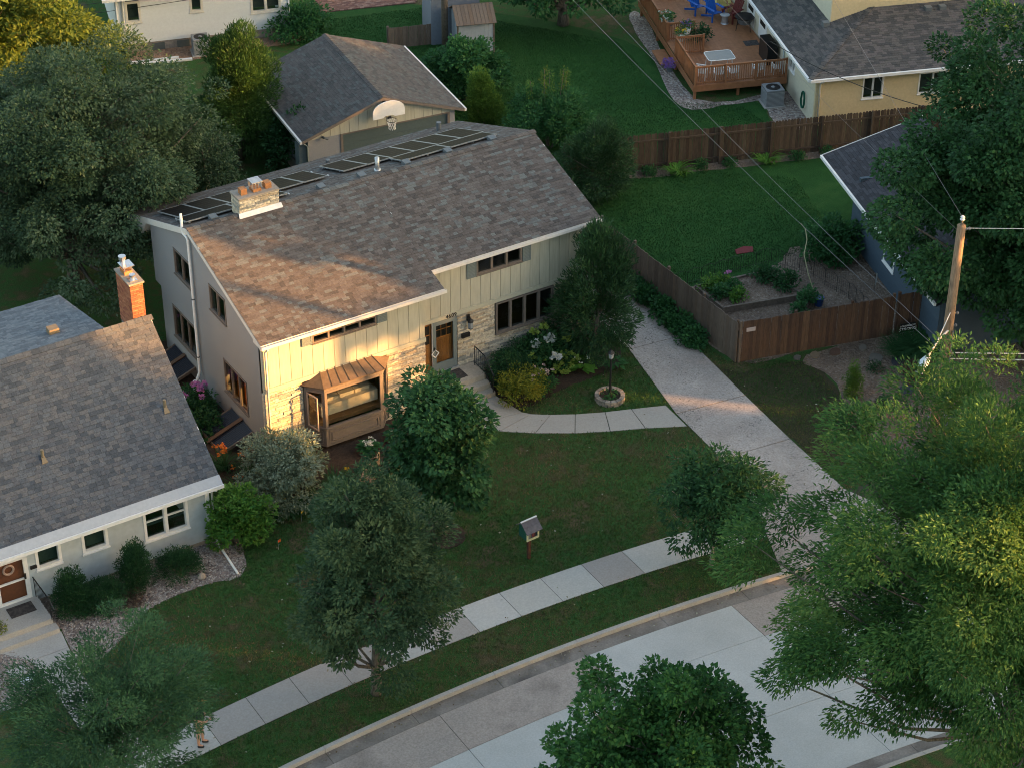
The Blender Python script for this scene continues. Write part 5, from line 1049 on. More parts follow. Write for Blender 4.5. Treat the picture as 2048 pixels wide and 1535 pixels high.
wire('upper of the two pale wires crossing from the street pole to the upper middle', (20.6, -11.7, 4.5), (27.6, 32.0, 6.6), .55, .008)
wire('lower of the two pale wires crossing from the street pole to the upper middle', (20.6, -11.7, 4.1), (27.0, 32.0, 5.8), .60, .008)
wire('thin wire above the lawn leading towards the deck', (20.7, -11.7, 8.9), (33.5, 36, 8.2), .5, .004)
wire('upper horizontal wire leaving the street pole to the right', (21.0, -11.7, 3.95), (60, -36, 4.6), .3, .022, 'gutter'); wire('lower horizontal wire leaving the street pole to the right', (21.0, -11.7, 3.7), (60, -36, 4.2), .3, .022, 'gutter')
wire('topmost wire leaving the pole top to the right', (20.9, -11.7, 9.0), (60, -36, 9.8), .3, .012, 'gutter'); wire('thin wire from the pole top going up and left over the big maple', (20.75, -11.7, 9.45), (40, 30, 10.5), .4, .006)
wire('dark service wire drooping in front of the yellow house', (32.5, 13.6, 3.0), (30.5, 1.0, 5.6), .3, .018, 'black')
for k, (z, lab) in enumerate(((4.6, 'topmost dark wire in front of the white house'), (3.2, 'thick dark wire in front of the white house'), (2.4, 'middle dark wire in front of the white house'), (1.9, 'lowest dark wire in front of the white house'))):
    wire(lab, (7.0, 35.2, z), (22.3, 26.2, z+3.2), .25, .014 if k != 1 else .025, 'black')
# ------------------------------------------------------------------ trees
tree('street_oak', 'bushy oak on the grass strip in front, rooted by the pavement at lower centre', 'tree', (-2.62, -12.75, 0), 8.4, (0, 0, 4.75), (3.35, 3.3, 3.6), 'oak', 140, .52, 1050, (.15, .07), .16, seed=4, cone=.62, limbs=.5, low=-.85, lump=.42, bias=.40, droop=.15, spray=.25)
tree('young_maple', 'dark green young maple in a mulch ring in front of the bay window', 'tree', (3.15, -7.0, 0), 6.5, (-.05, .1, 3.95), (2.05, 2.05, 2.55), 'maple', 110, .52, 640, (.19, .13), .10, seed=5, cone=.35, droop=.45, limbs=.5, low=-.9)
tree('small_street_tree', 'small round dark tree on the grass strip beside the driveway', 'tree', (9.95, -13.1, 0), 4.5, (0, .05, 2.75), (1.9, 1.85, 1.7), 'maple', 90, .46, 620, (.17, .075), .08, 'bark_pale', seed=8, droop=.45, limbs=.45, low=-.8)
tree('honey_locust', 'large feathery honey locust filling the lower right corner', 'tree', (9.4, -27.4, 0), 15.5, (.1, .3, 9.8), (6.3, 6.2, 5.6), 'locust', 400, .84, 900, (.165, .056), .24, seed=12, droop=.35, spray=.55, limbs=.45, low=-.8, lump=.34, flat=.6, shell=.45, bias=.5)
tree('street_maple', 'broad-leaved green maple cut off by the bottom edge, lower centre right', 'tree', (-.55, -24.6, 0), 9.0, (0, 0, 5.7), (3.0, 2.9, 3.2), 'maple2', 130, .52, 1250, (.145, .11), .2, seed=22, droop=.2, limbs=.4, lump=.45, cone=.3)
tree('young_honey_locust', 'wispy young honey locust at the lower left above the walking person', 'tree', (-11.6, -14.0, 0), 7.2, (0, 0, 3.9), (3.6, 3.4, 2.6), 'locust2', 120, .60, 900, (.14, .042), .12, seed=31, droop=.35, spray=.55, limbs=.5, lump=.34, flat=.5, shell=.25, bias=.6)
tree('big_left_tree', 'huge grey-green tree filling the left edge behind the blue house', 'tree', (-1.1, 15.2, 0), 10.5, (0, 0, 5.3), (6.3, 6.0, 4.5), 'elm', 310, .80, 720, (.15, .085), .3, seed=41, droop=.4, limbs=.6, lump=.28, low=-.85)
tree('sunlit_tree', 'yellow sunlit tree in the upper left corner', 'tree', (.6, 29.0, 0), 9.5, (0, 0, 5.4), (5.6, 4.8, 4.2), 'sunny', 150, .85, 330, (.24, .16), .22, seed=43, lump=.3, low=-.8)
tree('leaning_small_tree', 'small loose tree between the big left tree and the garage', 'tree', (5.6, 17.0, 0), 4.2, (0, 0, 2.6), (1.9, 1.8, 1.6), 'elm', 60, .55, 420, (.15, .08), .08, seed=47, droop=.4)
tree('spreading_juniper_tree', 'tall dark juniper with golden sunlit top left of the garage', 'tree', (9.2, 21.2, 0), 6.4, (0, 0, 3.3), (2.5, 2.4, 3.2), 'juniper2', 190, .50, 800, (.20, .045), .16, seed=51, cone=.62, droop=-.15, spray=.7, limbs=.3, low=-.95)
tree('entry_juniper', 'dark spreading juniper at the right front corner of the stone house', 'tree', (13.6, -.55, 0), 5.7, (0, 0, 2.85), (1.95, 1.75, 2.8), 'juniper', 170, .40, 800, (.22, .045), .12, seed=55, cone=.40, droop=-.15, spray=.8, limbs=.3, low=-.95, lump=.6, bias=.33)
tree('back_juniper', 'low dark juniper behind the right end of the stone house roof', 'tree', (20.6, 10.0, 0), 3.7, (0, 0, 1.75), (1.9, 1.7, 1.8), 'juniper', 110, .42, 800, (.18, .04), .1, seed=58, cone=.3, droop=-.05, spray=.7, limbs=.2, low=-.95)
tree('big_right_maple', 'massive dark green maple covering the right edge behind the utility pole', 'tree', (28.5, -8.6, 0), 13.7, (.2, .2, 7.7), (6.2, 5.9, 5.9), 'maple', 340, .82, 760, (.18, .13), .32, seed=61, lump=.26, droop=.35, low=-.9, limbs=.4)
tree('far_yard_tree', 'tree hanging into the top edge above the far dark lawn', 'tree', (29.0, 25.6, 0), 7, (0, 0, 3.9), (3.6, 3.4, 3.6), 'shrub', 110, .7, 380, (.22, .15), .26, seed=65, low=-.95)
bush('arborvitae', 'conical arborvitae with a yellow sunlit tip right of the garage', 'shrub', (19.5, 17.6, 0), (1.05, 1.0, 1.6), 'arbor', 100, .33, 1300, (.13, .05), seed=71, cone=.75, droop=-.5, spray=.6, zc=1.5, low=-1)
bush('lilac_bush', 'rounded leafy green bush in front of the small plank-roofed shed', 'shrub', (20.6, 21.0, 0), (1.9, 1.6, 1.75), 'shrub', 95, .45, 620, (.17, .13), seed=73)
bush('tall_leafy_shrub', 'tall leafy shrub with sunlit upright shoots behind the roof ridge', 'shrub', (21.4, 15.0, 0), (1.9, 1.6, 1.7), 'shrub', 90, .45, 620, (.16, .08), seed=75)
t = thing('sunlit_shoots', 'slender sunlit shoots rising above the leafy shrub right of the arborvitae', 'shoots', (21.6, 15.3, 0))
for k, (x, y, h) in enumerate(((-.9, .2, 3.2), (-.3, 0, 3.7), (.2, .3, 3.3), (.8, .1, 3.4), (1.2, .4, 3.1))):
    MB().tube([(x*.5, y, .3), (x, y, h)], .015, 4).build('stem', M['bark'], t); C = np.array([(x+random.uniform(-.08, .08), y+random.uniform(-.08, .08), h-j*.14) for j in range(8)]); foliage('shoot_leaves', t, M['sunny' if k % 2 else 'arbor'], C, np.full(8, .14), 900, (.12, .05), cloc=(x, y, 1))
for k, (x, y, rx, rz, lab) in enumerate(((6.3, 20.2, 1.7, 1.6, 'dark shrub just left of the tall juniper'), (7.4, 25.6, 1.6, 1.3, 'dark shrub below the white house gravel'), (4.2, 24.6, 1.8, 1.7, 'dark green shrub at the edge of the sunlit tree'), (11.0, 19.0, 1.3, 1.7, 'dark shrub against the left garage wall'), (6.9, 32.6, 1.5, 1.3, 'dark rounded shrub at the left corner of the white house'), (17.3, 31.3, 1.4, .9, 'feathery light green shrub beside the right corner of the white house'), (3.4, 20.6, 1.8, 1.6, 'shaded shrub in the hollow right of the big left tree'))):
    bush('dark_shrub', lab, 'shrub', (x, y, 0), (rx, rx*.9, rz), 'shrub' if k in (4, 5) else 'yew', 60, .45, 520, (.16, .10), group='background shrubs', seed=80+k)
# ------------------------------------------------------------------ garden shrubs
bush('variegated_dogwood', 'round silvery variegated dogwood at the left corner of the stone front', 'shrub', (-.55, -2.25, 0), (1.45, 1.4, 1.35), 'varieg', 120, .34, 1150, (.13, .055), seed=91, droop=.3, zc=1.15, low=-.7)
bush('lime_hydrangea', 'bright lime-green hydrangea at the right corner of the blue house', 'shrub', (-2.95, -3.75, 0), (1.05, 1.0, 1.05), 'bright', 80, .28, 1150, (.14, .10), seed=93, zc=1.05, low=-.8)
for k, (x, y, r_, h, lab) in enumerate(((-6.9, -4.2, .75, 1.85, 'tall cone-shaped yew left of the globe yew under the double window'), (-9.15, -4.2, .72, 1.75, 'cone-shaped yew beside the black step railing'))):
    bush('cone_yew', lab, 'shrub', (x, y, 0), (r_, r_, h*.52), 'yew', 90, .24, 1800, (.09, .03), group='clipped yews in the river rock', seed=95+k, cone=.6, droop=-.4, spray=.5, zc=h*.48, low=-1, lump=.06)
for k, (x, y, r_, lab) in enumerate(((-5.4, -4.3, .68, 'round clipped yew below the double window of the blue house'), (-8.15, -4.5, .66, 'round clipped yew between the two cone yews'))):
    bush('globe_yew', lab, 'shrub', (x, y, 0), (r_, r_, r_*.85), 'yew', 75, .22, 1900, (.085, .03), group='clipped yews in the river rock', seed=98+k, droop=-.2, spray=.5, lump=.05)
bush('dry_shrub', 'small reddish-brown shrub in the river rock beside the globe yew', 'shrub', (-7.3, -4.95, 0), (.45, .45, .35), 'burgundy', 25, .2, 900, (.07, .03), seed=101)
bush('golden_shrub', 'golden-green shrub at the foot of the front steps', 'shrub', (9.75, -1.35, 0), (.85, .75, .75), 'gold', 70, .25, 1300, (.10, .05), seed=103)
bush('dark_yew', 'dark evergreen shrub right of the step railing', 'shrub', (9.95, -.2, 0), (.95, .75, .85), 'yew', 70, .28, 1300, (.09, .035), seed=105)
bush('slender_evergreen', 'small dark evergreen rising against the stone wall by the door', 'shrub', (10.7, .35, 0), (.45, .4, .8), 'yew', 30, .25, 1100, (.1, .035), seed=106, droop=-.3)
hy = bush('white_hydrangea', 'hydrangea with white and lime flower heads below the four-light window', 'shrub', (11.75, -.05, 0), (1.15, .75, .8), 'maple', 60, .32, 900, (.15, .11), seed=107)
blooms(hy, 'flower_head', M['lime_fl'], [(-.9, -.35, .95), (-.55, -.45, .8), (.15, -.6, .8), (.35, -.65, .55), (.0, -.75, .5), (.55, -.6, .75), (-.1, -.8, .3), (.2, -.9, .2), (.65, -.3, 1.2), (.1, .45, 1.5), (-.35, .4, 1.45), (.45, -.8, .35), (.75, -.75, .55)], .16, 26); blooms(hy, 'flower_head', M['white_fl'], [(-.05, -.2, 1.35), (-.1, -.7, .85), (-.55, -.05, 1.2)], .19, 30)
def hosta(label, base, n, L, mat, fl=None, seed=0, wd=.55):
    t = thing('hosta', label, 'hosta', base, 0, 'hostas'); g = np.random.default_rng(seed); a = g.uniform(0, 6.28, n); ro = g.uniform(.15, .75, n)*L*1.3
    P = np.stack([ro*.7*np.cos(a), ro*.7*np.sin(a), L*.75*(1-ro/(L*1.35))+.12], 1); D = np.stack([np.cos(a), np.sin(a), g.uniform(-.35, .25, n)], 1)
    for i in range(n): link(bpy.data.objects.new('leaf', leaves_mesh('leaf', P[i:i+1], D[i:i+1], np.array([[0, 0, 1.0]]), np.array([L*g.uniform(.75, 1.1)]), np.array([L*wd*g.uniform(.85, 1.15)]), M[mat], np.array([g.random()]))), t)
    if fl:
        pts = [(g.uniform(-.7, .7)*L, g.uniform(-.9, .3)*L, L*g.uniform(1.0, 1.5)) for _ in range(fl[1])]; b = MB()
        for p in pts: b.tube([(p[0]*.3, p[1]*.3, .1), p], .006, 4)
        b.build('flower_stalks', M['stalk'], t); blooms(t, 'flower', M[fl[0]], pts, .06, 8)
hosta('large bright green hosta with pale flowers between hydrangea and juniper', (12.75, -.95, 0), 34, .46, 'hosta', ('white_fl', 6), 1, .7)
hosta('hosta patch with white flowers under the bay window sill', (3.35, -1.35, 0), 46, .36, 'shrub', ('white_fl', 16), 2, .6)
hosta('second hosta clump right of the bay window plants', (4.5, -1.3, 0), 34, .34, 'shrub', ('white_fl', 5), 3, .6)
hosta('dark hosta at the right edge of the entry bed by the lamp post', (13.9, -1.45, 0), 22, .34, 'shrub', None, 4, .6)
bl = bush('blush_flower_plant', 'low plant with blush flowers above the golden shrub', 'plant', (10.6, -1.35, 0), (.55, .45, .45), 'shrub', 30, .22, 900, (.10, .05), seed=111)
blooms(bl, 'flower', M['blush_fl'], [(random.uniform(-.5, .5), random.uniform(-.3, .4), random.uniform(.75, 1.05)) for _ in range(10)], .07, 9)
for k, (x, y, fl, lab) in enumerate(((-1.55, .35, ('orange', 12, .95, .09), 'clump of orange daylilies nearest the window well cover'), (-.75, -.35, ('orange', 9, 1.0, .09), 'orange daylilies directly behind the variegated dogwood'), (-1.7, -1.3, ('orange', 4, .9, .09), 'daylily clump with few orange flowers left of the dogwood'), (.6, -3.05, ('yellow_fl', 2, .6, .08), 'daylily leaves with yellow flower right of the dogwood'), (1.5, -2.5, ('yellow_fl', 1, .7, .09), 'daylily leaves with one yellow flower left of the bench'), (-1.0, -3.2, ('yellow_fl', 1, .5, .08), 'daylily leaves in front of the dogwood'), (-.2, -3.3, None, 'drooping strap leaves at the front edge of the dogwood bed'), (1.4, -3.0, None, 'strap-leaved clump at the bed edge near the bench'))):
    strap_plant('daylily', lab, 'daylily', (x, y, 0), 110, .95 if k < 3 else .8, 'lily', .03, 1.0, 'daylilies around the dogwood', fl, 120+k)
ph = bush('pink_phlox', 'pink flowering phlox beside the side wall between the covers', 'plant', (-1.0, 4.3, 0), (.8, .7, .5), 'shrub', 40, .28, 800, (.12, .06), seed=131); blooms(ph, 'flower_head', M['pink_fl'], [(random.uniform(-.6, .6), random.uniform(-.5, .5), random.uniform(.75, 1.0)) for _ in range(14)], .12, 14)
ph = bush('pink_phlox', 'pink flowers at the far end of the side wall', 'plant', (-.9, 9.1, 0), (.7, .6, .5), 'shrub', 30, .28, 700, (.12, .06), seed=132); blooms(ph, 'flower_head', M['pink_fl'], [(random.uniform(-.5, .5), random.uniform(-.4, .4), random.uniform(.7, .95)) for _ in range(9)], .1, 12)
for k, (x, y, r_, z_, m_, lab) in enumerate(((-1.2, 3.4, .8, .45, 'lily', 'low dark green plants below the side window'), (17.6, 2.9, .45, .4, 'shrub', 'leafy vine clump at the far end of the driveway fence'), (17.65, 1.9, .4, .35, 'shrub', 'leafy clump second from the far end along the driveway fence'), (17.6, .6, .5, .42, 'shrub', 'leafy clump midway along the driveway fence'), (17.55, -.4, .5, .4, 'shrub', 'leafy clump along the fence beside the slab joint'), (17.5, -1.5, .45, .35, 'shrub', 'leafy clump nearest the fence corner'))): bush('leafy_clump', lab, 'plant', (x, y, 0), (r_, r_*1.3, z_), m_, 26, .24, 800, (.15, .11), group='low leafy clumps', seed=140+k)
bush('small_arborvitae', 'small bright cone arborvitae in the wood-chip bed', 'shrub', (20.3, -7.75, 0), (.42, .42, .85), 'arbor', 60, .17, 2200, (.08, .03), seed=151, cone=.75, droop=-.5, zc=.75, low=-1, lump=.04)
for k, (x, y, r_, m_, lab) in enumerate(((22.2, -6.8, .28, 'yew', 'small dark shrub above the arborvitae in the chip bed'), (23.0, -7.9, .5, 'burgundy', 'burgundy shrub in the chip bed left of the pole'), (20.95, -8.8, .36, 'yew', 'dark round shrub below right of the arborvitae'))): bush('bed_shrub', lab, 'shrub', (x, y, 0), (r_, r_, r_*.8), m_, 25, r_*.4, 1300, (.08, .04), group='small shrubs in the chip bed', seed=155+k)
strap_plant('ornamental_grass', 'dense green grassy clump below the yard sign', 'grass clump', (24.6, -6.7, 0), 520, 1.0, 'lily', .035, 1.5, None, None, 161)
strap_plant('ornamental_grass', 'second grassy clump in front of the gate, left of the pole', 'grass clump', (23.9, -6.5, 0), 380, .85, 'lily', .035, 1.4, None, None, 162)
bush('lavender_plant', 'pale lavender flowering plant at the base of the utility pole', 'plant', (21.9, -11.1, 0), (.5, .5, .5), 'lav', 26, .22, 900, (.07, .03), seed=165)
bush('corner_bush', 'leafy bush beside the dark blue wall in the chip yard', 'shrub', (26.1, .9, 0), (1.25, 1.0, 1.0), 'shrub', 60, .36, 700, (.16, .10), seed=167)
for k, (x, y, r_, lab) in enumerate(((22.3, 11.0, .3, 'leftmost of the small round shrubs along the back fence'), (23.7, 10.45, .28, 'second small round shrub along the back fence'), (26.0, 9.75, .3, 'small round shrub just right of the left bright fern'), (27.3, 9.3, .26, 'small round shrub left of the right bright fern'), (30.2, 8.25, .3, 'round shrub right of the right bright fern'), (31.5, 7.75, .3, 'rightmost small shrub along the back fence'))): bush('fence_shrub', lab, 'shrub', (x, y, 0), (r_, r_, r_*.8), 'shrub', 18, .16, 1200, (.10, .05), group='shrubs along the back fence', seed=170+k)
for k, (x, y, lab) in enumerate(((24.9, 9.9, 'left bright green fern clump at the back fence'), (28.9, 8.75, 'right bright green fern clump at the back fence'))): strap_plant('fern', lab, 'fern', (x, y, 0), 90, .75, 'hosta', .05, 1.2, 'ferns at the back fence', None, 180+k)
# ------------------------------------------------------------------ vegetable garden
RB = thing('raised_bed', 'timber raised vegetable bed behind the street-facing fence', 'raised bed'); cs = [(19.75, 1.45), (22.75, .95), (23.05, -1.3), (19.7, -.45)]
sheet('soil', cs, .2, M['woodchip'], RB, .2)
for i in range(4):
    p, q = Vector((*cs[i], 0)), Vector((*cs[(i+1) % 4], 0)); d = (q-p).normalized(); n_ = Vector((-d.y, d.x, 0)); opiece('timber', M['timber'], RB, p-n_*.05-d*.02+Vector((0, 0, -.02)), d*((q-p).length+.04), n_*.09, (0, 0, .30))
opiece('timber', M['timber'], RB, (20.3, -2.25, -.02), (2.9, -.7, 0), (.02, .09, 0), (0, 0, .26))
for k, (x, y, r_, m_, lab) in enumerate(((20.15, 1.15, .35, 'bright', 'bright lettuce row at the left end of the raised bed'), (20.7, 1.05, .35, 'bright', 'bright leafy greens beside the pink flowers in the raised bed'), (20.2, .35, .4, 'shrub', 'green vegetable plant at the near left of the raised bed'), (20.6, -.1, .35, 'bright', 'light green plant at the near edge of the raised bed'), (20.9, .5, .3, 'shrub', 'vegetable plant in the middle of the raised bed'), (22.5, .5, .55, 'lily', 'tall dark asparagus foliage at the right end of the raised bed'), (22.9, -.3, .5, 'lily', 'feathery foliage spilling over the right timber'), (22.9, -1.7, .45, 'shrub', 'tomato plant beside the blue pot'), (22.0, -2.2, .35, 'shrub', 'green plant in the narrow front bed'))): bush('vegetable', lab, 'plant', (x, y, .15), (r_, r_*.8, r_*.8), m_, 20, r_*.45, 800, (.13, .08), group='vegetables in the fenced garden', seed=190+k)
pf = bush('pink_garden_flower', 'pink flowers at the back of the raised bed', 'plant', (21.1, 1.15, .2), (.2, .2, .25), 'shrub', 8, .12, 900, (.08, .04), seed=201); blooms(pf, 'flower', M['pink_fl'], [(0, 0, .45), (.1, .05, .4), (-.1, 0, .42)], .08, 10)
GF = thing('garden_edging', 'thin black arched metal fencing around the vegetable garden', 'fencing'); gp = [(18.35, 2.0), (20.3, 1.85), (22.2, 1.75), (23.6, 1.55), (24.4, -.2), (24.6, -2.2), (24.3, -4.3)]
for (p, q) in zip(gp[:-1], gp[1:]):
    L = math.hypot(q[0]-p[0], q[1]-p[1]); n_ = max(1, round(L/.6)); d = Vector(((q[0]-p[0])/L, (q[1]-p[1])/L, 0)); wdt = L/n_
    for k in range(n_):
        o = Vector((*p, 0))+d*k*wdt; b = MB(); b.tube([o+d*wdt*(.5-.5*math.cos(R(18*j)))+Vector((0, 0, .62+.2*math.sin(R(18*j)))) for j in range(11)], .008, 4).tube([o, o+Vector((0, 0, .8))], .011, 4).tube([o+Vector((0, 0, .2)), o+d*wdt+Vector((0, 0, .2))], .006, 4)
        for j in range(1, 6): x_ = wdt*j/6; b.tube([o+d*x_+Vector((0, 0, .02)), o+d*x_+Vector((0, 0, .62+.2*math.sin(math.acos(1-2*j/6))))], .005, 4)
        b.build('fence_panel', M['black'], GF)
pot = MB().lathe((23.3, -1.95, 0), [(.15, 0), (.2, .35), (.22, .36), (.2, .38)], 14).build('plant_pot', solid('cobalt', (.02, .06, .2), .3)); tag(pot, 'blue pot by the tomato plant in the fenced garden', 'pot')
st_ = MB().tube([(23.2, -1.9, .3), (23.1, -1.4, 1.2), (23.3, -.8, 1.75), (23.9, -.2, 1.95), (24.2, .3, 2.1), (24.1, .5, 2.3)], .02, 5).build('curved_cane', solid('pale_cane', (.30, .30, .17))); tag(st_, 'long pale curved cane arching over the vegetable garden', 'cane')
rk = MB().prism([(-.4, -.15, 0), (.35, -.2, 0), (.45, .1, 0), (.1, .22, 0), (-.35, .12, 0)], (0, 0, .07)).build('red_mat', solid('dull_red', (.16, .02, .025))); rk.location = (23.3, 3.0, 0); rk.rotation_euler = (R(12), 0, R(-10)); tag(rk, 'small red mat lying on the back lawn', 'mat')
ff = thing('garden_flag', 'small white and blue feather flag by the blue wall', 'flag', (25.8, -2.35, 0)); MB().tube([(0, 0, 0), (0, 0, .9)], .008, 5).build('stake', M['black'], ff); MB().prism([(0, 0, .25), (.1, 0, .5), (.08, 0, .85), (0, 0, .92)], (0, .012, 0)).build('cloth', M['white'], ff)
for k, (x, y, r_, c, lab) in enumerate(((22.8, -5.3, .22, (.17, .15, .13), 'pale flat stone at the foot of the street-facing fence'), (22.75, -6.15, .38, (.13, .12, .105), 'large round stepping stone in the chip bed'), (23.35, -6.75, .36, (.05, .055, .07), 'dark slate stepping stone left of the grassy clump'), (22.4, -8.4, .4, (.05, .055, .07), 'dark slate stepping stone by the burgundy shrub'), (23.9, -8.3, .45, (.05, .055, .07), 'dark slate stepping stone near the utility pole'), (21.7, -5.0, .28, (.12, .07, .05), 'reddish flat stone at the fence foot'), (20.9, -4.75, .25, (.20, .15, .10), 'tan edging stone at the fence foot'), (20.2, -4.55, .2, (.13, .115, .10), 'small grey edging stone at the fence foot'))):
    g = random.Random(k); ps = [(r_*g.uniform(.8, 1.1)*math.cos(R(40*j)), r_*.75*g.uniform(.8, 1.1)*math.sin(R(40*j))) for j in range(9)]; o = MB().prism([(p[0], p[1], 0) for p in ps], (0, 0, .05)).build('stepping_stone', solid('slab_%d' % k, c, .9)); o.location = (x, y, .0); o.rotation_euler = (0, 0, g.random()); tag(o, lab, 'stone', 'stones in the chip bed')
# ------------------------------------------------------------------ front yard objects
LB = thing('book_box', 'small dark green library box on a post by the pavement', 'book box', (4.95, -9.55, 0), R(4))
MB().box(-.05, .05, -.05, .05, -.1, .95).build('post', M['post_red'], LB); MB().box(-.24, .24, -.02, .24, .95, 1.40).box(-.24, -.22, -.2, -.02, .95, 1.38).box(.22, .24, -.2, -.02, .95, 1.38).box(-.22, .22, -.2, -.02, .95, .98).prism([(-.24, -.2, 1.38), (-.24, .24, 1.38), (-.24, .02, 1.55)], (.48, 0, 0)).build('box', M['green_paint'], LB)
MB().box(-.25, -.19, -.24, -.205, .95, 1.40).box(.19, .25, -.24, -.205, .95, 1.40).box(-.19, .19, -.24, -.205, 1.34, 1.40).box(-.19, .19, -.24, -.205, .95, 1.02).build('door_frame', M['paleyel_paint'], LB); MB().box(-.19, .19, -.225, -.218, 1.02, 1.34).build('pane', M['glass_clear'], LB)
for k, c in enumerate(((.5, .5, .48), (.10, .14, .3), (.45, .4, .3), (.08, .1, .16), (.3, .03, .03), (.33, .05, .04), (.2, .03, .03))): MB().box(-.2+k*.05, -.2+k*.05+.042, -.17, -.06, .985, 1.2+.04*(k % 3)).build('book', solid('book_%d' % k, c), LB)
for s in (0, 1):
    for r_ in range(2):
        y0, z0 = (-.34, 1.31); y1, z1 = (.02, 1.60); f0, f1 = r_/2, (r_+1)/2; p = lambda f: (y0+(y1-y0)*f, z0+(z1-z0)*f) if s == 0 else (.36-(.34)*f, z0+(z1-z0)*f)
        MB().prism([(-.32, *p(f0)), (.32, *p(f0)), (.32, *p(f1)), (-.32, *p(f1))], (0, 0, .02+.004*r_)).build('roof_shingle', M['lib_roof'], LB)
MB().box(-.325, .325, .0, .05, 1.615, 1.645).build('ridge_strip', M['white'], LB)
LP = thing('lamp_post', 'black yard lamp post standing in the round stone planter', 'lamp post', (12.55, -3.1, 0)); MB().lathe((0, 0, 0), [(.06, 0), (.06, .3), (.04, .35), (.035, 1.75), (.06, 1.78)], 10).build('post', M['black'], LP); MB().lathe((0, 0, 1.78), [(.05, 0), (.09, .05), (.11, .25)], 6).build('lamp_glass', M['lampglass'], LP); MB().lathe((0, 0, 2.03), [(.14, 0), (.03, .12), (.02, .18)], 6).build('lamp_cap', M['black'], LP)
PL = thing('round_planter', 'ring planter of tumbled stone blocks around the lamp post', 'planter', (12.55, -3.1, 0))
for r_ in range(2):
    for k in range(15):
        a = R(24*k+12*r_); o = MB().prism([(.40, -.075, 0), (.56, -.105, 0), (.56, .105, 0), (.40, .075, 0)], (0, 0, .105)).build('stone_block', M['planter'], PL); o.location = (0, 0, .11*r_); o.rotation_euler = (0, 0, a)
MB().lathe((0, 0, .02), [(.41, 0), (.41, .12)], 16).build('soil', M['mulch'], PL); bush('planter_plant', 'green plants growing inside the round stone planter', 'plant', (12.5, -3.15, .12), (.26, .22, .16), 'shrub', 12, .12, 1200, (.09, .05), seed=211, stems=False)
BN = thing('garden_bench', 'slatted wooden bench half hidden between the oak and the young maple', 'bench', (2.45, -2.95, 0), R(-128))
for k in range(4): MB().box(-.6, .6, -.2+k*.11, -.11+k*.11, .42, .45).build('seat_slat', M['wood_tan'], BN)
for k in range(10): MB().box(-.56+k*.118, -.56+k*.118+.05, .27, .295, .5, .86).build('back_slat', M['wood_tan'], BN)
MB().box(-.62, .62, .26, .305, .86, .94).build('top_rail', M['wood_tan'], BN); MB().box(-.62, .62, .26, .305, .44, .5).build('lower_rail', M['wood_tan'], BN)
for (x, y, z) in ((-.6, -.2, .6), (.6, -.2, .6), (-.6, .28, .9), (.6, .28, .9)): MB().box(x-.03, x+.03, y-.03, y+.025, 0, z).build('leg', M['wood_tan'], BN)
for x in (-.6, .6): MB().box(x-.035, x+.035, -.24, .25, .601, .635).build('armrest', M['wood_tan'], BN)
for k, (x, y, c, lab) in enumerate(((-2.0, -4.75, (.55, .10, .03), 'tiny orange marker flag in the grass left of the oak'), (-.62, -3.75, (.55, .45, .02), 'tiny yellow marker flag below the dogwood'))):
    t = thing('marker_flag', lab, 'flag', (x, y, 0), .4, 'marker flags'); MB().tube([(0, 0, 0), (0, 0, .4)], .006, 4).build('wire', M['grey_metal'], t); MB().box(0, .13, -.003, .003, .29, .4).build('flag', solid('flag_%d' % k, c), t)
MB_ = MB().lathe((3.15, -7.0, .0), [(.75, 0), (.72, .035)], 22).build('mulch_ring', M['mulch']); tag(MB_, 'dark mulch ring around the young maple trunk', 'mulch ring')
bag = MB().prism([(-.22, -.1, 0), (.2, -.14, 0), (.3, .05, 0), (.05, .16, 0), (-.25, .1, 0)], (.02, .02, .09)).build('plastic_bag', solid('bag_white', (.62, .66, .74), .3)); bag.location = (-11.6, -6.6, .01); tag(bag, 'white and blue plastic bag lying on the river rock at far left', 'bag')
pv = MB().box(-.26, .26, -.22, .22, 0, .045).build('stepping_stone', M['concrete']); pv.location = (-11.75, -6.05, .008); pv.rotation_euler = (0, 0, .1); tag(pv, 'square pale paver in the river rock by the blue house path', 'stone')
ro = MB().lathe((0, 0, 0), [(.14, 0), (.16, .06), (.1, .16), (.03, .2)], 9).build('garden_stone', M['foundation']); ro.location = (-4.85, -4.75, 0); tag(ro, 'upright grey stone beside the round yew and downspout', 'stone')
yl_ = bush('potted_flower', 'yellow-green potted plant on the blue house landing at the left edge', 'plant', (-11.65, -4.3, .4), (.22, .22, .2), 'gold', 10, .13, 1200, (.07, .04), seed=215)
# ------------------------------------------------------------------ things on the deck
def onY(x, y, z): c, s = math.cos(YR), math.sin(YR); return (YO[0]+x*c-y*s, YO[1]+x*s+y*c, z)
gt = thing('patio_table', 'rectangular glass-topped patio table with white rim on the deck', 'table', onY(-2.95, 5.15, .755), YR)
tp = []; 
for (cx, cy, a0) in ((.5, -.35, -90), (.5, .35, 0), (-.5, .35, 90), (-.5, -.35, 180)): tp += [(cx+.15*math.cos(R(a0+30*j)), cy+.15*math.sin(R(a0+30*j))) for j in range(4)]
MB().prism([(p[0], p[1], .68) for p in tp], (0, 0, .02)).build('glass_top', solid('frosted_top', (.20, .20, .19), .15), gt); MB().tube([(p[0], p[1], .69) for p in tp+tp[:1]], .022, 6).build('rim', M['white'], gt)
for (x, y) in ((-.5, -.35), (.5, -.35), (-.5, .35), (.5, .35)): MB().tube([(x, y, .68), (x*1.1, y*1.1, 0)], .018, 6).build('leg', M['white'], gt)
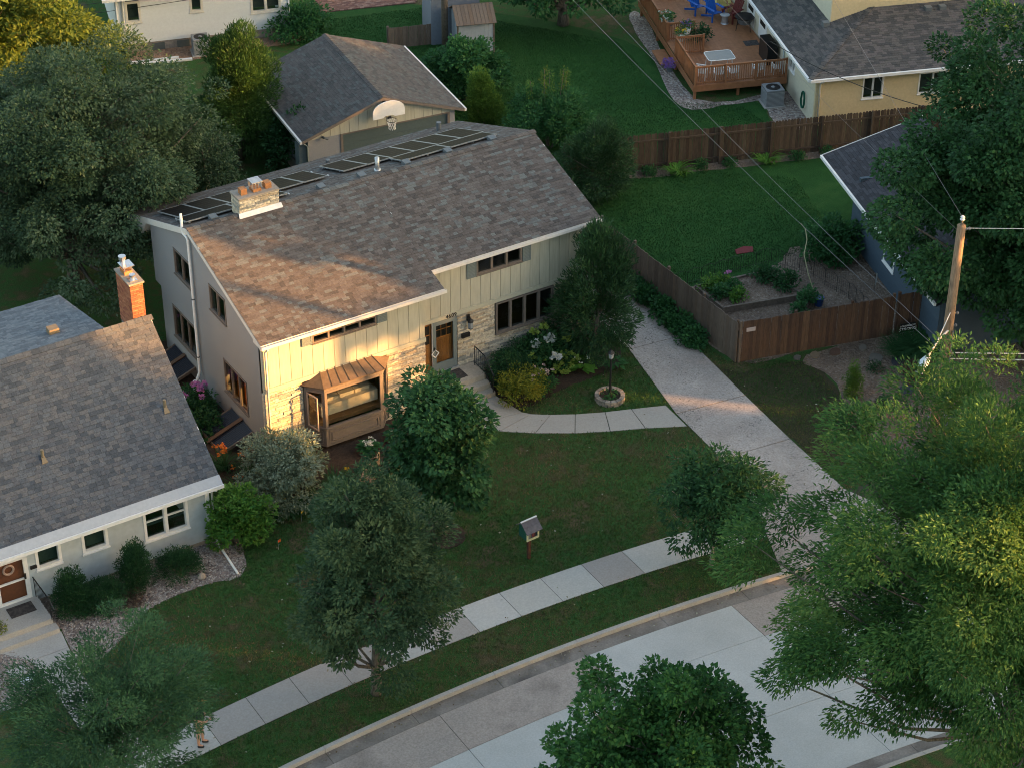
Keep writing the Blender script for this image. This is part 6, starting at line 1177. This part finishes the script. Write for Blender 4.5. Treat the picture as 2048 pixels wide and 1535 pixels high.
def chair(label, loc, rz, mat, wick=True, sc=1.0):
    t = thing('patio_chair', label, 'chair', loc, rz, 'chairs on the deck'); t.scale = (sc,)*3
    MB().box(-.25, .25, -.24, .24, .40, .44).build('seat', mat, t)
    for k in range(5): MB().box(-.24+k*.1, -.24+k*.1+.07, .22, .245, .46, .88).build('back_slat', mat, t)
    MB().box(-.26, .26, .215, .25, .88, .93).build('back_rail', mat, t)
    for (x, y) in ((-.23, -.22), (.23, -.22), (-.23, .22), (.23, .22)): MB().box(x-.02, x+.02, y-.02, y+.02, 0, .44 if y > 0 else .62).build('leg', mat, t)
    for x in (-.25, .25): MB().box(x-.03, x+.03, -.26, .24, .62, .65).build('arm', mat, t)
for k, (x, y, rz) in enumerate(((-4.05, 4.3, 150), (-3.3, 4.05, 180), (-2.6, 4.05, 185), (-1.35, 4.1, 200), (-.45, 4.05, 180))): chair(['white patio chair at the left front corner of the deck railing', 'white patio chair second from the left behind the railing', 'white patio chair third from the left behind the railing', 'white folded chair right of the railing middle', 'white patio chair at the right end behind the railing'][k], onY(x, y, .755), YR+R(rz), M['white'], sc=.9)
blu, yel, red = solid('chair_blue', (.01, .10, .42), .45), solid('chair_yellow', (.45, .38, .12), .5), solid('chair_red', (.13, .025, .022), .5)
def adir(label, loc, rz, mat):
    t = thing('adirondack_chair', label, 'chair', loc, rz, 'garden chairs on the deck')
    for k in range(5): b = MB().prism([(-.26+k*.108, .18, .3), (-.26+k*.108+.095, .18, .3), (-.27+k*.112+.1, .5, 1.05-.03*abs(k-2)), (-.27+k*.112, .5, 1.05-.03*abs(k-2))], (0, .025, .0)).build('back_slat', mat, t)
    for k in range(4): MB().prism([(-.26, -.35+k*.14, .42-k*.035), (.26, -.35+k*.14, .42-k*.035), (.26, -.23+k*.14, .39-k*.035), (-.26, -.23+k*.14, .39-k*.035)], (0, 0, .025)).build('seat_slat', mat, t)
    for x in (-.34, .34): MB().box(x-.07, x+.07, -.42, .35, .60, .63).build('arm', mat, t); MB().box(x-.05, x-.0, -.36, -.28, 0, .6).build('front_leg', mat, t); MB().prism([(x-.02, -.36, .33), (x-.02, .6, .0), (x-.02, .6, .1), (x-.02, -.36, .43)], (.03, 0, 0)).build('side_rail', mat, t)
adir('left blue adirondack chair on the deck', onY(-2.15, 11.5, .755), YR+R(20), blu); adir('right blue adirondack chair on the deck', onY(-1.55, 10.6, .755), YR+R(20), blu); adir('yellow adirondack chair on the deck', onY(-.95, 11.4, .755), YR+R(-10), yel); adir('dark red adirondack chair on the deck', onY(-.75, 10.2, .755), YR+R(-60), red)
sm = thing('side_table', 'small grey round side table beside the blue deck chairs', 'table', onY(-1.2, 10.0, .755)); MB().lathe((0, 0, 0), [(.2, 0), (.16, .05), (.16, .4), (.24, .42), (.24, .46)], 14).build('drum', M['grey_metal'], sm)
ft = thing('metal_table', 'dark round metal mesh table by the yellow house doors', 'table', onY(-.45, 9.2, .755)); MB().lathe((0, 0, .62), [(.48, 0), (.48, .04)], 20).build('top', M['black'], ft); MB().lathe((0, 0, .3), [(.3, 0), (.42, .3)], 16).build('basket', M['vent'], ft)
for k in range(4): MB().tube([(.4*math.cos(R(90*k)), .4*math.sin(R(90*k)), .62), (.5*math.cos(R(90*k)), .5*math.sin(R(90*k)), 0)], .02, 5).build('leg', M['black'], ft)
gl_ = thing('grill', 'gas grill under a black cover near the right end of the deck', 'grill', onY(-.42, 5.6, .755), YR+R(90)); MB().prism([(-.62, -.27, .04), (.62, -.27, .04), (.62, -.27, .85), (.45, -.2, 1.12), (-.45, -.2, 1.12), (-.62, -.27, .85)], (0, .5, 0)).build('cover', solid('black_vinyl', (.012, .013, .014), .35), gl_); MB().box(-.5, .5, -.2, .2, 0, .04).build('cart', M['black'], gl_)
tag(MB().box(-.35, .35, -.28, .28, .757, .77).build('doormat', M['mat_rubber']), 'black doormat on the deck before the patio door', 'doormat'); d_ = bpy.data.objects['doormat.002'] if 'doormat.002' in bpy.data.objects else None
if d_: d_.location = onY(-.6, 7.55, 0); d_.rotation_euler = (0, 0, YR)
for k, (x, y, z, fl, lab) in enumerate(((-4.75, 12.2, 1.65, 'orange', 'white hanging pot at the far left deck railing'), (-4.45, 9.4, 1.6, 'white_fl', 'white hanging pot with tall plant on the left railing'), (-4.2, 7.35, 1.55, 'yellow_fl', 'white hanging basket with yellow flowers at the deck opening'), (-3.7, 8.1, 1.55, 'purple_fl', 'white hanging basket with dark flowers at the deck opening'), (-5.0, 6.3, .55, 'purple_fl', 'purple flowers in a pot at the left foot of the deck'), (-3.9, 10.3, 1.0, 'lime_fl', 'planter of mixed green plants on the deck floor, left side'))):
    t = bush('flower_pot', lab, 'flower pot', onY(x, y, z), (.3, .3, .2), 'shrub' if k != 4 else 'purple_fl', 14, .16, 900, (.10, .05), group='flower pots around the deck', seed=230+k, stems=False); MB().lathe((0, 0, -.25), [(.13, 0), (.2, .25)], 12).build('pot', M['white'] if k < 4 else M['vent'], t)
    blooms(t, 'flower', M[fl], [(random.uniform(-.25, .25), random.uniform(-.25, .25), random.uniform(.2, .35)) for _ in range(9)], .06, 8)
bush('deck_plant', 'dark green potted shrub inside the deck opening', 'plant', onY(-3.0, 8.3, .755), (.45, .4, .5), 'yew', 20, .25, 900, (.12, .06), seed=240)
# ------------------------------------------------------------------ the walking person
def skin(name, V, Ed, rad, mat, parent, sub=2):
    m = bpy.data.meshes.new(name); m.from_pydata(V, Ed, []); m.materials.append(mat); o = link(bpy.data.objects.new(name, m), parent); s = o.modifiers.new('skin', 'SKIN'); s.use_smooth_shade = True
    for i, r_ in enumerate(rad): m.skin_vertices[0].data[i].radius = (r_, r_) if not hasattr(r_, '__len__') else r_
    m.skin_vertices[0].data[0].use_root = True
    if sub: ss = o.modifiers.new('sub', 'SUBSURF'); ss.levels = sub; ss.render_levels = sub
    return o
PE = thing('person', 'person in navy T-shirt, tan cap and khaki shorts holding a controller on the pavement', 'person', (-8.25, -12.05, .03), R(-32))
V = [(0, 0, .98), (0, 0, 1.15), (.02, 0, 1.36), (.03, 0, 1.52), (.07, 0, 1.60), (.10, 0, 1.72)]; rad = [(.15, .12), (.15, .11), (.19, .12), .06, .085, .10]; Ed = [(0, 1), (1, 2), (2, 3), (3, 4), (4, 5)]
for s in (1, -1):
    b0 = len(V); V += [(0, s*.10, .90), (.04*s, s*.11, .52), (-.01+.05*s, s*.11, .10), (.14+.05*s, s*.12, .04)]; rad += [.095, .062, .042, .038]; Ed += [(0, b0), (b0, b0+1), (b0+1, b0+2), (b0+2, b0+3)]
    a0 = len(V); V += [(.02, s*.21, 1.42), (.02, s*.26, 1.16), (.22, s*.16, 1.06), (.34, s*.085, 1.12)]; rad += [.06, .048, .036, .03]; Ed += [(2, a0), (a0, a0+1), (a0+1, a0+2), (a0+2, a0+3)]
    for k, (dy, l) in enumerate(((.03, .06), (.012, .072), (-.006, .068), (-.022, .055))):
        f0 = len(V); V += [(.37, s*.085+s*dy, 1.135), (.37+l*.6, s*.06+s*dy*.9, 1.13), (.36+l*.8, s*.045+s*dy*.9, 1.10)]; rad += [.011, .009, .008]; Ed += [(a0+3, f0), (f0, f0+1), (f0+1, f0+2)]
    f0 = len(V); V += [(.345, s*.06, 1.15), (.385, s*.035, 1.17)]; rad += [.011, .009]; Ed += [(a0+3, f0), (f0, f0+1)]
body = skin('body', V, Ed, rad, M['skin'], PE)
skin('t_shirt', [(0, 0, 1.0), (0, 0, 1.2), (.02, 0, 1.38), (.03, 0, 1.47), (.02, .20, 1.42), (.02, .25, 1.22), (.02, -.20, 1.42), (.02, -.25, 1.22)], [(0, 1), (1, 2), (2, 3), (2, 4), (4, 5), (2, 6), (6, 7)], [(.19, .15), (.185, .145), (.215, .15), .09, .085, .075, .085, .075], M['navy'], PE)
skin('shorts', [(0, 0, .98), (0, 0, .90), (.01, .10, .84), (.03, .115, .58), (.01, -.10, .84), (-.03, -.115, .58)], [(0, 1), (1, 2), (2, 3), (1, 4), (4, 5)], [(.175, .14), .15, .115, .10, .115, .10], M['khaki'], PE)
MB().lathe((.09, 0, 1.72), [(.115, 0), (.118, .05), (.09, .11), (.02, .135)], 14).prism([(.17, -.085, 1.73), (.30, -.06, 1.72), (.32, 0, 1.72), (.30, .06, 1.72), (.17, .085, 1.73)], (0, 0, .015)).build('cap', M['tan'], PE, smooth=False)
MB().lathe((.05, 0, 1.58), [(.09, 0), (.105, .06), (.108, .14)], 12).build('hair', solid('brown_hair', (.05, .03, .018)), PE)
for s in (1, -1): skin('shoe', [(-.05+.05*s, s*.115, .05), (.08+.05*s, s*.12, .045), (.17+.05*s, s*.12, .035)], [(0, 1), (1, 2)], [.055, .052, .04], M['black'], PE)
for s in (1, -1): MB().lathe((.188, s*.035, 1.69), [(.012, 0), (.012, .012)], 6).build('eye', M['black'], PE)
MB().prism([(.185, -.012, 1.655), (.185, .012, 1.655), (.19, 0, 1.69)], (.025, 0, -.005)).build('nose', M['skin'], PE)
co = thing('controller', 'dark handheld drone controller held by the person', 'controller', (-8.25, -12.05, .03), R(-32)); MB().box(.36, .44, -.09, .09, 1.115, 1.15).build('body', M['black'], co); MB().obox((.43, 0, 1.19), (.008, 0, .02), (0, .08, 0), (-.02, 0, .04)).build('screen', M['vent'], co)
# ------------------------------------------------------------------ unseen trees and pole added outside the frame to shape the low sun's shade
def sunpos(w_, u_): c, s = math.cos(R(SUN_AZ)), math.sin(R(SUN_AZ)); return (w_*c-u_*s, w_*s+u_*c)
SHADE = [(62, -7.4, 18, 5.2), (64, -14, 16.5, 6), (60, -22, 17, 6.5), (63, -31, 17, 6.5), (62, -40, 17, 6.5), (36, 10.1, 18, 5.2), (60, 10, 20, 5.4), (63, 17.5, 13, 5), (60, 25, 12.2, 6), (63, 34, 15, 6.5), (62, 43, 15, 6.5), (66, 1.4, 9.0, 4.0)]
for k, (w_, u_, ht, r_) in enumerate(SHADE):
    x, y = sunpos(w_, u_); rz_ = (ht-1.2)/2
    tree('added_shade_tree', 'unseen tall tree added outside the right of the view to shade house and yard', 'tree', (x, y, 0), ht, (0, 0, 1.2+rz_), (r_, r_, rz_), 'maple', 160, 1.25, 62, (.55, .42), .3, group='added shade trees outside the view', seed=300+k, low=-1, lump=.15)
x, y = sunpos(55, 3.5); tree('added_slender_tree', 'unseen slender tree added outside the right of the view to shade part of the front wall', 'tree', (x, y, 0), 11.3, (0, 0, 10.3), (1.25, 1.2, 1.0), 'maple', 40, .42, 120, (.35, .25), .1, seed=330)  # unseen crown, added to keep sun off the upper front wall
x, y = sunpos(52, 2.0); t = thing('utility_pole', 'unseen wooden pole added outside the right of the view to cast a streak on the roof', 'utility pole', (x, y, 0), 0, 'utility poles'); MB().tube([(0, 0, -.1), (0, 0, 14)], [.22, .17], 10).build('pole', M['barkpole'], t)  # unseen pole, added only for the dark streak it casts on the roof
# fallen leaves and litter on the lawn and in the gutter
_n = 420; _x = RNG.uniform(-9, 19, _n); _y = RNG.uniform(-13.4, -1.5, _n); _g = RNG.random(_n) < .4
_y = np.where(_g, np.array([yC(v) for v in _x])-RNG.uniform(.16, .5, _n), _y); _z = np.where(_g, -.13, .075)
_d = RNG.normal(size=(_n, 3))*np.array([1, 1, .15]); LM('litter', [(.09, .06, .03), (.22, .20, .13), (.34, .36, .30)], .1)
tag(link(bpy.data.objects.new('fallen_leaves', leaves_mesh('fallen_leaves', np.stack([_x, _y, _z], 1), _d, np.tile([0, 0, 1.0], (_n, 1))+RNG.normal(size=(_n, 3))*.3, RNG.uniform(.05, .12, _n), RNG.uniform(.03, .07, _n), M['litter'], RNG.random(_n)))), 'scattered fallen leaves on the lawn and in the gutter', 'leaves', kind='stuff')
# ------------------------------------------------------------------ grass blades and loose pebbles
def inside(P, poly):
    x, y = P[:, 0], P[:, 1]; r = np.zeros(len(P), bool); n = len(poly)
    for i in range(n):
        (x0, y0), (x1, y1) = poly[i], poly[(i+1) % n]; c = ((y0 > y) != (y1 > y)) & (x < (x1-x0)*(y-y0)/(y1-y0+1e-12)+x0); r ^= c
    return r
def blades(name, label, P, hgt, mat):
    n = len(P); a = RNG.uniform(0, 6.283, n); h = hgt*RNG.uniform(.5, 1.25, n); w_ = RNG.uniform(.012, .026, n); l = RNG.normal(size=(n, 2))*.35*h[:, None]
    d = np.stack([np.cos(a)*w_, np.sin(a)*w_, np.zeros(n)], 1); B = np.concatenate([P, np.full((n, 1), .0)], 1); T = B+np.concatenate([l, h[:, None]], 1)
    V = np.stack([B-d, B+d, T], 1).reshape(-1, 3); F = np.arange(3*n).reshape(-1, 3); ph = np.sin(P[:, 0]*.9+np.sin(P[:, 1]*.7)*2)*.25+np.sin(P[:, 1]*1.3+P[:, 0]*.35)*.2
    ph = ph+np.sin(P[:, 0]*2.3+1.7*np.sin(P[:, 1]*1.9))*.16+np.sin(P[:, 0]*.33+P[:, 1]*.5+1.3)*.3; tn = np.clip(.40+ph*.75+RNG.normal(size=n)*.20, 0, 1); tag(link(bpy.data.objects.new(name, mesh_np(name, V, F, mat, np.repeat(tn, 3)))), label, 'grass', kind='stuff')
P = np.stack([RNG.uniform(-13, 20.5, 190000), RNG.uniform(-15.2, .6, 190000)], 1)
ysv = np.array([yS(v) for v in P[:, 0]]); keep = (P[:, 1] > ysv-1.84) & ~((P[:, 1] < ysv+1.40) & (P[:, 1] > ysv-.02))
for poly in (Lp+[(11.9, -15.2), (17.5, -15.6)]+Rp[::-1], SE+NE[::-1], [(6.5, -.75), (9.1, -.75), (9.1, 1.2), (6.5, 1.2)], gpts, [(-2.0, .6), (-1.9, -.2), (-1.3, -2.0), (-.1, -2.8), (1.6, -3.1), (3.5, -2.4), (5.1, -1.2), (6.6, -.8), (6.6, .6)], [(9.1, -.3), (9.3, -1.85), (10.2, -1.75), (13.2, -1.5), (14.3, -1.1), (14.6, .7), (9.1, .7)], [(-20, .6), (-20, -4.9), (-9.8, -4.9), (-9.8, -3), (-3.3, -3), (-3.3, .6)], [(-12.0, -4.9), (-9.85, -4.9), (-9.7, -11.2), (-11.2, -11.2), (-11.2, -5.7), (-15, -6)], [(18, -3), (30, -3), (30, -13), (19.1, -11.2), (20.4, -5)], [(17.45, .7), (17.8, -3.4), (30, -5), (30, .7)]): keep &= ~inside(P, poly)
blades('lawn_grass', 'short olive-green grass of the front lawns', P[keep], .075, M['blade'])
P = np.stack([RNG.uniform(17.8, 33, 150000), RNG.uniform(1.2, 33, 150000)], 1); keep = inside(P, [(18.1, 11.6), (18.1, 2.1), (23.5, 1.7), (27.2, 1.6), (29, 6.9), (26.4, 9.3), (22, 10.9)]) | (inside(P, [(17.8, 32.5), (24, 31), (30.2, 22.5), (28.7, 15.8), (31.2, 13.6), (30.9, 9.4), (26.6, 10.9), (20.9, 12.7), (19, 16), (19.3, 24)]))
blades('back_grass', 'darker lush grass of the back lawns', P[keep], .07, M['blade_lush'])
OC = np.array([(1, 0, 0), (0, 1, 0), (-1, 0, 0), (0, -1, 0), (0, 0, 1), (0, 0, -1)], float); OF = np.array([(0, 1, 4), (1, 2, 4), (2, 3, 4), (3, 0, 4), (1, 0, 5), (2, 1, 5), (3, 2, 5), (0, 3, 5)])
P = np.stack([RNG.uniform(-15, -3, 16000), RNG.uniform(-7.5, -3.2, 16000)], 1); P = P[inside(P, gpts) | inside(P, [(-12.5, -5), (-11.5, -5), (-11.05, -6.4), (-11.6, -7.3), (-13.5, -7.3)])]; n = len(P)
sc = RNG.uniform(.018, .042, (n, 1, 3))*np.array([1, 1, .6]); V = (OC[None]*sc+np.concatenate([P, np.full((n, 1), .02)], 1)[:, None, :]).reshape(-1, 3); F = (np.arange(n)[:, None, None]*6+OF[None]).reshape(-1, 3)
tag(link(bpy.data.objects.new('river_rock', mesh_np('river_rock', V, F, M['pebble'], np.repeat(RNG.random(n), 6)))), 'loose multicoloured river rock around the clipped yews', 'gravel', kind='stuff')
